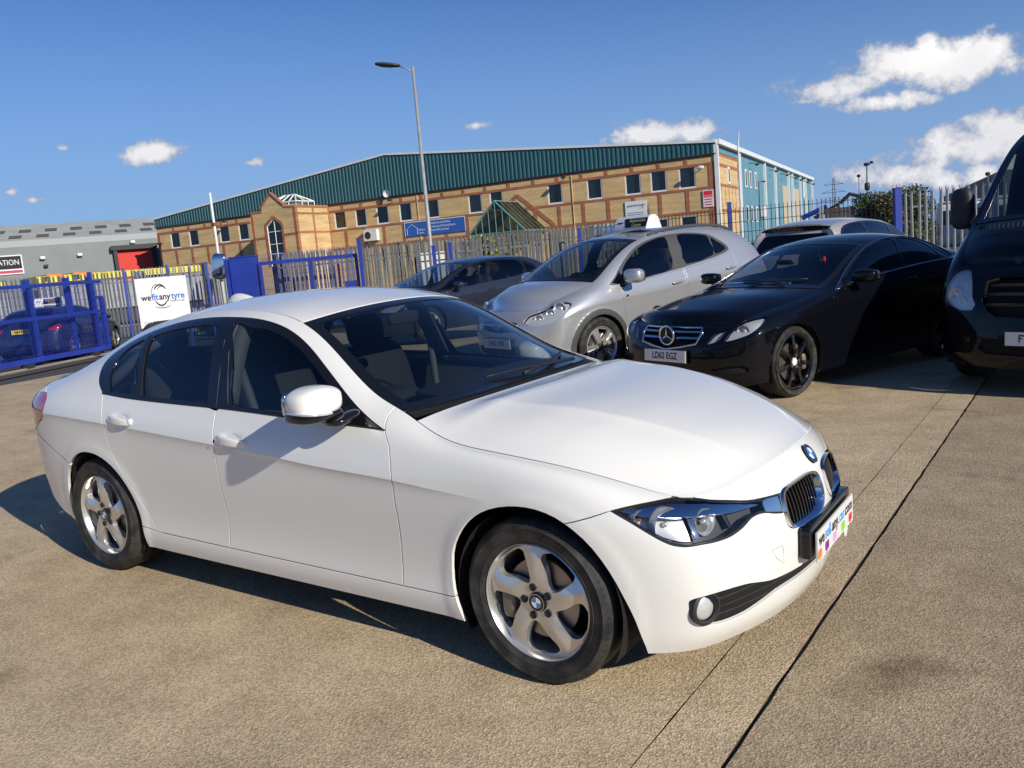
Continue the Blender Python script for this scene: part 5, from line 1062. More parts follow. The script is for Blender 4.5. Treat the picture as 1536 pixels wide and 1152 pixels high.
    S = dict(u=(7.75, 11.75, 15.9), wheel=(.347, .238, .225, .865), style='ten', arch=[(0, .385, .2), (-2.555, .385, .22)], dlo=dlo, glass=[[(8.85, 7.5), (9.6, 8.28), (9.5, 7.14), (9.2, 7.15)], smooth_line([(9.68, 7.14), (9.84, 8.2), (10.59, 8.67), (11.43, 9.0), (12.23, 9.22), (12.75, 9.24), (12.68, 8.19), (12.60, 7.14), (11.75, 7.07), (10.73, 7.05)], 2, True), smooth_line([(13.18, 9.16), (13.69, 8.98), (14.10, 8.70), (14.12, 8.19), (14.09, 7.36), (13.12, 7.20), (13.10, 8.11)], 2, True), smooth_line([(14.2, 8.5), (14.36, 8.21), (14.57, 7.84), (14.62, 7.55), (14.17, 7.38), (14.17, 7.91)], 2, True)],
        gnames=['corner_window', 'front_side_window', 'rear_side_window', 'quarter_window'], surround=M_CLAD, doors=[fd, rd], lamps=[('headlamp', smooth_line([(1.75, 6.31), (1.97, 7.30), (2.22, 8.3), (2.96, 9.2), (4.1, 9.2), (4.93, 8.17), (5.37, 6.98), (5.42, 6.6), (5.17, 6.13), (4.57, 5.74), (3.69, 5.57), (2.89, 5.4), (2.43, 5.3), (2.1, 5.51)], 2, True), M_LENS, M_BOWL), ('tail_lamp', [(17.0, 6.9), (17.6, 7.0), (19, 7.2), (20, 7.2), (20, 5.2), (18.6, 5.0), (17.4, 5.4)], M_REDL, None)],
        bulbs=[(4.5, 7.2, .075), (3.6, 7.5, .055), (2.7, 6.9, .055)], grille=smooth_line([(0, 6.6), (.8, 6.55), (1.3, 6.3), (1.45, 5.6), (1.3, 4.9), (.8, 4.6), (0, 4.5)], 1) and poly_join([(0, 6.6), (.8, 6.55), (1.3, 6.3), (1.45, 5.6), (1.3, 4.9), (.8, 4.6), (0, 4.5)]), intake=poly_join([(0, 2.8), (1.6, 2.8), (2.3, 2.4), (1.8, 1.5), (0, 1.4)]), clad=True,
        handles=[(-1.33, .985), (-2.38, 1.09)], mirror=(-.47, .985, 1.13, .085, .125, .085), seats=([(-1.25, -.37, .42), (-1.25, .37, .42), (-2.1, .34, .46), (-2.1, -.34, .46)], -.15, 1.03, (-.72, -.37, 1.0), (-2.7, .05, .3, 1.1)), under=(-3.1, .4, .23), h=.035)
    T, ch, C, CT, rf = build_car('silver crossover with dark wheel arch cladding and an Automotive Centre sign on its roof', ch, (-3.9877, 5.7243, 4.3982), M_SILVER, S)
    for s in (-1, 1):
        pl = C.line([(u, 9.85) for u in np.linspace(12.3, 15.7, 14)], s, .0); pl[:, 2] += .03*np.sin(np.linspace(0, math.pi, 14))**.4+.012; pl[:, 1] -= s*.03; q = MB(); q.tube(list(pl), .020, 8); q.build('roof_rail', M_CLAD, T, smooth=True)
    pl = list(C.line([(u, 5.75) for u in np.linspace(1.38, 0, 6)], -1, .0))+list(C.line([(u, 5.75) for u in np.linspace(0, 1.38, 6)[1:]], 1, .0)); q = MB(); q.tube(pl, .024, 8); q.build('grille_bar', M_CHROME, T, smooth=True)
    for v in (5.1, 6.25): q = MB(); q.tube(list(C.line([(u, v) for u in np.linspace(1.25, 0, 6)], -1, -.03))+list(C.line([(u, v) for u in np.linspace(0, 1.25, 6)[1:]], 1, -.03)), .012, 6); q.build('grille_bar', M_PLAS, T, smooth=True)
    p, n = C.pt(0, 5.75, 1, .03); q = MB(); a = np.linspace(0, 2*math.pi, 30, endpoint=False); q.tube([(p[0], .055*math.cos(t), p[2]+.055*math.sin(t)) for t in a], .007, 8, closed=True); q.tube([(p[0], -.05, p[2]+.012), (p[0], .01, p[2]+.006), (p[0], -.01, p[2]-.006), (p[0], .05, p[2]-.012)], .006, 6); q.build('emblem', M_CHROME, T, smooth=True)
    plate(T, (.885, 0, .46), (0, 1, 0), (0, 0, 1), 'LN65 FDK')
    for s in (-1, 1): p, n = C.pt(*ch.inv([-.44], [.90])[0], s, .003); q = MB(); q.add(*blob(tuple(p), (.03, .004, .012), (.7, .7), nu=12, nv=6)); q.build('side_indicator', M_CHROME, T, smooth=True)
    P4 = thing('roof_sign', 'white and black wedge sign reading Automotive Centre on the roof of the silver crossover', 'sign', (0, 0, 0), 4.3982)
    rl = np.array([-1.42, 0.16, 1.672]); cz, sz = math.cos(4.3982), math.sin(4.3982); P4.location = (-3.9877+rl[0]*cz-rl[1]*sz, 5.7243+rl[0]*sz+rl[1]*cz, rl[2]); roof_sign(P4); P4.scale = (.85, .85, .85)
    # ---- charcoal hatchback behind
    gd = [(7.6, 7.35), (8.6, 8.3), (9.6, 8.95), (10.6, 9.3), (11.7, 9.5), (12.8, 9.5), (13.8, 9.3), (14.6, 8.9), (15.2, 8.3), (15.5, 7.7), (15.5, 7.25), (14.5, 7.08), (12.5, 7.0), (10.5, 6.98), (8.6, 7.05)]
    gg = [smooth_line([(8.2, 7.25), (8.9, 8.1), (9.8, 8.75), (10.8, 9.1), (11.85, 9.28), (11.85, 7.1), (10.3, 7.08)], 2, True), smooth_line([(12.3, 9.28), (13.3, 9.2), (14.1, 9.0), (14.45, 8.6), (14.4, 7.25), (12.3, 7.1)], 2, True), [(14.65, 8.6), (15.05, 8.1), (15.3, 7.65), (14.65, 7.3)]]
    base = dict(u=(7.9, 11.9, 15.3), wheel=(.32, .225, .21, .85), arch=[(0, .355, .18), (-2.6, .355, .2)], dlo=smooth_line(gd, 2, True), glass=gg, mirror=(-.62, .96, .97, .07, .11, .06), handles=[(-1.45, .84), (-2.3, .88)], tub=(-2.9, -.3, .92), under=(-3.1, .35, .2), h=.06, full=False,
        lamps=[('headlamp', [(1.9, 6.3), (2.4, 8.2), (4.2, 9.3), (5.6, 8.2), (5.1, 6.3), (3.4, 5.6)], M_LENS, M_REFL), ('tail_lamp', [(17.2, 6.9), (19, 7.0), (20.3, 6.9), (20.3, 5.3), (18.7, 5.2), (17.5, 5.6)], M_REDL, None)])
    S = dict(base); S['seats'] = ([(-1.35, -.36, .26), (-1.35, .36, .26), (-2.15, 0, .3)], -.35, .88, (-.85, -.36, .82), (-2.8, -.1, .2, .95))
    T, ch, C, CT, rf = build_car('charcoal hatchback half hidden behind the white saloon roof and the silver crossover', gen_chart(HATCH, arch_flare([(0, .32, .355), (-2.6, .32, .355)])), (-9.03, 8.58, R_(255)), M_DARKP, S)
    q = MB(); q.add(*blob((-2.6, 0, 1.42), (.09, .02, .035), (1, .8), nu=12, nv=8)); q.build('roof_aerial', M_DARKP, T, smooth=True)
    # ---- champagne estate seen from behind
    S = dict(base); S.update(u=(7.6, 11.6, 17.3), arch=[(0, .355, .2), (-2.7, .355, .22)], gmat=[M_GLASSD]*4, mirror=(-.45, .97, 1.05, .07, .11, .07), handles=[(-1.3, .93), (-2.2, .98)], tub=(-3.2, -.2, 1.0), under=(-3.4, .35, .2),
        dlo=smooth_line([(8.3, 7.3), (9.3, 8.2), (10.4, 8.9), (11.6, 9.35), (13., 9.5), (14.6, 9.4), (16.0, 9.1), (16.9, 8.5), (17.2, 7.7), (17.0, 7.15), (15, 7.0), (12, 7.0), (9.5, 7.0)], 2, True), glass=[smooth_line([(9.0, 7.3), (9.6, 8.1), (10.6, 8.75), (11.6, 9.15), (12.3, 9.25), (12.3, 7.12)], 2, True), [(12.6, 9.25), (14.3, 9.2), (14.3, 7.15), (12.6, 7.12)], smooth_line([(14.6, 9.15), (15.8, 8.9), (16.6, 8.4), (16.9, 7.8), (16.7, 7.3), (14.6, 7.2)], 2, True)],
        lamps=[('headlamp', base['lamps'][0][1], M_LENS, M_REFL), ('tail_lamp', [(17.8, 6.6), (19, 6.7), (20.0, 6.6), (20.0, 4.8), (18.7, 4.8), (18., 5.2)], M_REDL, None), ('rear_screen', poly_join([(22., 9.6), (20.2, 9.55), (19.7, 9.4), (19.5, 8.4), (19.4, 7.2), (19.6, 7.0), (22., 7.0)]), M_GLASSD, M_INT)])
    T, ch, C, CT, rf = build_car('champagne silver people carrier seen from behind, dark tailgate glass, beyond the black coupe', gen_chart(ESTATE, arch_flare([(0, .32, .355), (-2.7, .32, .355)])), (-1.97, 14.1, R_(82)), M_CHAMP, S)
    # ---- black van at the right edge
    S = dict(u=(7.35, 11.2, 15.5), tailn=[0]*4, wheel=(.345, .205, .225, .93), style='seven', arch=[(0, .40, .28), (-3.6, .40, .3)], dlo=[(8.3, 7.2), (9.0, 8.1), (10.2, 8.7), (11.3, 9.0), (11.8, 8.9), (11.9, 7.1), (10, 7.0)], glass=[[(8.7, 7.3), (9.3, 8.0), (10.3, 8.5), (11.3, 8.75), (11.7, 8.7), (11.7, 7.2)]], mirror=(-.30, 1.10, 1.60, .07, .11, .20), mmat=M_PLAS, handles=[(-1.2, 1.1)],
        lamps=[('headlamp', smooth_line([(2.05, 4.9), (2.15, 6.0), (2.45, 7.6), (2.9, 8.9), (3.4, 9.3), (3.8, 8.7), (4.1, 7.2), (4.15, 5.6), (4.0, 4.7)], 2, True), M_LENS, M_BOWL), ('tail_lamp', [(18.2, 7.), (18.6, 7.), (18.6, 4.), (18.2, 4.)], M_REDL, None)], bulbs=[(3.1, 5.9, .075), (2.6, 5.5, .04)], grille=poly_join([(0, 8.1), (1.5, 8.1), (1.85, 7.7), (1.75, 5.8), (1.5, 4.9), (1.2, 4.5), (0, 4.4)]), intake=poly_join([(0, 2.9), (1.6, 2.9), (1.8, 2.0), (1.5, 1.5), (0, 1.4)]), tub=(-1.6, -.1, 1.35), under=(-4.6, .4, .3), h=.06, seats=([(-1.0, -.45, .75), (-1.0, .45, .75)], -.05, 1.36, (-.5, -.45, 1.32), (-1.9, .1, .5, 1.35)), full=True)
    T, ch, C, CT, rf = build_car('tall black panel van facing the camera at the right edge, grey headlamp and FT07 plate', gen_chart(VANS, arch_flare([(0, .345, .40), (-3.6, .345, .40)], .012)), (1.46, 5.78, R_(255)), M_BLACKP, S, 'van', name='parked_van')
    plate(T, (.975, 0.02, .50), (0, 1, 0), (0, 0, 1), 'FT07 UYN')
    for v in (5.4, 6.3, 7.2): q = MB(); q.tube(list(C.line([(u, v) for u in np.linspace(1.6, 0, 6)], -1, -.02))+list(C.line([(u, v) for u in np.linspace(0, 1.6, 6)[1:]], 1, -.02)), .016, 6); q.build('grille_bar', M_PLAS, T, smooth=True)
    p, n = C.pt(0, 6.6, 1, .03); q = MB(); a = np.linspace(0, 2*math.pi, 36, endpoint=False); q.tube([(p[0], .10*math.cos(t), p[2]+.10*math.sin(t)) for t in a], .012, 8, closed=True)
    for t in (90, 210, 330): q.tube([tuple(p), (p[0], .098*math.cos(R_(t)), p[2]+.098*math.sin(R_(t)))], [.014, .004], 6)
    q.build('star_emblem', M_CHROME, T, smooth=True)
    for k in range(30):
        y = -.62+k*.043; q = MB(); a = CT.pt(6.45, y/.83, 1, .004)[0]; b = CT.pt(6.95, y/.83-.03, 1, .004)[0]; q.tube([a, b], .007, 4); q.build('bonnet_vent_slat', M_RUB, T)
    for a, b in (((7.6, -.1), (8.2, .75)), ((7.6, .55), (8.1, -.3))):
        q = MB(); q.tube([CT.pt(a[0]+(b[0]-a[0])*t, a[1]+(b[1]-a[1])*t, 1, .016)[0] for t in np.linspace(0, 1, 8)], .008, 6); q.build('wiper', M_RUB, T, smooth=True)
    return base
CARBASE = None
# ------------------------------------------------ yard ground
def ground_mat(name, c0, c1, stones=True):
    m = bpy.data.materials.new(name); m.use_nodes = True; nt = m.node_tree; b = nt.nodes['Principled BSDF']; b.inputs['Roughness'].default_value = .85; b.inputs['Specular IOR Level'].default_value = .3
    tc = nt.nodes.new('ShaderNodeTexCoord')
    def noise(s, d=6, r=.6):
        n = nt.nodes.new('ShaderNodeTexNoise'); n.inputs['Scale'].default_value = s; n.inputs['Detail'].default_value = d; n.inputs['Roughness'].default_value = r; nt.links.new(tc.outputs['Object'], n.inputs[0]); return n.outputs[0]
    def ramp(x, p0, p1, a, b_):
        r = nt.nodes.new('ShaderNodeValToRGB'); r.color_ramp.elements[0].position = p0; r.color_ramp.elements[1].position = p1; r.color_ramp.elements[0].color = (*a, 1); r.color_ramp.elements[1].color = (*b_, 1); nt.links.new(x, r.inputs[0]); return r.outputs[0]
    def mul(a, b_, f=1.):
        x = nt.nodes.new('ShaderNodeMix'); x.data_type = 'RGBA'; x.blend_type = 'MULTIPLY'; x.inputs[0].default_value = f; nt.links.new(a, x.inputs[6]); nt.links.new(b_, x.inputs[7]); return x.outputs[2]
    base = ramp(noise(.55, 9, .62), .35, .68, c0, c1)
    base = mul(base, ramp(noise(3.2, 8, .7), .30, .62, (.80, .78, .75), (1.08, 1.08, 1.06)))
    v = nt.nodes.new('ShaderNodeTexVoronoi'); v.inputs['Scale'].default_value = 130; nt.links.new(tc.outputs['Object'], v.inputs[0])
    sc = nt.nodes.new('ShaderNodeSeparateColor'); nt.links.new(v.outputs['Color'], sc.inputs[0])
    base = mul(base, ramp(sc.outputs[0], .0, 1., (.70, .68, .65), (1.28, 1.26, 1.22)))
    g = ramp(noise(190, 3, .7), .34, .66, (.74, .72, .69), (1.22, 1.20, 1.17)); base = mul(base, g)
    # oily dark stains
    st = ramp(noise(1.3, 5, .5), .62, .74, (1, 1, 1), (.55, .52, .50)); base = mul(base, st)
    nt.links.new(base, b.inputs['Base Color'])
    bp = nt.nodes.new('ShaderNodeBump'); bp.inputs['Strength'].default_value = .7; bp.inputs['Distance'].default_value = .003; ad = nt.nodes.new('ShaderNodeMath'); ad.operation = 'ADD'
    nt.links.new(v.outputs['Distance'], ad.inputs[0]); nt.links.new(noise(60, 5, .7), ad.inputs[1]); nt.links.new(ad.outputs[0], bp.inputs['Height']); nt.links.new(bp.outputs[0], b.inputs['Normal'])
    return m
M_YARD = ground_mat('worn_tan_concrete', (.44, .35, .24), (.60, .49, .345))
M_YARD2 = ground_mat('worn_brown_concrete', (.34, .275, .19), (.44, .36, .255))
M_STRIP = ground_mat('pale_joint_concrete', (.44, .355, .245), (.58, .475, .335))
M_JOINT = mat('dirty_joint_filler', (.13, .10, .065), .9, bump=(90, .6))
M_ROAD = mat('asphalt', (.075, .07, .066), .85, noise=(3, .2), bump=(120, .5))
M_GRAVEL = mat('gravel', (.36, .28, .17), .9, noise=(60, .45), bump=(60, 1.))
M_GRASS = mat('grass', (.07, .10, .025), .8, noise=(9, .4), bump=(60, 1.))
def sheet(name, poly, z, m, far=False, **kw):
    me = mesh(name, [(a, b, z) for a, b in poly], [tuple(range(len(poly)))]); o = link(name, me, m, kind='structure', **kw)
    if far: o.matrix_world = FARM
    return o
def ragged(x, y0, y1, amp, step, seed):
    rd = random.Random(seed); return [(x+rd.uniform(-amp, amp), y) for y in np.arange(y0, y1, step)]+[(x, y1)]
sheet('ground', [(-1600, -900), (1600, -900), (1600, 1800), (-1600, 1800)], -.02, M_ROAD, True)
def mark(name, pts, w_, z, m_, seed):
    rd = random.Random(seed); pts = smooth_line(pts, 8); v = []
    for i, p in enumerate(pts):
        a = pts[min(i+1, len(pts)-1)]; b = pts[max(i-1, 0)]; t = Vector((a[0]-b[0], a[1]-b[1])).normalized(); ww = w_*rd.uniform(.25, 1)*math.sin(math.pi*(i+.5)/len(pts))**.5
        v += [(p[0]-t.y*ww, p[1]+t.x*ww, z), (p[0]+t.y*ww, p[1]-t.x*ww, z)]
    return link(name, mesh(name, v, [(2*i, 2*i+1, 2*i+3, 2*i+2) for i in range(len(pts)-1)]), m_, None, kind='structure')
# yard: two concrete bays with a pale channel strip between them; joints are real gaps over the filler
YN, YS = 14.5, -7.
L0 = ragged(.508, YS, YN, .0015, .11, 1); L1 = ragged(.514, YS, YN, .0015, .11, 2); L2 = ragged(.748, YS, YN, .0025, .10, 3); L3 = ragged(.760, YS, YN, .003, .10, 4)
sheet('joint_filler', [(-.2, YS), (1.6, YS), (1.6, YN), (-.2, YN)], -.010, M_JOINT)
FN = TFAR @ np.array([0, 0, 1.]); FP = CAM+TFAR @ (np.zeros(3)-CAM)
def zfar(x, y): return FP[2]-(FN[0]*(x-FP[0])+FN[1]*(y-FP[1]))/FN[2]
def drape(o, sub=.6):
    """let a yard sheet run down onto the surrounding ground beyond the parked cars"""
    me = o.data; bm = bmesh.new(); bm.from_mesh(me); bmesh.ops.triangulate(bm, faces=bm.faces)
    for _ in range(7):
        es = [e for e in bm.edges if e.calc_length() > (.9 if min((e.verts[0].co.xy-Vector((1.6, -3.2))).length, (e.verts[1].co.xy-Vector((1.6, -3.2))).length) > 11 else 3.)]
        if not es: break
        bmesh.ops.subdivide_edges(bm, edges=es, cuts=1); bmesh.ops.triangulate(bm, faces=[f for f in bm.faces if len(f.verts) > 3])
    for v in bm.verts:
        d = math.hypot(v.co.x-1.66, v.co.y+3.25); t = min(1, max(0, (d-14.5)/4.5)); t = t*t*(3-2*t); v.co.z = v.co.z*(1-t)+(zfar(v.co.x, v.co.y)+.02+v.co.z)*t
    bmesh.ops.recalc_face_normals(bm, faces=bm.faces); bm.to_mesh(me); bm.free()
    if sum(p.normal.z for p in me.polygons) < 0: me.flip_normals()
    me.polygons.foreach_set('use_smooth', [True]*len(me.polygons))
yw = sheet('yard_concrete_west', [(-13.5, YS), (L0[0][0], YS)]+L0+[(-10, YN), (-17.5, 12.0)], 0., M_YARD)
sheet('joint_strip', L1+L2[::-1], .003, M_STRIP)
ye = sheet('yard_concrete_east', L3+[(22, YN), (22, YS)], -.001, M_YARD2)
for o in (yw, ye): drape(o)
M_SCUFF = mat('pale_scuff', (.60, .50, .37), .9, noise=(30, .2)); M_TYREM = mat('tyre_smear', (.20, .165, .12), .85, noise=(14, .3)); M_CRACK = mat('hairline_crack', (.20, .16, .11), .9)
# ------------------------------------------------ brick business centre with its shed
def brick_mat(name, c1, c2, mort):
    m = bpy.data.materials.new(name); m.use_nodes = True; nt = m.node_tree; b = nt.nodes['Principled BSDF']; b.inputs['Roughness'].default_value = .85
    tc = nt.nodes.new('ShaderNodeTexCoord'); sp = nt.nodes.new('ShaderNodeSeparateXYZ'); nt.links.new(tc.outputs['Object'], sp.inputs[0]); ad = nt.nodes.new('ShaderNodeMath'); ad.operation = 'ADD'; nt.links.new(sp.outputs[0], ad.inputs[0]); nt.links.new(sp.outputs[1], ad.inputs[1])
    cb = nt.nodes.new('ShaderNodeCombineXYZ'); nt.links.new(ad.outputs[0], cb.inputs[0]); nt.links.new(sp.outputs[2], cb.inputs[1])
    t = nt.nodes.new('ShaderNodeTexBrick'); t.inputs['Scale'].default_value = 1.; t.inputs['Brick Width'].default_value = .225; t.inputs['Row Height'].default_value = .075; t.inputs['Mortar Size'].default_value = .006; t.inputs['Mortar Smooth'].default_value = .2; t.inputs['Bias'].default_value = -.1
    t.inputs['Color1'].default_value = (*c1, 1); t.inputs['Color2'].default_value = (*c2, 1); t.inputs['Mortar'].default_value = (*mort, 1); nt.links.new(cb.outputs[0], t.inputs[0])
    n = nt.nodes.new('ShaderNodeTexNoise'); n.inputs['Scale'].default_value = .9; n.inputs['Detail'].default_value = 6; nt.links.new(tc.outputs['Object'], n.inputs[0])
    mp = nt.nodes.new('ShaderNodeMapping'); mp.inputs['Scale'].default_value = (.5, .5, 4); nt.links.new(tc.outputs['Object'], mp.inputs[0]); nt.links.new(mp.outputs[0], n.inputs[0])
    r = nt.nodes.new('ShaderNodeMapRange'); r.inputs[1].default_value = .3; r.inputs[2].default_value = .7; r.inputs[3].default_value = .8; r.inputs[4].default_value = 1.15; nt.links.new(n.outputs[0], r.inputs[0])
    v = nt.nodes.new('ShaderNodeVectorMath'); v.operation = 'SCALE'; nt.links.new(t.outputs[0], v.inputs[0]); nt.links.new(r.outputs[0], v.inputs['Scale']); nt.links.new(v.outputs[0], b.inputs['Base Color'])
    bp = nt.nodes.new('ShaderNodeBump'); bp.inputs['Strength'].default_value = .5; bp.inputs['Distance'].default_value = .01; bp.invert = True; nt.links.new(t.outputs['Fac'], bp.inputs['Height']); nt.links.new(bp.outputs[0], b.inputs['Normal'])
    return m
M_BUFF = brick_mat('buff_brick', (.66, .46, .215), (.58, .385, .165), (.50, .42, .30))
M_RED = brick_mat('red_brick', (.40, .14, .065), (.31, .105, .05), (.36, .24, .17))
M_TEAL = mat('teal_steel_cladding', (.024, .098, .115), .42, noise=(.7, .10), coat=.15)
M_TEAL2 = mat('teal_steel_wall', (.12, .27, .34), .45, noise=(.5, .10))
M_FLASH = mat('white_flashing', (.70, .71, .70), .45, noise=(1.5, .08))
M_UPVC = mat('white_window_frame', (.74, .75, .76), .3)
M_PANE = glass_mat('building_glass', (.55, .62, .62), ior=1.6)
M_ROOM = mat('dark_room', (.02, .022, .025), .9)
M_BLIND = mat('pale_green_blind', (.30, .34, .30), .8, noise=(20, .2))
M_DARKST = mat('dark_steel', (.03, .03, .032), .5)
M_CREAM = mat('cream_roller_door', (.52, .44, .30), .5)
def holed_wall(mb, a0, a1, z0, z1, off, holes, depth=.12, flip=False):
    """rectangular wall with rectangular openings and reveals, in a/z plane"""
    A = sorted({a0, a1, *[h[0] for h in holes], *[h[1] for h in holes]}); Z = sorted({z0, z1, *[h[2] for h in holes], *[h[3] for h in holes]})
    for i in range(len(A)-1):
        for j in range(len(Z)-1):
            ca, cz = (A[i]+A[i+1])/2, (Z[j]+Z[j+1])/2
            if any(h[0] < ca < h[1] and h[2] < cz < h[3] for h in holes): continue
            q = [(A[i], off, Z[j]), (A[i], off, Z[j+1]), (A[i+1], off, Z[j+1]), (A[i+1], off, Z[j])]; mb.add(q, [(0, 1, 2, 3)])
    for h in holes:
        v = [(h[0], off, h[2]), (h[1], off, h[2]), (h[1], off, h[3]), (h[0], off, h[3])]; mb.add(v+[(x, off-depth, z) for x, _, z in v], [(0, 1, 5, 4), (1, 2, 6, 5), (2, 3, 7, 6), (3, 0, 4, 7)])
def window(parent, a0, a1, z0, z1, off, blind=.5, t=.07, mull=0):
    q = MB(); d = .03
    for x0, x1, y0, y1 in ((a0, a1, z0, z0+t), (a0, a1, z1-t, z1), (a0, a0+t, z0+t, z1-t), (a1-t, a1, z0+t, z1-t)): q.box(x0, x1, off-d, off+d, y0, y1)
    for k in range(mull): x = a0+(a1-a0)*(k+1)/(mull+1); q.box(x-t*.3, x+t*.3, off-d, off+d*.8, z0+t, z1-t)
    w_ = q.build('window', M_UPVC, parent)
    q = MB(); q.box(a0-.03, a1+.03, off-.02, off+.07, z0-.05, z0-.001); q.build('sill', M_UPVC, w_)
    q = MB(); q.add([(a0+t, off-.012, z0+t), (a0+t, off-.012, z1-t), (a1-t, off-.012, z1-t), (a1-t, off-.012, z0+t)], [(0, 1, 2, 3)]); q.build('pane', M_PANE, w_)
    q = MB(); q.add([(a0-.2, off-.5, z0-.3), (a0-.2, off-.5, z1+.3), (a1+1.0, off-.5, z1+.3), (a1+1.0, off-.5, z0-.3)], [(0, 1, 2, 3)]); q.build('room', M_ROOM, w_)
    if blind > 0:
        q = MB(); n_ = 7; x0, x1 = a1-t-(a1-a0-2*t)*blind, a1-t
        for k in range(n_): xa = x0+(x1-x0)*k/n_; q.add([(xa, off-.10, z0+t), (xa+(x1-x0)/n_*.8, off-.14, z0+t), (xa+(x1-x0)/n_*.8, off-.14, z1-t), (xa, off-.10, z1-t)], [(0, 1, 2, 3)])
        q.build('blind', M_BLIND, w_)
    return w_
def corrugated(mb, a0, a1, ztop, zbot, off, pitch=.30, dep=.045, axis='a'):
    x = a0; pr = []
    while x < a1-1e-6:
        for f_, d in ((0, 0), (.42, 0), (.52, dep), (.90, dep), (1., 0)):
            xx = x+f_*pitch
            if xx <= a1+1e-6 and (not pr or xx-pr[-1][0] > 1e-6): pr.append((xx, d))
        x += pitch
    v = []; 
    for xx, d in pr:
        t_, b_ = ztop(xx), zbot(xx); v += [(xx, off+d, b_), (xx, off+d, t_)] if axis == 'a' else [(off+d, xx, b_), (off+d, xx, t_)]
    mb.add(v, [(2*i, 2*i+1, 2*i+3, 2*i+2) for i in range(len(pr)-1)])
def gable_z(a): return 7.42+2.30*(1-abs(a-23.63)/23.63)
def build_centre():
    T = thing('business_centre', 'long buff brick business centre with red brick bands and a teal ribbed gable', 'building')
    c0 = Vector((-18.0305, 48.1016, 0)); dA = Vector((-.9871, -.1603, 0)); nA = Vector((.1603, -.9871, 0)); m = Matrix.Identity(4)
    for i in range(3): m[i][0] = dA[i]; m[i][1] = nA[i]; m[i][3] = c0[i]
    T.matrix_world = FARM @ m
    W = [(44.72, 45.77), (42.6, 43.66), (39.24, 40.3), (37.2, 38.25), (27.66, 28.72), (25.8, 26.8), (23.84, 24.89), (21.85, 22.9), (19.57, 20.6), (16.13, 17.18), (14.5, 15.5), (10.11, 11.15), (7.33, 8.36), (4.73, 5.76), (3.06, 4.08), (1.22, 2.26)]
    H = [(a, b, 4.9, 6.2) for a, b in W]+[(1.27, 2.3, 2.1, 3.2), (3.1, 4.1, 2.1, 3.2), (7.3, 8.3, 2.1, 3.2)]
    q = MB(); holed_wall(q, 0, 47.27, 0, 6.74, 0, H); q.build('wall', M_BUFF, T, recalc=False)
    rd = random.Random(3)
    for i, h in enumerate(H): window(T, *h, -.05, blind=[.55, .0, .6, .45, .7, .5, .0, .5, .55, .9, .5, .35, .5, .55, .5, .6, .0, .4, 0][i])
    def band(a0, a1, z0, z1, o=.025): q = MB(); q.box(a0, a1, .001, o, z0, z1); q.build('brick_band', M_RED, T)
    for a0, a1 in ((.0, 29.10), (36.9, 47.25)):
        band(a0, a1, 6.14, 6.31); band(a0, a1, 4.72, 4.87); band(a0, a1, 6.63, 6.72, .03)
    for a0, a1 in ((0.0, 12.2), (15.0, 29.1), (36.9, 47.25)): band(a0, a1, 3.30, 3.47)
    for a in (.12, 1.79, 3.54, 5.26, 6.98, 8.70, 10.42, 12.14, 15.7, 17.4, 19.15, 20.9, 22.65, 24.38, 26.1, 27.8, 38.26, 40.02, 41.75, 43.51, 45.3, 47.12): band(a-.12, a+.12, 3.472, 4.718, .028)
    for a in (1.78, 3.52, 5.25, 6.98, 8.7, 10.4, 12.14, 13.99, 15.79, 17.51, 19.2, 20.93, 22.65, 24.35, 26.18, 27.9, 38.3, 40., 41.77, 43.56, 45.3): band(a-.11, a+.11, 6.312, 6.628, .028)
    band(.0, .42, 4.875, 6.138, .03); band(.0, .42, 3.475, 4.715, .031); band(.0, .42, 0, 3.295, .03); band(46.95, 47.25, 0, 3.295, .03); band(46.95, 47.25, 4.875, 6.138, .03)
    q = MB(); corrugated(q, -.1, 47.35, gable_z, lambda a: 6.80, .06); q.build('gable_cladding', M_TEAL, T, recalc=False)
    q = MB(); q.box(-.1, 47.35, .0, .13, 6.745, 6.80); q.build('drip_flashing', M_DARKST, T)
    for s in (0, 1):
        q = MB(); a0, a1 = ((-.15, 23.63), (23.63, 47.42))[s]; z0, z1 = gable_z(a0), gable_z(a1); h = .14
        q.add([(a0, -.1, z0), (a1, -.1, z1), (a1, .16, z1), (a0, .16, z0), (a0, -.1, z0+h), (a1, -.1, z1+h), (a1, .16, z1+h), (a0, .16, z0+h)], [(0, 3, 2, 1), (4, 5, 6, 7), (0, 1, 5, 4), (2, 3, 7, 6), (0, 4, 7, 3), (1, 2, 6, 5)]); q.build('verge_flashing', M_FLASH, T)
        q = MB(); n_ = 40; q.add([(a0, -.1, z0+.05), (a1, -.1, z1+.05), (a1, -52, z1+.05), (a0, -52, z0+.05)], [(0, 1, 2, 3)]); q.build('roof', M_TEAL, T)
    # right flank: brick bay, pilasters, teal bays
    q = MB(); q.add([(0, 0, 0), (0, 0, 6.9), (0, -7.2, 6.9), (0, -7.2, 0)], [(0, 1, 2, 3)]); q.build('side_brick_wall', M_BUFF, T)
    for z0, z1 in ((6.74, 6.9), (6.1, 6.3), (4.88, 5.05), (3.3, 3.47)): q = MB(); q.box(-.025, -.001, -7.2, -.35, z0, z1); q.build('brick_band', M_RED, T)
    q = MB(); q.box(-.03, -.001, -.32, 0, 0, 6.9); q.build('brick_band', M_RED, T)
    for k in range(5): q = MB(); y = -1.6-k*1.15; q.box(-.018, -.001, y-.035, y+.035, 3.48, 4.87); q.build('wall_joint', M_RED, T)
    q = MB(); q.box(-.06, .02, -4.3, -3.7, 5.1, 6.2); q.build('side_window', M_UPVC, T); q = MB(); q.box(-.065, -.055, -4.15, -3.85, 5.25, 6.05); q.build('pane', M_ROOM, T)
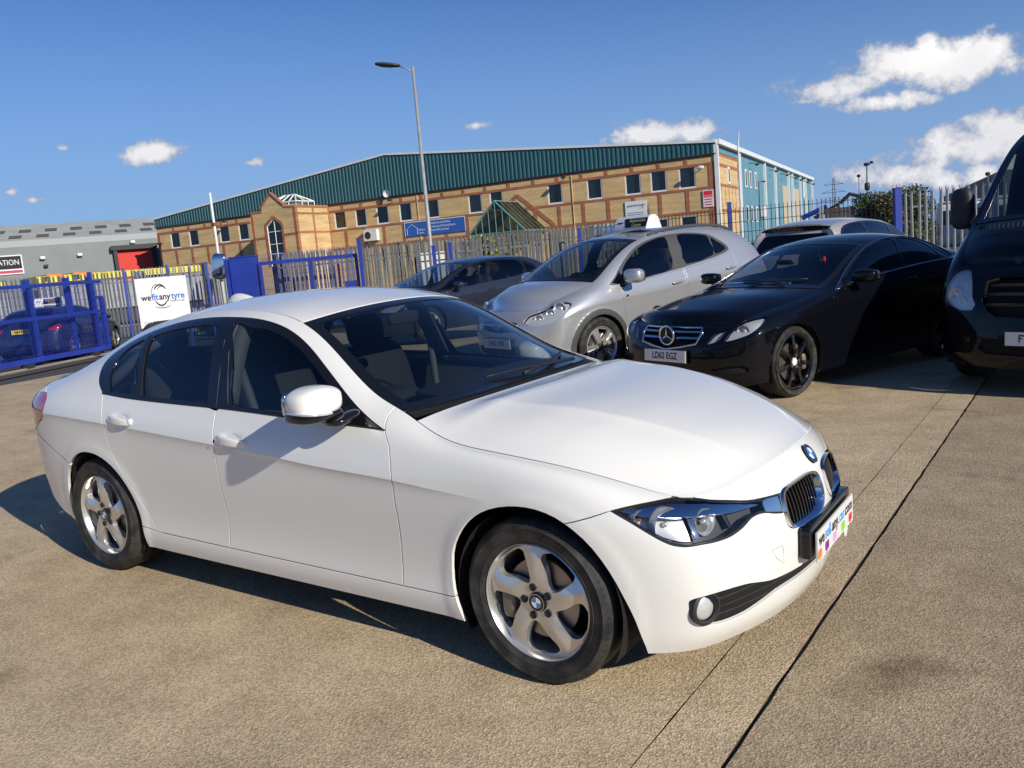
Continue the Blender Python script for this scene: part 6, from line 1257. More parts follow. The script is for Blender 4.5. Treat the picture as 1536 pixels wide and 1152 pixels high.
    q = MB(); corrugated(q, -52, -7.3, lambda x: 7.3, lambda x: 0., -.03, pitch=.9, dep=-.02, axis='y'); q.build('side_cladding', M_TEAL2, T, recalc=False)
    q = MB(); q.add([(-.05, -.2, 6.92), (-.05, -.2, 7.3), (-.05, -7.2, 7.3), (-.05, -7.2, 6.92)], [(0, 1, 2, 3)]); q.build('side_cladding', M_TEAL2, T)
    q = MB(); q.box(-.35, .05, -52.1, .05, 7.32, 7.62); q.build('eaves_gutter', M_FLASH, T)
    for y in (-7.4, -18.11, -23.64, -32.03, -34.69, -40.96, -45.63, -51.9): q = MB(); q.box(-.22, -.03, y-.16, y+.16, 0, 7.31); q.build('pilaster', M_FLASH, T)
    q = MB(); q.box(-.22, .02, -.24, .09, 0, 7.31); q.build('corner_pilaster', M_FLASH, T)
    for y in (-10.0, -11.8, -14.1):
        for z0, z1 in ((5.1, 6.35), (2.65, 3.8)):
            q = MB(); q.box(-.09, -.052, y-.42, y+.42, z0, z1); w_ = q.build('slot_window', M_UPVC, T); q = MB(); q.box(-.096, -.0905, y-.2, y+.2, z0+.12, z1-.12); q.build('pane', M_ROOM, w_)
    for y0, y1 in ((-31.4, -28.1), (-39.6, -35.8)): q = MB(); q.box(-.12, -.052, y0, y1, 0, 5.9); q.build('roller_door', M_CREAM, T)
    q = MB(); q.box(-.09, -.052, -44.9, -43.9, 5.2, 7.0); q.build('roof_light_panel', M_FLASH, T)
    for y in (-11.5, -20.9, -27.5, -33.4, -37.5, -43, -48.5):   # bracket floodlights
        q = MB(); q.tube([(-.06, y, 6.9), (-.55, y, 6.78)], .03, 6); q.add(*blob((-.65, y, 6.72), (.16, .13, .07), (.4, .4), (0, R_(20), 0), 10, 6)); q.build('floodlight', M_DARKST, T, smooth=True)
    q = MB(); q.tube([(-.06, -15.4, 5.7), (-.4, -15.4, 5.7)], .02, 5); q.add(*blob((-.45, -15.4, 5.68), (.12, .1, .06), (.4, .4), (0, 0, 0), 10, 6)); q.build('floodlight', M_DARKST, T, smooth=True)
    q = MB(); q.tube([(-.09, -15.2, 5.7), (-.09, -15.3, 3.6), (-.09, -15.6, 2.2)], .03, 5); q.build('cable', M_DARKST, T)
    q = MB(); q.box(-.30, -.05, -17.2, -16.0, 3.05, 3.8); q.build('air_conditioner', M_FLASH, T)
    # bracket floodlights, satellite dish, air conditioner, camera on the front
    for a in (42.2-3.0, 26.3-2.9, 9.9): q = MB(); q.tube([(a, .02, 6.40), (a-.15, .50, 6.50)], .025, 6); q.add(*blob((a-.22, .66, 6.50), (.16, .16, .07), (.4, .4), (R_(-25), 0, 0), 12, 8)); q.build('floodlight', M_DARKST, T, smooth=True)
    q = MB(); q.tube([(.75, .02, 6.0), (.75, .55, 6.05)], .03, 6); q.add(*blob((.75, .62, 6.0), (.20, .13, .10), (.5, .5), (0, 0, 0), 12, 8)); q.build('floodlight', M_FLASH, T, smooth=True)
    q = MB(); q.lathe([(.001, .02), (.15, .06), (.27, .16)], 'y', (23.6, .25, 6.98), 20); q.tube([(23.6, .06, 6.9), (23.6, .27, 6.98)], .02, 6); q.build('satellite_dish', M_FLASH, T, smooth=True)
    q = MB(); q.box(24.82, 25.96, .03, .42, 3.75, 4.58); ac = q.build('air_conditioner', M_FLASH, T); q = MB(); q.lathe([(.001, .43), (.26, .43), (.28, .425)], 'y', (25.6, 0, 4.15), 20); q.build('fan_grille', M_DARKST, ac)
    for a in (21.3, 13.0-3.6): q = MB(); q.tube([(a, .03, 6.6), (a, .03, .1)], .03, 6); q.build('downpipe', M_BUFF, T)
    q = MB(); q.tube([(47.0, .08, 5.4), (47.0, .08, 0)], .05, 6); q.add(*blob((46.8, .3, 5.4), (.2, .2, .08), (.5, .5), (0, 0, 0), 10, 6)); q.build('downpipe', M_DARKST, T)
    # corner mast
    # tower bay
    d = 3.9; a0, a1 = 29.15, 33.33; q = MB(); zt = 6.73
    win_ = [(30.25, 3.2), (30.25, 5.55), (31.27, 6.30), (32.3, 5.55), (32.3, 3.2)]
    poly = [(a0, 0), (a0, zt), (30.28, zt+.08), (31.27, 7.66), (32.22, zt+.08), (32.3, zt-.15), (a1, zt-.15), (a1, 0), (31.95, 0), (31.95, 5.43), (31.27, 5.95), (30.6, 5.43), (30.6, 0)]
    q = MB(); V3 = lambda L: [(a, d, z) for a, z in L]
    q.add(V3([(a0, 0), (30.6, 0), (30.6, 5.43), (a0, 5.43)]), [(0, 1, 2, 3)]); q.add(V3([(31.95, 0), (a1, 0), (a1, 5.43), (31.95, 5.43)]), [(0, 1, 2, 3)])
    q.add(V3([(a0, 5.43), (30.6, 5.43), (31.27, 5.95), (31.27, 7.66), (30.28, zt+.08), (a0, zt)]), [(0, 1, 4, 5), (1, 2, 3, 4)]); q.add(V3([(31.27, 5.95), (31.95, 5.43), (a1, 5.43), (a1, zt-.15), (32.3, zt-.15), (32.22, zt+.08), (31.27, 7.66)]), [(0, 1, 5, 6), (1, 2, 3, 4), (1, 4, 5)])
    tw = q.build('tower_front', M_BUFF, T, recalc=False)
    q = MB(); q.add([(a0, 0, 0), (a0, d, 0), (a0, d, zt), (a0, 0, zt)], [(0, 1, 2, 3)]); q.add([(a1, 0, 0), (a1, d, 0), (a1, d, zt-.15), (a1, 0, zt-.15)], [(0, 3, 2, 1)]); q.add([(a0, 0, zt), (a0, d-.3, zt), (a1, d-.3, zt), (a1, 0, zt)], [(0, 1, 2, 3)]); q.build('tower_sides', M_BUFF, T)
    def tb(pts, w_=.16): # red trim strip along the front polyline
        for i in range(len(pts)-1):
            p, r = Vector((pts[i][0], 0, pts[i][1])), Vector((pts[i+1][0], 0, pts[i+1][1])); t_ = (r-p).normalized(); n_ = Vector((-t_.z, 0, t_.x))*w_/2; q = MB()
            c = [p-n_, r-n_, r+n_, p+n_]; q.add([(x.x, d+.002, x.z) for x in c]+[(x.x, d+.03+.001*i, x.z) for x in c], [(0, 1, 2, 3), (4, 5, 6, 7), (0, 1, 5, 4), (1, 2, 6, 5), (2, 3, 7, 6), (3, 0, 4, 7)]); q.build('brick_band', M_RED, T)
    tb([(30.5, 2.5), (30.5, 5.50), (31.27, 6.08), (32.05, 5.50), (32.05, 2.5)], .2)
    tb([(a0+.10, 0), (a0+.10, zt-.2)], .2); tb([(a1-.10, 0), (a1-.10, zt-.3)], .2); tb([(a0, 4.72), (30.4, 4.72)], .14); tb([(32.15, 4.62), (a1, 4.62)], .14)
    tb([(a0, zt-.12), (30.25, zt-.04)], .14); tb([(32.22, zt-.22), (a1, zt-.22)], .12); 
    q = MB()
    for p, r in (((30.2, zt+.06), (31.27, 7.72)), ((31.27, 7.72), (32.32, zt+.02))): q.add([(p[0], d-.25, p[1]), (r[0], d-.25, r[1]), (r[0], d+.08, r[1]), (p[0], d+.08, p[1]), (p[0], d-.25, p[1]+.1), (r[0], d-.25, r[1]+.1), (r[0], d+.08, r[1]+.1), (p[0], d+.08, p[1]+.1)], [(0, 3, 2, 1), (4, 5, 6, 7), (0, 1, 5, 4), (2, 3, 7, 6), (0, 4, 7, 3), (1, 2, 6, 5)])
    q.build('coping', M_RED, T)
    for y0, y1, z0, z1 in ((0, d, zt-.2, zt-.02), (0, d, 6.05, 6.2), (0, d, 4.70, 4.85)): q = MB(); q.box(a0-.02, a0-.001, y0, y1, z0, z1); q.build('brick_band', M_RED, T)
    for y in (.08, d/2, d-.1): q = MB(); q.box(a0-.022, a0-.002, y-.09, y+.09, 0, zt-.2); q.build('brick_band', M_RED, T)
    # arched window of the tower
    q = MB(); o = d-.06
    outl = [(30.6, 2.5), (30.6, 5.43), (31.27, 5.95), (31.95, 5.43), (31.95, 2.5)]
    for i in range(4):
        p, r = Vector((outl[i][0], o, outl[i][1])), Vector((outl[i+1][0], o, outl[i+1][1])); q.tube([p, r], .045, 4)
    q.tube([(31.27, o, 2.5), (31.27, o, 5.9)], .03, 4)
    for z in (3.4, 4.1, 5.0): q.tube([(30.6, o, z), (31.95, o, z)], .03, 4)
    q.build('arched_window', M_UPVC, T); q = MB(); q.add([(a, o-.03, z) for a, z in outl], [(0, 1, 2, 3, 4)]); q.build('pane', M_PANE, T); q = MB(); q.box(a0+.3, a1-.3, .1, o-.5, 0, 6.2); q.build('room', M_ROOM, T)
    # white lantern roof light behind the tower parapet
    q = MB(); cx0, cx1, y0, y1, z0, z1 = 29.5, 32.2, 1.2, 3.3, 6.80, 7.05; mx, my, zt2 = (cx0+cx1)/2, (y0+y1)/2, 7.62
    for p, r in (((cx0, y0, z1), (cx1, y0, z1)), ((cx0, y1, z1), (cx1, y1, z1)), ((cx0, y0, z1), (cx0, y1, z1)), ((cx1, y0, z1), (cx1, y1, z1)), ((mx-.5, my, zt2), (mx+.5, my, zt2)), ((cx0, y0, z1), (mx-.5, my, zt2)), ((cx0, y1, z1), (mx-.5, my, zt2)), ((cx1, y0, z1), (mx+.5, my, zt2)), ((cx1, y1, z1), (mx+.5, my, zt2)), ((mx, y1, z1), (mx, my, zt2)), ((mx-.7, y1, z1), (mx-.4, my, zt2)), ((mx+.7, y1, z1), (mx+.4, my, zt2)), ((cx0, my, z1), (mx-.5, my, zt2))): q.tube([p, r], .055, 5)
    for x in np.linspace(cx0, cx1, 5): q.tube([(x, y1, z0-.1), (x, y1, z1)], .04, 5)
    for y in np.linspace(y0, y1, 4): q.tube([(cx0, y, z0-.1), (cx0, y, z1)], .04, 5)
    ln = q.build('roof_lantern', M_UPVC, T, smooth=False); q = MB(); q.add([(cx0, y0, z1), (cx1, y0, z1), (cx1, y1, z1), (cx0, y1, z1), (mx-.5, my, zt2), (mx+.5, my, zt2)], [(3, 2, 5, 4), (0, 3, 4), (1, 0, 4, 5), (2, 1, 5)]); q.build('lantern_glass', M_PANE, ln)
    # glazed entrance canopy
    d = 3.6; am = 13.43; hw, ze, zr = 2.05, 3.25, 5.30; q = MB(); M_TG = mat('teal_painted_steel', (.10, .26, .25), .4)
    for y in np.linspace(0.05, d, 6):
        for s in (-1, 1): q.tube([(am+s*hw, y, ze), (am, y, zr)], .055 if y > d-.1 else .03, 5)
    q.tube([(am, 0, zr), (am, d, zr)], .06, 5)
    for s in (-1, 1): q.tube([(am+s*hw, 0, ze), (am+s*hw, d, ze)], .06, 5); q.tube([(am+s*(hw-.1), d, ze), (am+s*(hw-.1), d, 0)], .07, 6)
    for k in range(-3, 4): x = am+k*.5; q.tube([(x, d, ze-.4), (x, d, zr-abs(k)*.5*(zr-ze)/hw)], .03, 5)
    q.tube([(am-hw, d, ze), (am+hw, d, ze)], .05, 5); cp = q.build('entrance_canopy', M_TG, T)
    q = MB()
    for s in (-1, 1): q.add([(am+s*hw, 0, ze+.03), (am+s*hw, d, ze+.03), (am, d, zr+.03), (am, 0, zr+.03)], [(0, 1, 2, 3)])
    q.add([(am-hw, d-.02, ze), (am+hw, d-.02, ze), (am, d-.02, zr)], [(0, 1, 2)]); q.build('canopy_glass', glass_mat('dirty_canopy_glass', (.30, .33, .27), .6, .15), cp)
    for pts in (((am-2.6, 3.5), (am, 5.75)), ((am, 5.75), (am+2.6, 3.5))):
        p, r = Vector((pts[0][0], 0, pts[0][1])), Vector((pts[1][0], 0, pts[1][1])); t_ = (r-p).normalized(); n_ = Vector((-t_.z, 0, t_.x))*.13; q = MB(); c = [p-n_, r-n_, r+n_, p+n_]
        q.add([(x.x, .002, x.z) for x in c]+[(x.x, .034, x.z) for x in c], [(0, 1, 2, 3), (4, 5, 6, 7), (0, 1, 5, 4), (1, 2, 6, 5), (2, 3, 7, 6), (3, 0, 4, 7)]); q.build('brick_band', M_RED, T)
    # signs (top level things, in the same frame)
    def sign(nm, label, a0_, a1_, z0_, z1_, m_, off=.05):
        S = thing(nm, label, 'sign'); S.matrix_world = T.matrix_world @ Matrix.Translation(((a0_+a1_)/2, off, z0_)); hw_, h_ = (a1_-a0_)/2, z1_-z0_
        q = MB(); q.box(-hw_, hw_, -.02, .02, 0, h_); b = q.build('sign_board', m_, S)
        fr = lambda x, z: frame((-x, .024, z), (-1, 0, 0), (0, 0, 1))   # x runs to the viewer's right
        return S, b, fr, hw_, h_
    M_SB = mat('sign_blue', (.035, .12, .42), .4); M_SW = mat('sign_white', (.72, .73, .75), .4); M_LW = mat('white_lettering', (.7, .73, .8), .4)
    S, b, fr, hw_, h_ = sign('blue_sign', 'wide blue business centre sign between the lamp post and the canopy', 17.53, 22.58, 3.75, 4.79, M_SB)
    q = MB(); 
    for x0, x1, z0, z1 in ((-hw_, hw_, h_-.05, h_), (-hw_, -hw_+.05, 0, h_-.05), (hw_-.05, hw_, 0, h_-.05)): q.box(x0, x1, .021, .026, z0, z1)
    q.build('sign_border', M_LW, b)
    for k, s in enumerate(('Flexible Serviced Offices', 'Conference & Meeting Rooms', 'Virtual Office Services')): text('sign_lettering', s, .21, M_LW, b, fr(-.35, .80-.25*k), .003, 'LEFT', sx=.8)
    text('sign_lettering', 'Business', .20, M_LW, b, fr(-1.35, .42), .003, 'LEFT', sx=.8); text('sign_lettering', 'Centre', .20, M_LW, b, fr(-1.35, .20), .003, 'LEFT', sx=.8)
    q = MB(); q.tube([(1.45, .03, .12), (1.45, .03, .55), (1.88, .03, .85), (2.30, .03, .55), (2.30, .03, .12)], .014, 4); q.build('house_logo', M_LW, b); text('sign_lettering', 'Broadway', .14, M_LW, b, fr(-1.88, .45), .003, sx=.8) if False else None
    S, b, fr, hw_, h_ = sign('white_sign', 'white peterborough sign with grey lettering on the brick wall', 4.41, 5.84, 3.4, 4.48, M_SW)
    text('sign_lettering', 'peterborough', .23, M_PLAS, b, fr(0, .80), .003, sx=.9); text('sign_lettering', 'works', .14, mat('green_lettering', (.35, .5, .1), .4), b, fr(.38, .62), .003)
    for k in range(2): q = MB(); q.box(-.5, .6, .021, .024, .2+.12*k, .235+.12*k); q.build('print_line', M_PLAS, b)
    S, b, fr, hw_, h_ = sign('red_sign', 'small red and white agent sign at the brick corner', .18, .82, 3.63, 4.65, M_SW)
    q = MB(); q.box(-.27, .27, .021, .025, .58, .97); q.build('red_panel', M_BUB['red'], b); text('sign_lettering', 'TO LET', .15, M_SW, b, frame((0, .026, .66), (-1, 0, 0), (0, 0, 1)), .002)
    for k in range(3): q = MB(); q.box(-.24, .24, .021, .024, .10+.16*k, .17+.16*k); q.build('print_line', M_BUB['red'], b)
    S, b, fr, hw_, h_ = sign('blue_notice', 'low blue and white notice behind the fence left of the crossover roof sign', 6.5, 8.25, 2.5, 3.17, M_SW)
    q = MB(); q.box(-.83, .83, .021, .025, .04, .62); q.build('blue_panel', mat('notice_blue', (.06, .25, .75), .4), b); q = MB(); q.tube([(.25, .03, .08), (.25, .03, .3), (.45, .03, .45), (.65, .03, .3), (.65, .03, .08)], .02, 4); q.build('house_logo', M_LW, b); text('sign_lettering', 'Business', .16, M_LW, b, fr(.2, .4), .003)
    return T
build_centre()
# grey trade unit at the left with its name board
def build_unit():
    A = Vector((-77.5, 29.0, 0)); B = Vector((-69.3, 43.6, 0)); X = (B-A).normalized(); Y = Vector((X.y, -X.x, 0)); L_ = (B-A).length; m = Matrix.Identity(4)
    for i in range(3): m[i][0] = X[i]; m[i][1] = Y[i]; m[i][3] = A[i]
    T = thing('trade_unit', 'low grey steel trade unit with a red door and rooflights, left of the brick building', 'building'); T.matrix_world = FARM @ m
    MG = mat('grey_steel_wall', (.20, .225, .225), .5, noise=(.6, .08)); MR = mat('pale_fibre_roof', (.40, .42, .38), .7, noise=(.4, .12)); ML = mat('brown_rooflight', (.14, .11, .07), .5)
    q = MB(); holed_wall(q, 0, L_+6, 0, 6.2, 0, []); q.build('wall', MG, T, recalc=False)
    q = MB(); q.add([(0, .02, 6.2), (0, -.3, 6.75), (L_+6, -.3, 6.75), (L_+6, .02, 6.2)], [(0, 3, 2, 1)]); q.build('eaves_curve', mat('light_grey_steel', (.33, .36, .36), .4), T)
    q = MB(); v = []; n_ = 40
    q.add([(-3, -.3, 6.75), (L_+6, -.3, 6.75), (L_+6, -14, 9.1), (-3, -14, 9.1)], [(0, 1, 2, 3)]); rf = q.build('roof', MR, T)
    for r, (y0, y1) in enumerate(((-2.0, -4.2), (-6.5, -9.0))):
        for k in range(9):
            x = .5+k*2.15+r*.6; z0 = 6.75+(-y0-.3)/13.7*2.35+.03; z1 = 6.75+(-y1-.3)/13.7*2.35+.03; q = MB(); q.add([(x, y0, z0), (x+1.0, y0, z0), (x+1.0, y1, z1), (x, y1, z1)], [(0, 1, 2, 3)]); q.build('rooflight', ML, rf)
    L2 = lambda px: px
    x0, x1 = 13.05, 16.2
    q = MB(); q.box(x0-.15, x0+.15, .01, .5, 0, 5.35); q.box(x1-.15, x1+.15, .01, .5, 0, 5.35); q.box(x0-.35, x1+.35, .0, .6, 5.351, 5.75); q.build('door_canopy', M_DARKST, T)
    q = MB(); q.box(x0+.16, x1-.16, .01, .08, 0, 5.34); q.build('roller_door', mat('bright_red_door', (.60, .03, .02), .45), T)
    for x, z in ((7.3, 5.15), (10.2, 5.2), (14.6, 6.0)): q = MB(); q.add(*blob((x, .25, z), (.22, .12, .14), (.5, .5), (0, 0, 0), 10, 8)); q.tube([(x, 0, z-.1), (x, .2, z-.1)], .03, 5); q.build('floodlight', M_FLASH, T, smooth=True)
    q = MB(); q.add(*blob((7.45, .2, 4.45), (.18, .1, .12), (.5, .5), (0, 0, 0), 10, 8)); q.build('wall_vent', M_DARKST, T)
    S = thing('name_board', 'black and red board lettered DESIGNATION on the grey unit at the far left', 'sign'); S.matrix_world = T.matrix_world @ Matrix.Translation((3.62, .05, 3.95))
    M_SW = MATS['sign_white']; q = MB(); q.box(-5.2, 2.12, 0, .06, 0, 1.62); b = q.build('sign_board', M_SW, S)
    q = MB(); q.box(-5.1, 2.02, .061, .066, .45, 1.52); q.build('black_panel', M_INK, b); q = MB(); q.box(-5.1, -.35, .061, .066, .1, .33); q.box(.25, 2.02, .061, .066, .1, .33); q.build('red_stripe', mat('sign_crimson', (.50, .06, .10), .4), b)
    fr = lambda x, z: frame((x, .068, z), (1, 0, 0), (0, 0, 1))
    text('sign_lettering', 'DESIG', .66, M_SW, b, fr(-.26, .98), .003, 'RIGHT', sx=.78); text('sign_lettering', 'N', .8, M_SW, b, fr(.0, .98), .003, sx=.7); text('sign_lettering', 'ATION', .66, M_SW, b, fr(.26, .98), .003, 'LEFT', sx=.78)
    q = MB(); a = np.linspace(0, 2*math.pi, 28, endpoint=False); q.tube([(.33*math.cos(t), .07, .98+.42*math.sin(t)) for t in a], .02, 4, closed=True); q.tube([(0, .072, .42), (0, .072, 1.55)], .015, 4); q.tube([(-2.2, .072, .98), (1.95, .072, .98)], .008, 4); q.build('compass_logo', M_SW, b)
    for o_ in (T, S): pass
build_unit()
# ------------------------------------------------ fences, gates, poles
M_GALV = mat('galvanised_steel', (.32, .33, .34), .5, .2, noise=(3, .2))
M_GALVD = mat('weathered_galvanised_steel', (.17, .175, .18), .55, .1, noise=(3, .25))
M_BLUE = mat('blue_fence_paint', (.022, .045, .30), .38, noise=(2.5, .15))
M_BLKW = mat('black_fence_wire', (.018, .018, .02), .5)
def fmat(P0, P1):
    x = Vector((P1[0]-P0[0], P1[1]-P0[1], 0)); L_ = x.length; x.normalize(); y = Vector((x.y, -x.x, 0)); m = Matrix.Identity(4)
    for i in range(3): m[i][0] = x[i]; m[i][1] = y[i]; m[i][2] = (0, 0, 1)[i]; m[i][3] = (P0[0], P0[1], 0)[i]
    return FARM @ m, L_
def pale_mesh(h, w_=.068):
    v = []; xs = [(-.5, 0), (-.3, .010), (-.12, .0), (0, .016), (.12, .0), (.3, .010), (.5, 0)]; n = len(xs)
    for k, (x, d) in enumerate(xs): v += [(x*w_, d, .06), (x*w_, d, h-.13+(.0 if k in (0, 6) else .02)), (x*w_*(1.35 if abs(x) > .2 else .6), d+.004, h-(.055 if abs(x) > .4 else .02 if abs(x) > .2 else .0))]
    f = [(3*i+r, 3*i+3+r, 3*i+4+r, 3*i+1+r) for i in range(n-1) for r in (0,)]
    f += [(1, 4, 5), (1, 5, 2), (3*3-2, 3*3+1, 3*3+2), (3*4+1, 3*5+1, 3*5+2), (3*5+1, 3*6+1, 3*6+2), (3*3+1, 3*4+1, 3*3+2)]
    return mesh('pale', v, f)
def palisade(name, label, P0, P1, h=2.4, pitch=.155, m_=None, every=2.75, group='palisade fences round the yard', tops=None, rl=.012):
    m, L_ = fmat(P0, P1); T = thing(name, label, 'fence', group=group); T.matrix_world = m; pm = pale_mesh(h); pm.materials.append(m_ or M_GALV)
    n = int(L_/pitch); rd = random.Random(int(L_*100))
    for k in range(n):
        o = bpy.data.objects.new('pale', pm); COL.objects.link(o); o.parent = T; o.location = (k*pitch, .03, rd.uniform(-.012, .008)); o.rotation_euler = (rd.gauss(0, rl), rd.gauss(0, rl), rd.gauss(0, .05))
    for z in (.45, h-.45): q = MB(); q.box(0, L_, -.02, .02, z-.025, z+.025); q.build('rail', m_ or M_GALV, T)
    x = 0
    while x <= L_+.01: q = MB(); q.box(x-.04, x+.04, -.12, -.02, 0, h-.12); q.build('post', m_ or M_GALV, T); x += every
    return T
def meshfence(name, label, P0, P1, h, posts, wire, post_m, vp=.05, hp=.2, group=None, z0=.06, pw=.06, wr=.0025, cat='fence'):
    m, L_ = fmat(P0, P1); T = thing(name, label, cat, group=group); T.matrix_world = m; q = MB()
    x = 0
    while x <= L_: q.box(x-wr, x+wr, -wr, wr, z0, h); x += vp
    z = z0
    while z <= h+.001:
        for dz in (0,): q.box(0, L_, wr, wr*3, z-wr, z+wr); q.box(0, L_, -wr*3, -wr, z-wr, z+wr)
        z += hp
    q.build('wire_mesh', wire, T, kind='stuff')
    for x in posts: q = MB(); q.box(x-pw/2, x+pw/2, -pw/2-.03, pw/2-.03, 0, h+.06); q.build('post', post_m, T)
    return T
# palisades in the distance
palisade('palisade_fence', 'weathered palisade fence running behind the blue sliding gate on the left', (-29.6, 6.6), (-26.0, 14.2), 2.4, .12, M_GALVD)
palisade('palisade_fence', 'weathered palisade fence between the white tyre sign and the blue pillar', (-26.0, 14.2), (-22.0, 15.1), 2.4, .12, M_GALV)
palisade('palisade_fence', 'long palisade fence in front of the brick building, behind the charcoal hatchback', (-18.9, 14.2), (-9.9, 20.05), 2.36, .14, M_GALVD, rl=.010)
palisade('palisade_fence', 'further palisade fence standing a little behind the long one in front of the brick building', (-22.5, 17.6), (-11.0, 23.6), 2.55, .14, M_GALVD, rl=.008)
palisade('palisade_fence', 'bright galvanised palisade fence between the bush and the black van', (-2.66, 20.40), (2.2, 21.2), 2.42, .155, M_GALV, rl=.006)
T = meshfence('mesh_fence', 'black wire mesh fence with blue posts between the crossover roof and the bush', (-9.8, 20.15), (-2.75, 20.38), 2.42, [], M_BLKW, M_BLUE, .11, .28, wr=.007)
def blue_post(x, y, h, label, w_=.09, sign=None):
    p = FARM @ Vector((x, y, 0)); o = MB().box(-w_/2, w_/2, -w_/2, w_/2, 0, h).box(-w_/2-.01, w_/2+.01, -w_/2-.01, w_/2+.01, h, h+.02).build('fence_post', M_BLUE, None); o.matrix_world = FARM @ Matrix.Translation((x, y, 0)) @ Matrix.Rotation(R_(35), 4, 'Z')
    o['label'] = label; o['category'] = 'post'; o['group'] = 'blue fence posts'
for x, y, h, lb in ((-16.04, 14.82, 2.5, 'blue fence post at the right end of the blue swing gate'), (-13.64, 15.24, 2.1, 'blue fence post directly in front of the lamp post'), (-13.47, 15.76, 2.15, 'blue fence post just right of the lamp post'), (-10.96, 18.67, 2.25, 'blue fence post just left of the silver crossover roof'), (-7.26, 20.96, 2.6, 'blue fence post behind the rear of the silver crossover roof'), (-2.5, 19.37, 2.42, 'broad blue fence post at the left end of the bright palisade fence')):
    blue_post(x, y, h, lb, .16 if 'broad' in lb else .10)
# blue mesh fence behind the sliding gate up to the pillar
meshfence('mesh_fence', 'blue wire mesh fence with blue posts carrying the white tyre sign', (-20.7, 9.9), (-19.7, 12.6), 2.2, [0.35, 1.5, 2.6], M_BLUE, M_BLUE, .06, .2, wr=.002)
# sliding gate
def sliding_gate():
    m, L_ = fmat((-17.3, 2.2), (-20.52, 9.48)); T = thing('sliding_gate', 'blue framed sliding gate of wire mesh with a yellow plated car behind it', 'gate'); T.matrix_world = m; L_ = 7.95
    def bar(nm, *b): q = MB(); q.box(*b); q.build(nm, M_BLUE, T)
    bar('bottom_rail', 0, L_, -.05, .05, .12, .24); bar('middle_rail', 0, L_, -.04, .04, 1.12, 1.20); bar('top_rail', 0, L_-.0, -.04, .04, 1.90, 1.98)
    for x in (.05, 2.1, 4.02, 5.35, 7.6): bar('stile', x-.04, x+.04, -.042, .042, .24, 1.12); bar('stile', x-.04, x+.04, -.042, .042, 1.20, 1.90)
    bar('end_stile', L_-.10, L_, -.05, .05, .24, 1.12); bar('end_stile', L_-.42, L_-.34, -.043, .043, 1.98, 2.2); bar('upper_stile', L_-.10, L_, -.05, .05, 1.2, 1.5); bar('short_rail', L_-.34, L_, -.035, .035, 1.5, 1.56)
    q = MB(); x = 0; wr = .0028
    while x <= L_: q.box(x-wr, x+wr, .05, .05+2*wr, .2, 1.95); x += .05
    z = .3
    while z < 1.95: q.box(0, L_, .056, .062, z-wr, z+wr); z += .2
    q.build('wire_mesh', M_BLUE, T, kind='stuff')
    for x in (1.2, 4.9, 7.3): q = MB(); q.box(x-.12, x+.12, -.10, .10, .03, .12); q.build('roller_block', M_DARKST, T)
    for x in (5.6, 7.0, 7.9): q = MB(); q.box(x-.06, x+.06, -.35, -.22, 0, 2.1); q.build('guide_post', M_BLUE, T)
    q = MB(); q.box(-1., L_+.5, -.06, .06, -.0, .03); q.build('track', M_GALV, T)
sliding_gate()
# swing gate and pillar
m, L_ = fmat((-18.74, 13.35), (-16.24, 14.9)); T = thing('swing_gate', 'blue swing gate of upright bars between the blue pillar and a tall blue post', 'gate'); T.matrix_world = m
for b in ((0, L_, -.03, .03, 2.02, 2.12), (0, L_, -.03, .03, .15, .25), (0, .08, -.03, .03, .25, 2.02), (L_-.08, L_, -.03, .03, .25, 2.02), (L_*.52-.05, L_*.52+.05, -.031, .031, .25, 2.02), (0, L_, -.02, .02, 1.1, 1.16)): MB().box(*b).build('gate_rail', M_BLUE, T)
q = MB(); x = .1
while x < L_: q.box(x-.003, x+.003, -.003, .003, .15, 2.35); x += .05
z = .3
while z < 2.3: q.box(0, L_, .003, .007, z-.003, z+.003); z += .2
q.build('wire_mesh', M_BLUE, T, kind='stuff')
MB().box(L_-.42, L_-.12, -.09, .09, .95, 1.35).build('lock_box', M_BLUE, T)
T = thing('gate_pillar', 'broad blue steel gate pillar left of the swing gate', 'pillar'); T.matrix_world = FARM @ Matrix.Translation((-19.14, 13.16, 0)) @ Matrix.Rotation(R_(28), 4, 'Z')
MB().box(-.36, .36, -.22, .22, 0, 2.30).build('pillar_body', M_BLUE, T); MB().box(-.38, .38, -.24, .24, 2.301, 2.33).build('pillar_cap', M_BLUE, T); MB().box(-.34, -.12, -.26, -.221, .1, 2.2).build('channel', M_BLUE, T); MB().box(-.50, -.38, -.26, -.1, 0, 2.28).build('guide_post', M_BLUE, T)
# white pole with a convex mirror
T = thing('pole', 'white pole with a convex mirror in front of the left end of the brick building', 'pole'); T.matrix_world = FARM @ Matrix.Translation((-21.96, 14.42, 0))
q = MB(); q.tube([(0, 0, 0), (0, 0, 3.1), (-.0, 0, 4.5)], [.05, .045, .035], 8); q.build('pole_shaft', M_FLASH, T, smooth=True)
q = MB(); q.add(*blob((.10, -.1, 2.15), (.26, .10, .42), (.6, .6), (0, R_(8), R_(30)), 16, 12)); q.build('convex_mirror', M_CHROME, T, smooth=True); MB().box(-.02, .3, -.04, .0, 1.9, 2.0).build('bracket', M_DARKST, T); MB().box(-.07, .07, -.07, .07, 3.45, 3.55).build('rusty_clamp', mat('rust', (.22, .08, .03), .8), T)
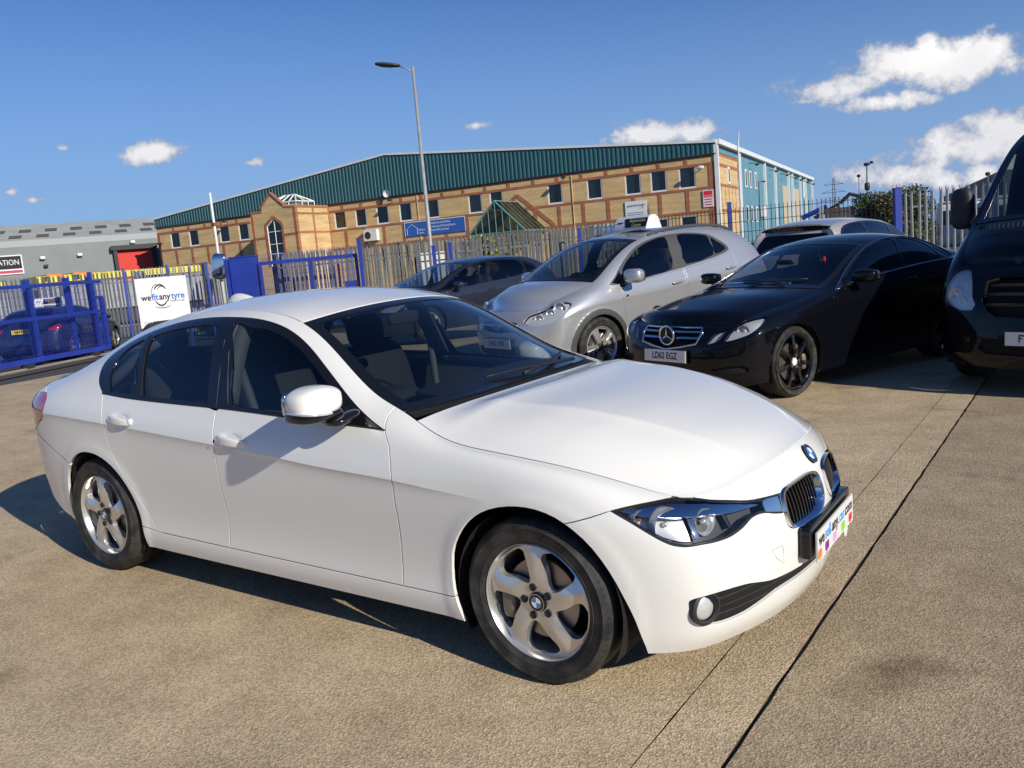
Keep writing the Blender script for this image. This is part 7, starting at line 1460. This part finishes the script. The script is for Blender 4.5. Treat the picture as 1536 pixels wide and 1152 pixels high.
# lamp post
T = thing('lamp_post', 'tall galvanised street lamp post with a flat dark lantern head', 'street lamp'); T.matrix_world = FARM @ Matrix.Translation((-16.89, 19.04, 0))
q = MB(); q.tube([(0, 0, 0), (0, 0, 1.2), (0, 0, 1.25), (0, 0, 8.0)], [.10, .10, .075, .045], 12); q.build('column', M_GALV, T, smooth=True)
q = MB(); q.tube([(0, 0, 7.85), (-.15, -.12, 7.93), (-.32, -.25, 8.02)], .02, 6); q.build('bracket_arm', M_GALV, T, smooth=True)
q = MB(); q.add(*blob((-.62, -.50, 8.10), (.42, .17, .055), (.6, .9), (0, R_(8), R_(38)), 20, 10)); lh = q.build('lantern', M_DARKST, T, smooth=True); q = MB(); q.add(*blob((-.66, -.53, 8.07), (.26, .11, .04), (.6, .7), (0, R_(8), R_(38)), 14, 8)); q.build('led_panel', mat('led_brown', (.12, .09, .05), .4), lh, smooth=True)
# tyre sign board
def tyre_sign():
    a, b = Vector((-16.19, 7.80, 0)), Vector((-15.61, 8.70, 0)); X = (b-a).normalized(); Y = Vector((X.y, -X.x, 0)); m = Matrix.Identity(4)
    for i in range(3): m[i][0] = X[i]; m[i][1] = Y[i]; m[i][3] = ((a+b)/2)[i]
    T = thing('tyre_sign', 'white board lettered wefitanytyre with a tyre logo, on the fence behind the saloon', 'sign'); T.matrix_world = FARM @ m
    W_, z0, z1 = 1.08, .75, 1.86; q = MB(); q.box(-W_/2, W_/2, -.01, .01, z0, z1); bd = q.build('sign_board', M_WPLAIN, T); fr = lambda x, z: frame((x, .013, z), (1, 0, 0), (0, 0, 1))
    bl = mat('sign_mid_blue', (.03, .14, .50), .4)
    ws_ = []
    for k, (s, mt_) in enumerate((('we', M_INK), ('fit', bl), ('any', M_INK), ('tyre', bl))):
        o = text('sign_lettering', s, .20, mt_, bd, Matrix.Identity(4), .002, 'LEFT', sx=.86, bold=.005); ws_.append((o, min(v.co.x for v in o.data.vertices), max(v.co.x for v in o.data.vertices)))
    tw_ = sum(b-a for _, a, b in ws_)+.012*3; x = -tw_/2
    for o, a, b in ws_: o.data.transform(fr(x-a, 1.42) @ Matrix.Translation((0, 0, .003))); x += b-a+.012
    text('sign_lettering', 'Peterborough', .055, M_PLAS, bd, fr(.30, 1.31), .002); text('sign_lettering', 'Cars & Vans', .085, M_PLAS, bd, fr(-.25, .86), .002)
    q = MB(); cx, cz = -.04, 1.46
    def ring(rx, rz, w_, a0, a1, cx_, cz_, yy=.013):
        v = []; n = 24
        for i in range(n+1): t = a0+(a1-a0)*i/n; w2 = w_*math.sin(math.pi*(i/n))**.4 if a1-a0 < 6 else w_; v += [(cx_+rx*math.cos(t), yy, cz_+rz*math.sin(t)), (cx_+(rx-w2)*math.cos(t), yy, cz_+(rz-w2)*math.sin(t))]
        q.add(v, [(2*i, 2*i+1, 2*i+3, 2*i+2) for i in range(n)])
    ring(.15, .25, .035, R_(30), R_(150), cx, cz); ring(.15, .25, .035, R_(205), R_(330), cx, cz); ring(.11, .21, .02, R_(40), R_(145), cx+.03, cz)
    for k in range(9): t = R_(100+k*11); q.add([(cx-.06+.15*math.cos(t), .0135, cz+.24*math.sin(t)), (cx-.03+.15*math.cos(t), .0135, cz+.24*math.sin(t)+.006), (cx-.03+.15*math.cos(t), .0135, cz+.24*math.sin(t)+.024), (cx-.06+.15*math.cos(t), .0135, cz+.24*math.sin(t)+.016)], [(0, 1, 2, 3)])
    q.build('tyre_logo', M_INK, bd); q = MB(); ring(.19, .10, .022, R_(200), R_(340), cx+.02, cz-.20); q.build('blue_swoosh', bl, bd)
    for x in (-.5, .5): MB().box(x-.03, x+.03, -.08, -.012, 0, 1.9).build('support_post', M_BLUE, T)
tyre_sign()
# ------------------------------------------------ far odds and ends (far frame)
def far_thing(name, label, cat, x, y, rz=0., group=None):
    T = thing(name, label, cat, group=group); T.matrix_world = FARM @ Matrix.Translation((x, y, 0)) @ Matrix.Rotation(R_(rz), 4, 'Z'); return T
M_YEL = mat('highway_yellow', (.80, .66, .05), .4); M_ORG = mat('chevron_orange', (.75, .15, .03), .4)
for i, (x, y, rz, L_, zt, lb) in enumerate(((-40.5, 14.2, 75, 3.6, 2.52, 'yellow and orange lorry roof seen over the palisade fence, left one'), (-37.8, 20.2, 78, 7.5, 2.62, 'long yellow trailer top seen over the palisade fence below the red door'))):
    T = far_thing('parked_lorry', lb, 'lorry', x, y, rz, 'yellow lorries behind the fence')
    MB().box(-L_/2, L_/2, -1.2, 1.2, zt-.30, zt).build('yellow_top', M_YEL, T); MB().box(-L_/2, L_/2, -1.19, 1.19, .9, zt-.421).build('body', M_GALV, T); MB().box(-L_/2, L_/2, -1.0, 1.0, .5, .899).build('chassis', M_DARKST, T)
    for sx in (-1, 1):
        for sy in (-1, 1): q = MB(); q.lathe([(.001, .1), (.28, .1), (.45, .08), (.46, -.1), (.3, -.12), (.001, -.12)], 'y', (sx*L_*.32, sy*1.0, .46), 24, sgn=sy); q.build('wheel', M_TYRE, T, smooth=True, auto=40)
    for k in range(6 if i == 0 else 4):
        for s in (-1, 1): xx = -L_/2+.2+k*(L_*.5/6); MB().box(xx, xx+L_*.045, s*1.201-.004, s*1.201+.004, zt-.26, zt-.02).build('chevron', M_ORG if k % 2 else M_DARKST, T)
    for k in range(2): MB().box(-L_/2+.5+k*1.1, -L_/2+1.1+k*1.1, -1.0, 1.0, zt+.001, zt+.07).build('light_bar', M_ORG, T)
T = far_thing('steel_cabinet', 'white steel cabinet behind the mesh beside the lamp post foot', 'cabinet', -17.5, 20.0, 35)
MB().box(-.62, .62, -.5, .5, .05, 2.02).build('cabinet_body', M_FLASH, T); MB().box(-.55, .55, -.515, -.501, 1.72, 1.76).build('locking_bar', M_DARKST, T); MB().box(-.005, .005, -.512, -.501, .1, 1.9).build('door_seam', M_DARKST, T)
# leaf clusters
def leaf_cloud(name, m_, parent, n, box, seed, size=(.05, .10), fn=None):
    rd = np.random.RandomState(seed); v = []; f = []
    while len(f) < n:
        p = rd.uniform(-1, 1, 3)
        if np.linalg.norm(p) > 1: continue
        if fn is not None and not fn(p): continue
        c = p*np.array(box); s = rd.uniform(*size); a = rd.normal(size=3); a /= np.linalg.norm(a); b = np.cross(a, rd.normal(size=3)); b /= np.linalg.norm(b); k = len(v)
        v += [c-a*s, c+b*s*.45, c+a*s, c-b*s*.45]; f.append((k, k+1, k+2, k+3))
    return link(name, mesh(name, v, f), m_, parent, kind='stuff')
M_LEAF1 = mat('dark_ivy_leaf', (.045, .075, .02), .55, noise=(1.2, .5)); M_LEAF2 = mat('olive_leaf', (.13, .12, .035), .6, noise=(1.5, .4)); M_LIME = mat('lime_leaf', (.42, .48, .03), .55, noise=(2, .25)); M_WOOD = mat('bark', (.09, .065, .045), .9)
def bush(name, label, x, y, w_, d_, h_, n, mats, seed, cat='bush', z0=0.):
    T = far_thing(name, label, cat, x, y); rd = random.Random(seed); q = MB()
    for k in range(9):
        a = rd.uniform(0, 6.28); r = rd.uniform(.2, .8); q.tube([(0, 0, 0), (w_*.3*r*math.cos(a), d_*.3*r*math.sin(a), h_*.5), (w_*.75*r*math.cos(a), d_*.75*r*math.sin(a), h_*rd.uniform(.8, 1.02))], [.06, .035, .01], 5)
    q.build('stems', M_WOOD, T)
    lumps = [(rd.uniform(-.6, .6)*w_, rd.uniform(-.6, .6)*d_, rd.uniform(.25, .85)*h_, rd.uniform(.25, .5)) for _ in range(26)]
    for i, (a, b, c, r) in enumerate(lumps):
        o = leaf_cloud('leaf_clump', mats[i % len(mats)], T, n//26, (w_*r, d_*r, h_*r*.6), seed*50+i, (.035, .085)); o.location = (a, b, min(c, h_*(1-r*.45)))
    return T
bush('ivy_bush', 'large dark ivy covered bush rising above the fence left of the bright palisade', -5.2, 33.0, 1.75, 1.2, 2.9, 14000, [M_LEAF1, M_LEAF1, M_LEAF2], 5)
bush('lime_shrub', 'yellow green shrub behind the palisade fence below the glass canopy', -17.1, 22.9, 1.25, .7, 2.45, 6000, [M_LIME, M_LIME, M_LEAF1], 9)
bush('green_hedge', 'dark green hedge behind the palisade fence right of the lime shrub', -12.6, 26.2, 2.2, .7, 1.9, 7000, [M_LEAF1, M_LEAF2], 11)
bush('verge_plant', 'small green weeds at the foot of the fence left of the blue pillar', -21.5, 13.6, .8, .4, .35, 1500, [M_LEAF1, M_LIME], 15)
# vehicles beyond the fence
for i, (x, y, lb) in enumerate(((-3.9, 40.5, 'white van seen through the bright palisade fence, left one'), (-1.7, 38.5, 'white van seen through the bright palisade fence, nearest the black van mirror'))):
    T = far_thing('white_van', lb, 'van', x, y, 12, 'white vans beyond the palisade fence')
    q = MB(); v, f = blob((0, 0, 1.35), (.95, 2.4, 1.0), (.22, .2), nu=28, nv=14); q.add(v, f); q.build('body', M_WPLAIN, T, smooth=True)
    MB().box(-.72, .72, -2.44, -2.36, 1.35, 1.95).build('rear_window', M_TRIM, T); MB().box(-.96, -.94, -1.6, 1.2, 1.4, 1.95).build('side_window', M_TRIM, T); MB().box(.94, .96, -1.6, 1.2, 1.4, 1.95).build('side_window', M_TRIM, T)
    for s in (-1, 1): MB().box(s*.86-.06, s*.86+.06, -2.42, -2.3, .9, 1.3).build('tail_lamp', M_REDL, T)
    MB().box(-.26, .26, -2.45, -2.42, .75, .87).build('number_plate', M_PLATEY, T)
    for sx in (-1, 1):
        for sy in (-1.5, 1.5): q = MB(); q.lathe([(.001, .06), (.2, .06), (.33, .04), (.33, -.14), (.001, -.14)], 'x', (sx*.86, sy, .33), 20, sgn=sx); q.build('wheel', M_TYRE, T, smooth=True, auto=40)
T = far_thing('loader_crane', 'blue folding loader crane with white cab beyond the teal shed', 'crane', -13.6, 55.5, 10)
MB().box(-1.1, 1.1, -2, 2, .6, 2.3).build('truck_bed', M_BLUE, T); q = MB(); q.tube([(.9, 0, 1.5), (.9, 0, 3.2), (-.6, 0, 2.4)], .16, 6); q.tube([(1.0, 0, 3.2), (1.6, 0, 3.75), (2.3, 0, 3.5)], .14, 6); q.build('crane_boom', M_DARKST, T); q = MB(); q.tube([(-1.4, 0, 2.5), (.2, 0, 3.1)], .18, 6); q.build('boom_arm', M_BLUE, T); MB().box(.6, 1.6, -1, 1, .6, 2.4).build('cab', M_WPLAIN, T)
for sy in (-1.2, 1.2): q = MB(); q.lathe([(.001, .1), (.45, .1), (.45, -.2), (.001, -.2)], 'x', (-1.0, sy, .45), 20, sgn=-1); q.build('wheel', M_TYRE, T)
T = far_thing('shed_gate', 'brown boarded yard gate with pale posts beyond the people carrier', 'gate', -8.9, 40.5, 8)
for k in range(9): MB().box(-.75+k*.16, -.75+k*.16+.15, -.02, .02, .2, 2.6).build('board', mat('brown_board', (.10, .085, .07), .8, noise=(4, .2)), T)
for x in (-.9, .85): MB().box(x-.09, x+.09, -.09, .09, 0, 2.75).build('gate_post', mat('pale_concrete', (.42, .40, .36), .85), T)
palisade('palisade_fence', 'short grey palisade fence behind the roof of the people carrier', (-7.9, 38.5), (-4.2, 39.3), 2.55, .17, M_GALVD)
T = far_thing('hoarding', 'blue hoarding panel behind the roof of the people carrier', 'panel', -6.35, 35.9, 5); MB().box(-.95, .95, -.03, .03, 1.2, 2.35).build('panel', mat('faded_blue_panel', (.05, .07, .22), .5, noise=(5, .2)), T)
for x in (-.9, .9): MB().box(x-.03, x+.03, .031, .09, 0, 2.35).build('panel_post', M_GALVD, T)
# big warehouses right
T = far_thing('warehouse', 'distant dark grey and pale warehouse on the horizon left of the van', 'building', -10.2, 149, -8)
def slab(nm, pts, y0, y1, m_): q = MB(); n = len(pts); q.add([(a, y0, z) for a, z in pts]+[(a, y1, z) for a, z in pts], [tuple(range(n)), tuple(range(n, 2*n))[::-1]]+[(i, (i+1) % n, n+(i+1) % n, n+i) for i in range(n)]); return q.build(nm, m_, T)
slab('grey_gable', [(-9.6, 0), (-9.6, 5.2), (-1.2, 8.3), (-1.2, 0)], 0, 30, mat('slate_grey_cladding', (.10, .12, .16), .6)); slab('pale_wall', [(-1.15, 0), (-1.15, 8.2), (14, 8.4), (14, 0)], 1, 30, mat('pale_cladding', (.42, .40, .36), .6))
# columns, pylon
for x, y, h, lb in ((-12.96, 65.2, 6.1, 'distant camera column with twin heads on the skyline'), (-14.6, 70.0, 5.6, 'thin distant lamp column just left of the camera column'), (-19.5, 90.0, 4.9, 'lowest distant column near the pylon'), (-4.6, 60., 4.2, 'thin distant column right of the bush'), (-1.0, 66., 5.2, 'short distant column with a white head before the grey gable')):
    T = far_thing('lamp_column', lb, 'lamp post', x, y, 0, 'distant columns on the skyline'); q = MB(); q.tube([(0, 0, 0), (0, 0, h)], [.10 if h > 6 else .05, .05 if h > 6 else .035], 6); q.build('column', M_GALVD, T)
    q = MB(); q.add(*blob((0, 0, h), (.22 if h > 6 else .15, .1, .12), (.6, .6), (0, 0, 0), 8, 6)); 
    if h > 6: q.add(*blob((.35, 0, h+.1), (.14, .1, .1), (.6, .6), (0, 0, 0), 8, 6)); q.add(*blob((0, 0, h-1.6), (.2, .2, .3), (.6, .6), (0, 0, 0), 8, 6))
    q.build('lamp_head', M_DARKST if 'white' not in lb else M_FLASH, T, smooth=True)
T = far_thing('pylon', 'faint electricity pylon on the horizon right of the teal shed', 'pylon', -143, 579, 20); q = MB()
for s in (-1, 1):
    for t_ in (-1, 1): q.tube([(s*3, t_*3, 0), (s*.9, t_*.9, 20), (s*.4, t_*.4, 34)], .16, 4)
for z, w_ in ((20, 9), (25, 7.5), (30, 6)): q.tube([(-w_, 0, z), (w_, 0, z)], .18, 4); q.tube([(-w_, 0, z), (0, 0, z+2)], .1, 4); q.tube([(w_, 0, z), (0, 0, z+2)], .1, 4)
for z in range(2, 34, 3): r = 3-2.1*z/20 if z < 20 else .9-.5*(z-20)/14; q.tube([(-r, -r, z), (r, r, z+2)], .1, 4); q.tube([(r, -r, z), (-r, r, z+2)], .1, 4)
q.build('lattice', M_GALVD, T)
T = far_thing('flagpole', 'thin white mast at the corner of the teal shed', 'pole', -15.7, 45.76); q = MB(); q.tube([(0, 0, 0), (0, 0, 6.9), (.1, 0, 7.6)], [.07, .05, .02], 6); q.build('mast', M_FLASH, T)
# bottom fringe: gravel strip, verge and road inside and beyond the gate
sheet('gate_kerb_strip', [(-15.2, .5), (-16.0, .8), (-21.0, 11.2), (-20.2, 11.2)], .006, M_ROAD, True)
sheet('gravel_strip', [(-16.0, .8), (-17.2, .8), (-22.0, 12), (-21.0, 11.2)], .012, M_GRAVEL, True)
sheet('verge', [(-30.5, 6), (-21.3, 11.9), (-9.9, 20.6), (-9.9, 23.5), (-22, 18.2), (-31, 14)], .008, M_GRASS, True)
build_saloon()
CARBASE = cars()
def simple_car(label, pose, pm, plate_=None, sign=False, group=None):
    S = dict(CARBASE); S['gmat'] = [M_GLASSD]*4; S['wmat'] = M_GLASSD; S['h'] = .08
    T, ch, C, CT, rf = build_car(label, gen_chart(HATCH, arch_flare([(0, .32, .355), (-2.6, .32, .355)])), pose, pm, S, far=True, group=group)
    if plate_: plate(T, (-3.475, 0, .84), (0, -1, 0), (0, 0, 1), plate_, M_PLATEY)
    return T
PXO = (0, 0)
T = simple_car('navy car with a yellow NX19 HHK plate behind the blue sliding gate', (-22.71, 10.03, R_(128)), M_NAVY, 'NX19 HHK')
# tail at px 33: shift so that its plate sits behind the gate's left half
simple_car('dark blue car at the extreme left edge behind the sliding gate', (-25.91, 7.43, R_(128)), M_NAVY)
simple_car('small grey blue car with a red tail lamp seen right of the silver crossover', (-7.3, 28.2, R_(70)), M_GREYP)
c, s_ = math.cos(R_(128)), math.sin(R_(128)); P5 = thing('roof_sign', 'white and black wedge sign on the roof of the navy car behind the sliding gate', 'sign'); P5.matrix_world = FARM @ Matrix.Translation((-22.71-1.8*c, 10.03-1.8*s_, 1.43)) @ Matrix.Rotation(R_(128), 4, 'Z'); roof_sign(P5)
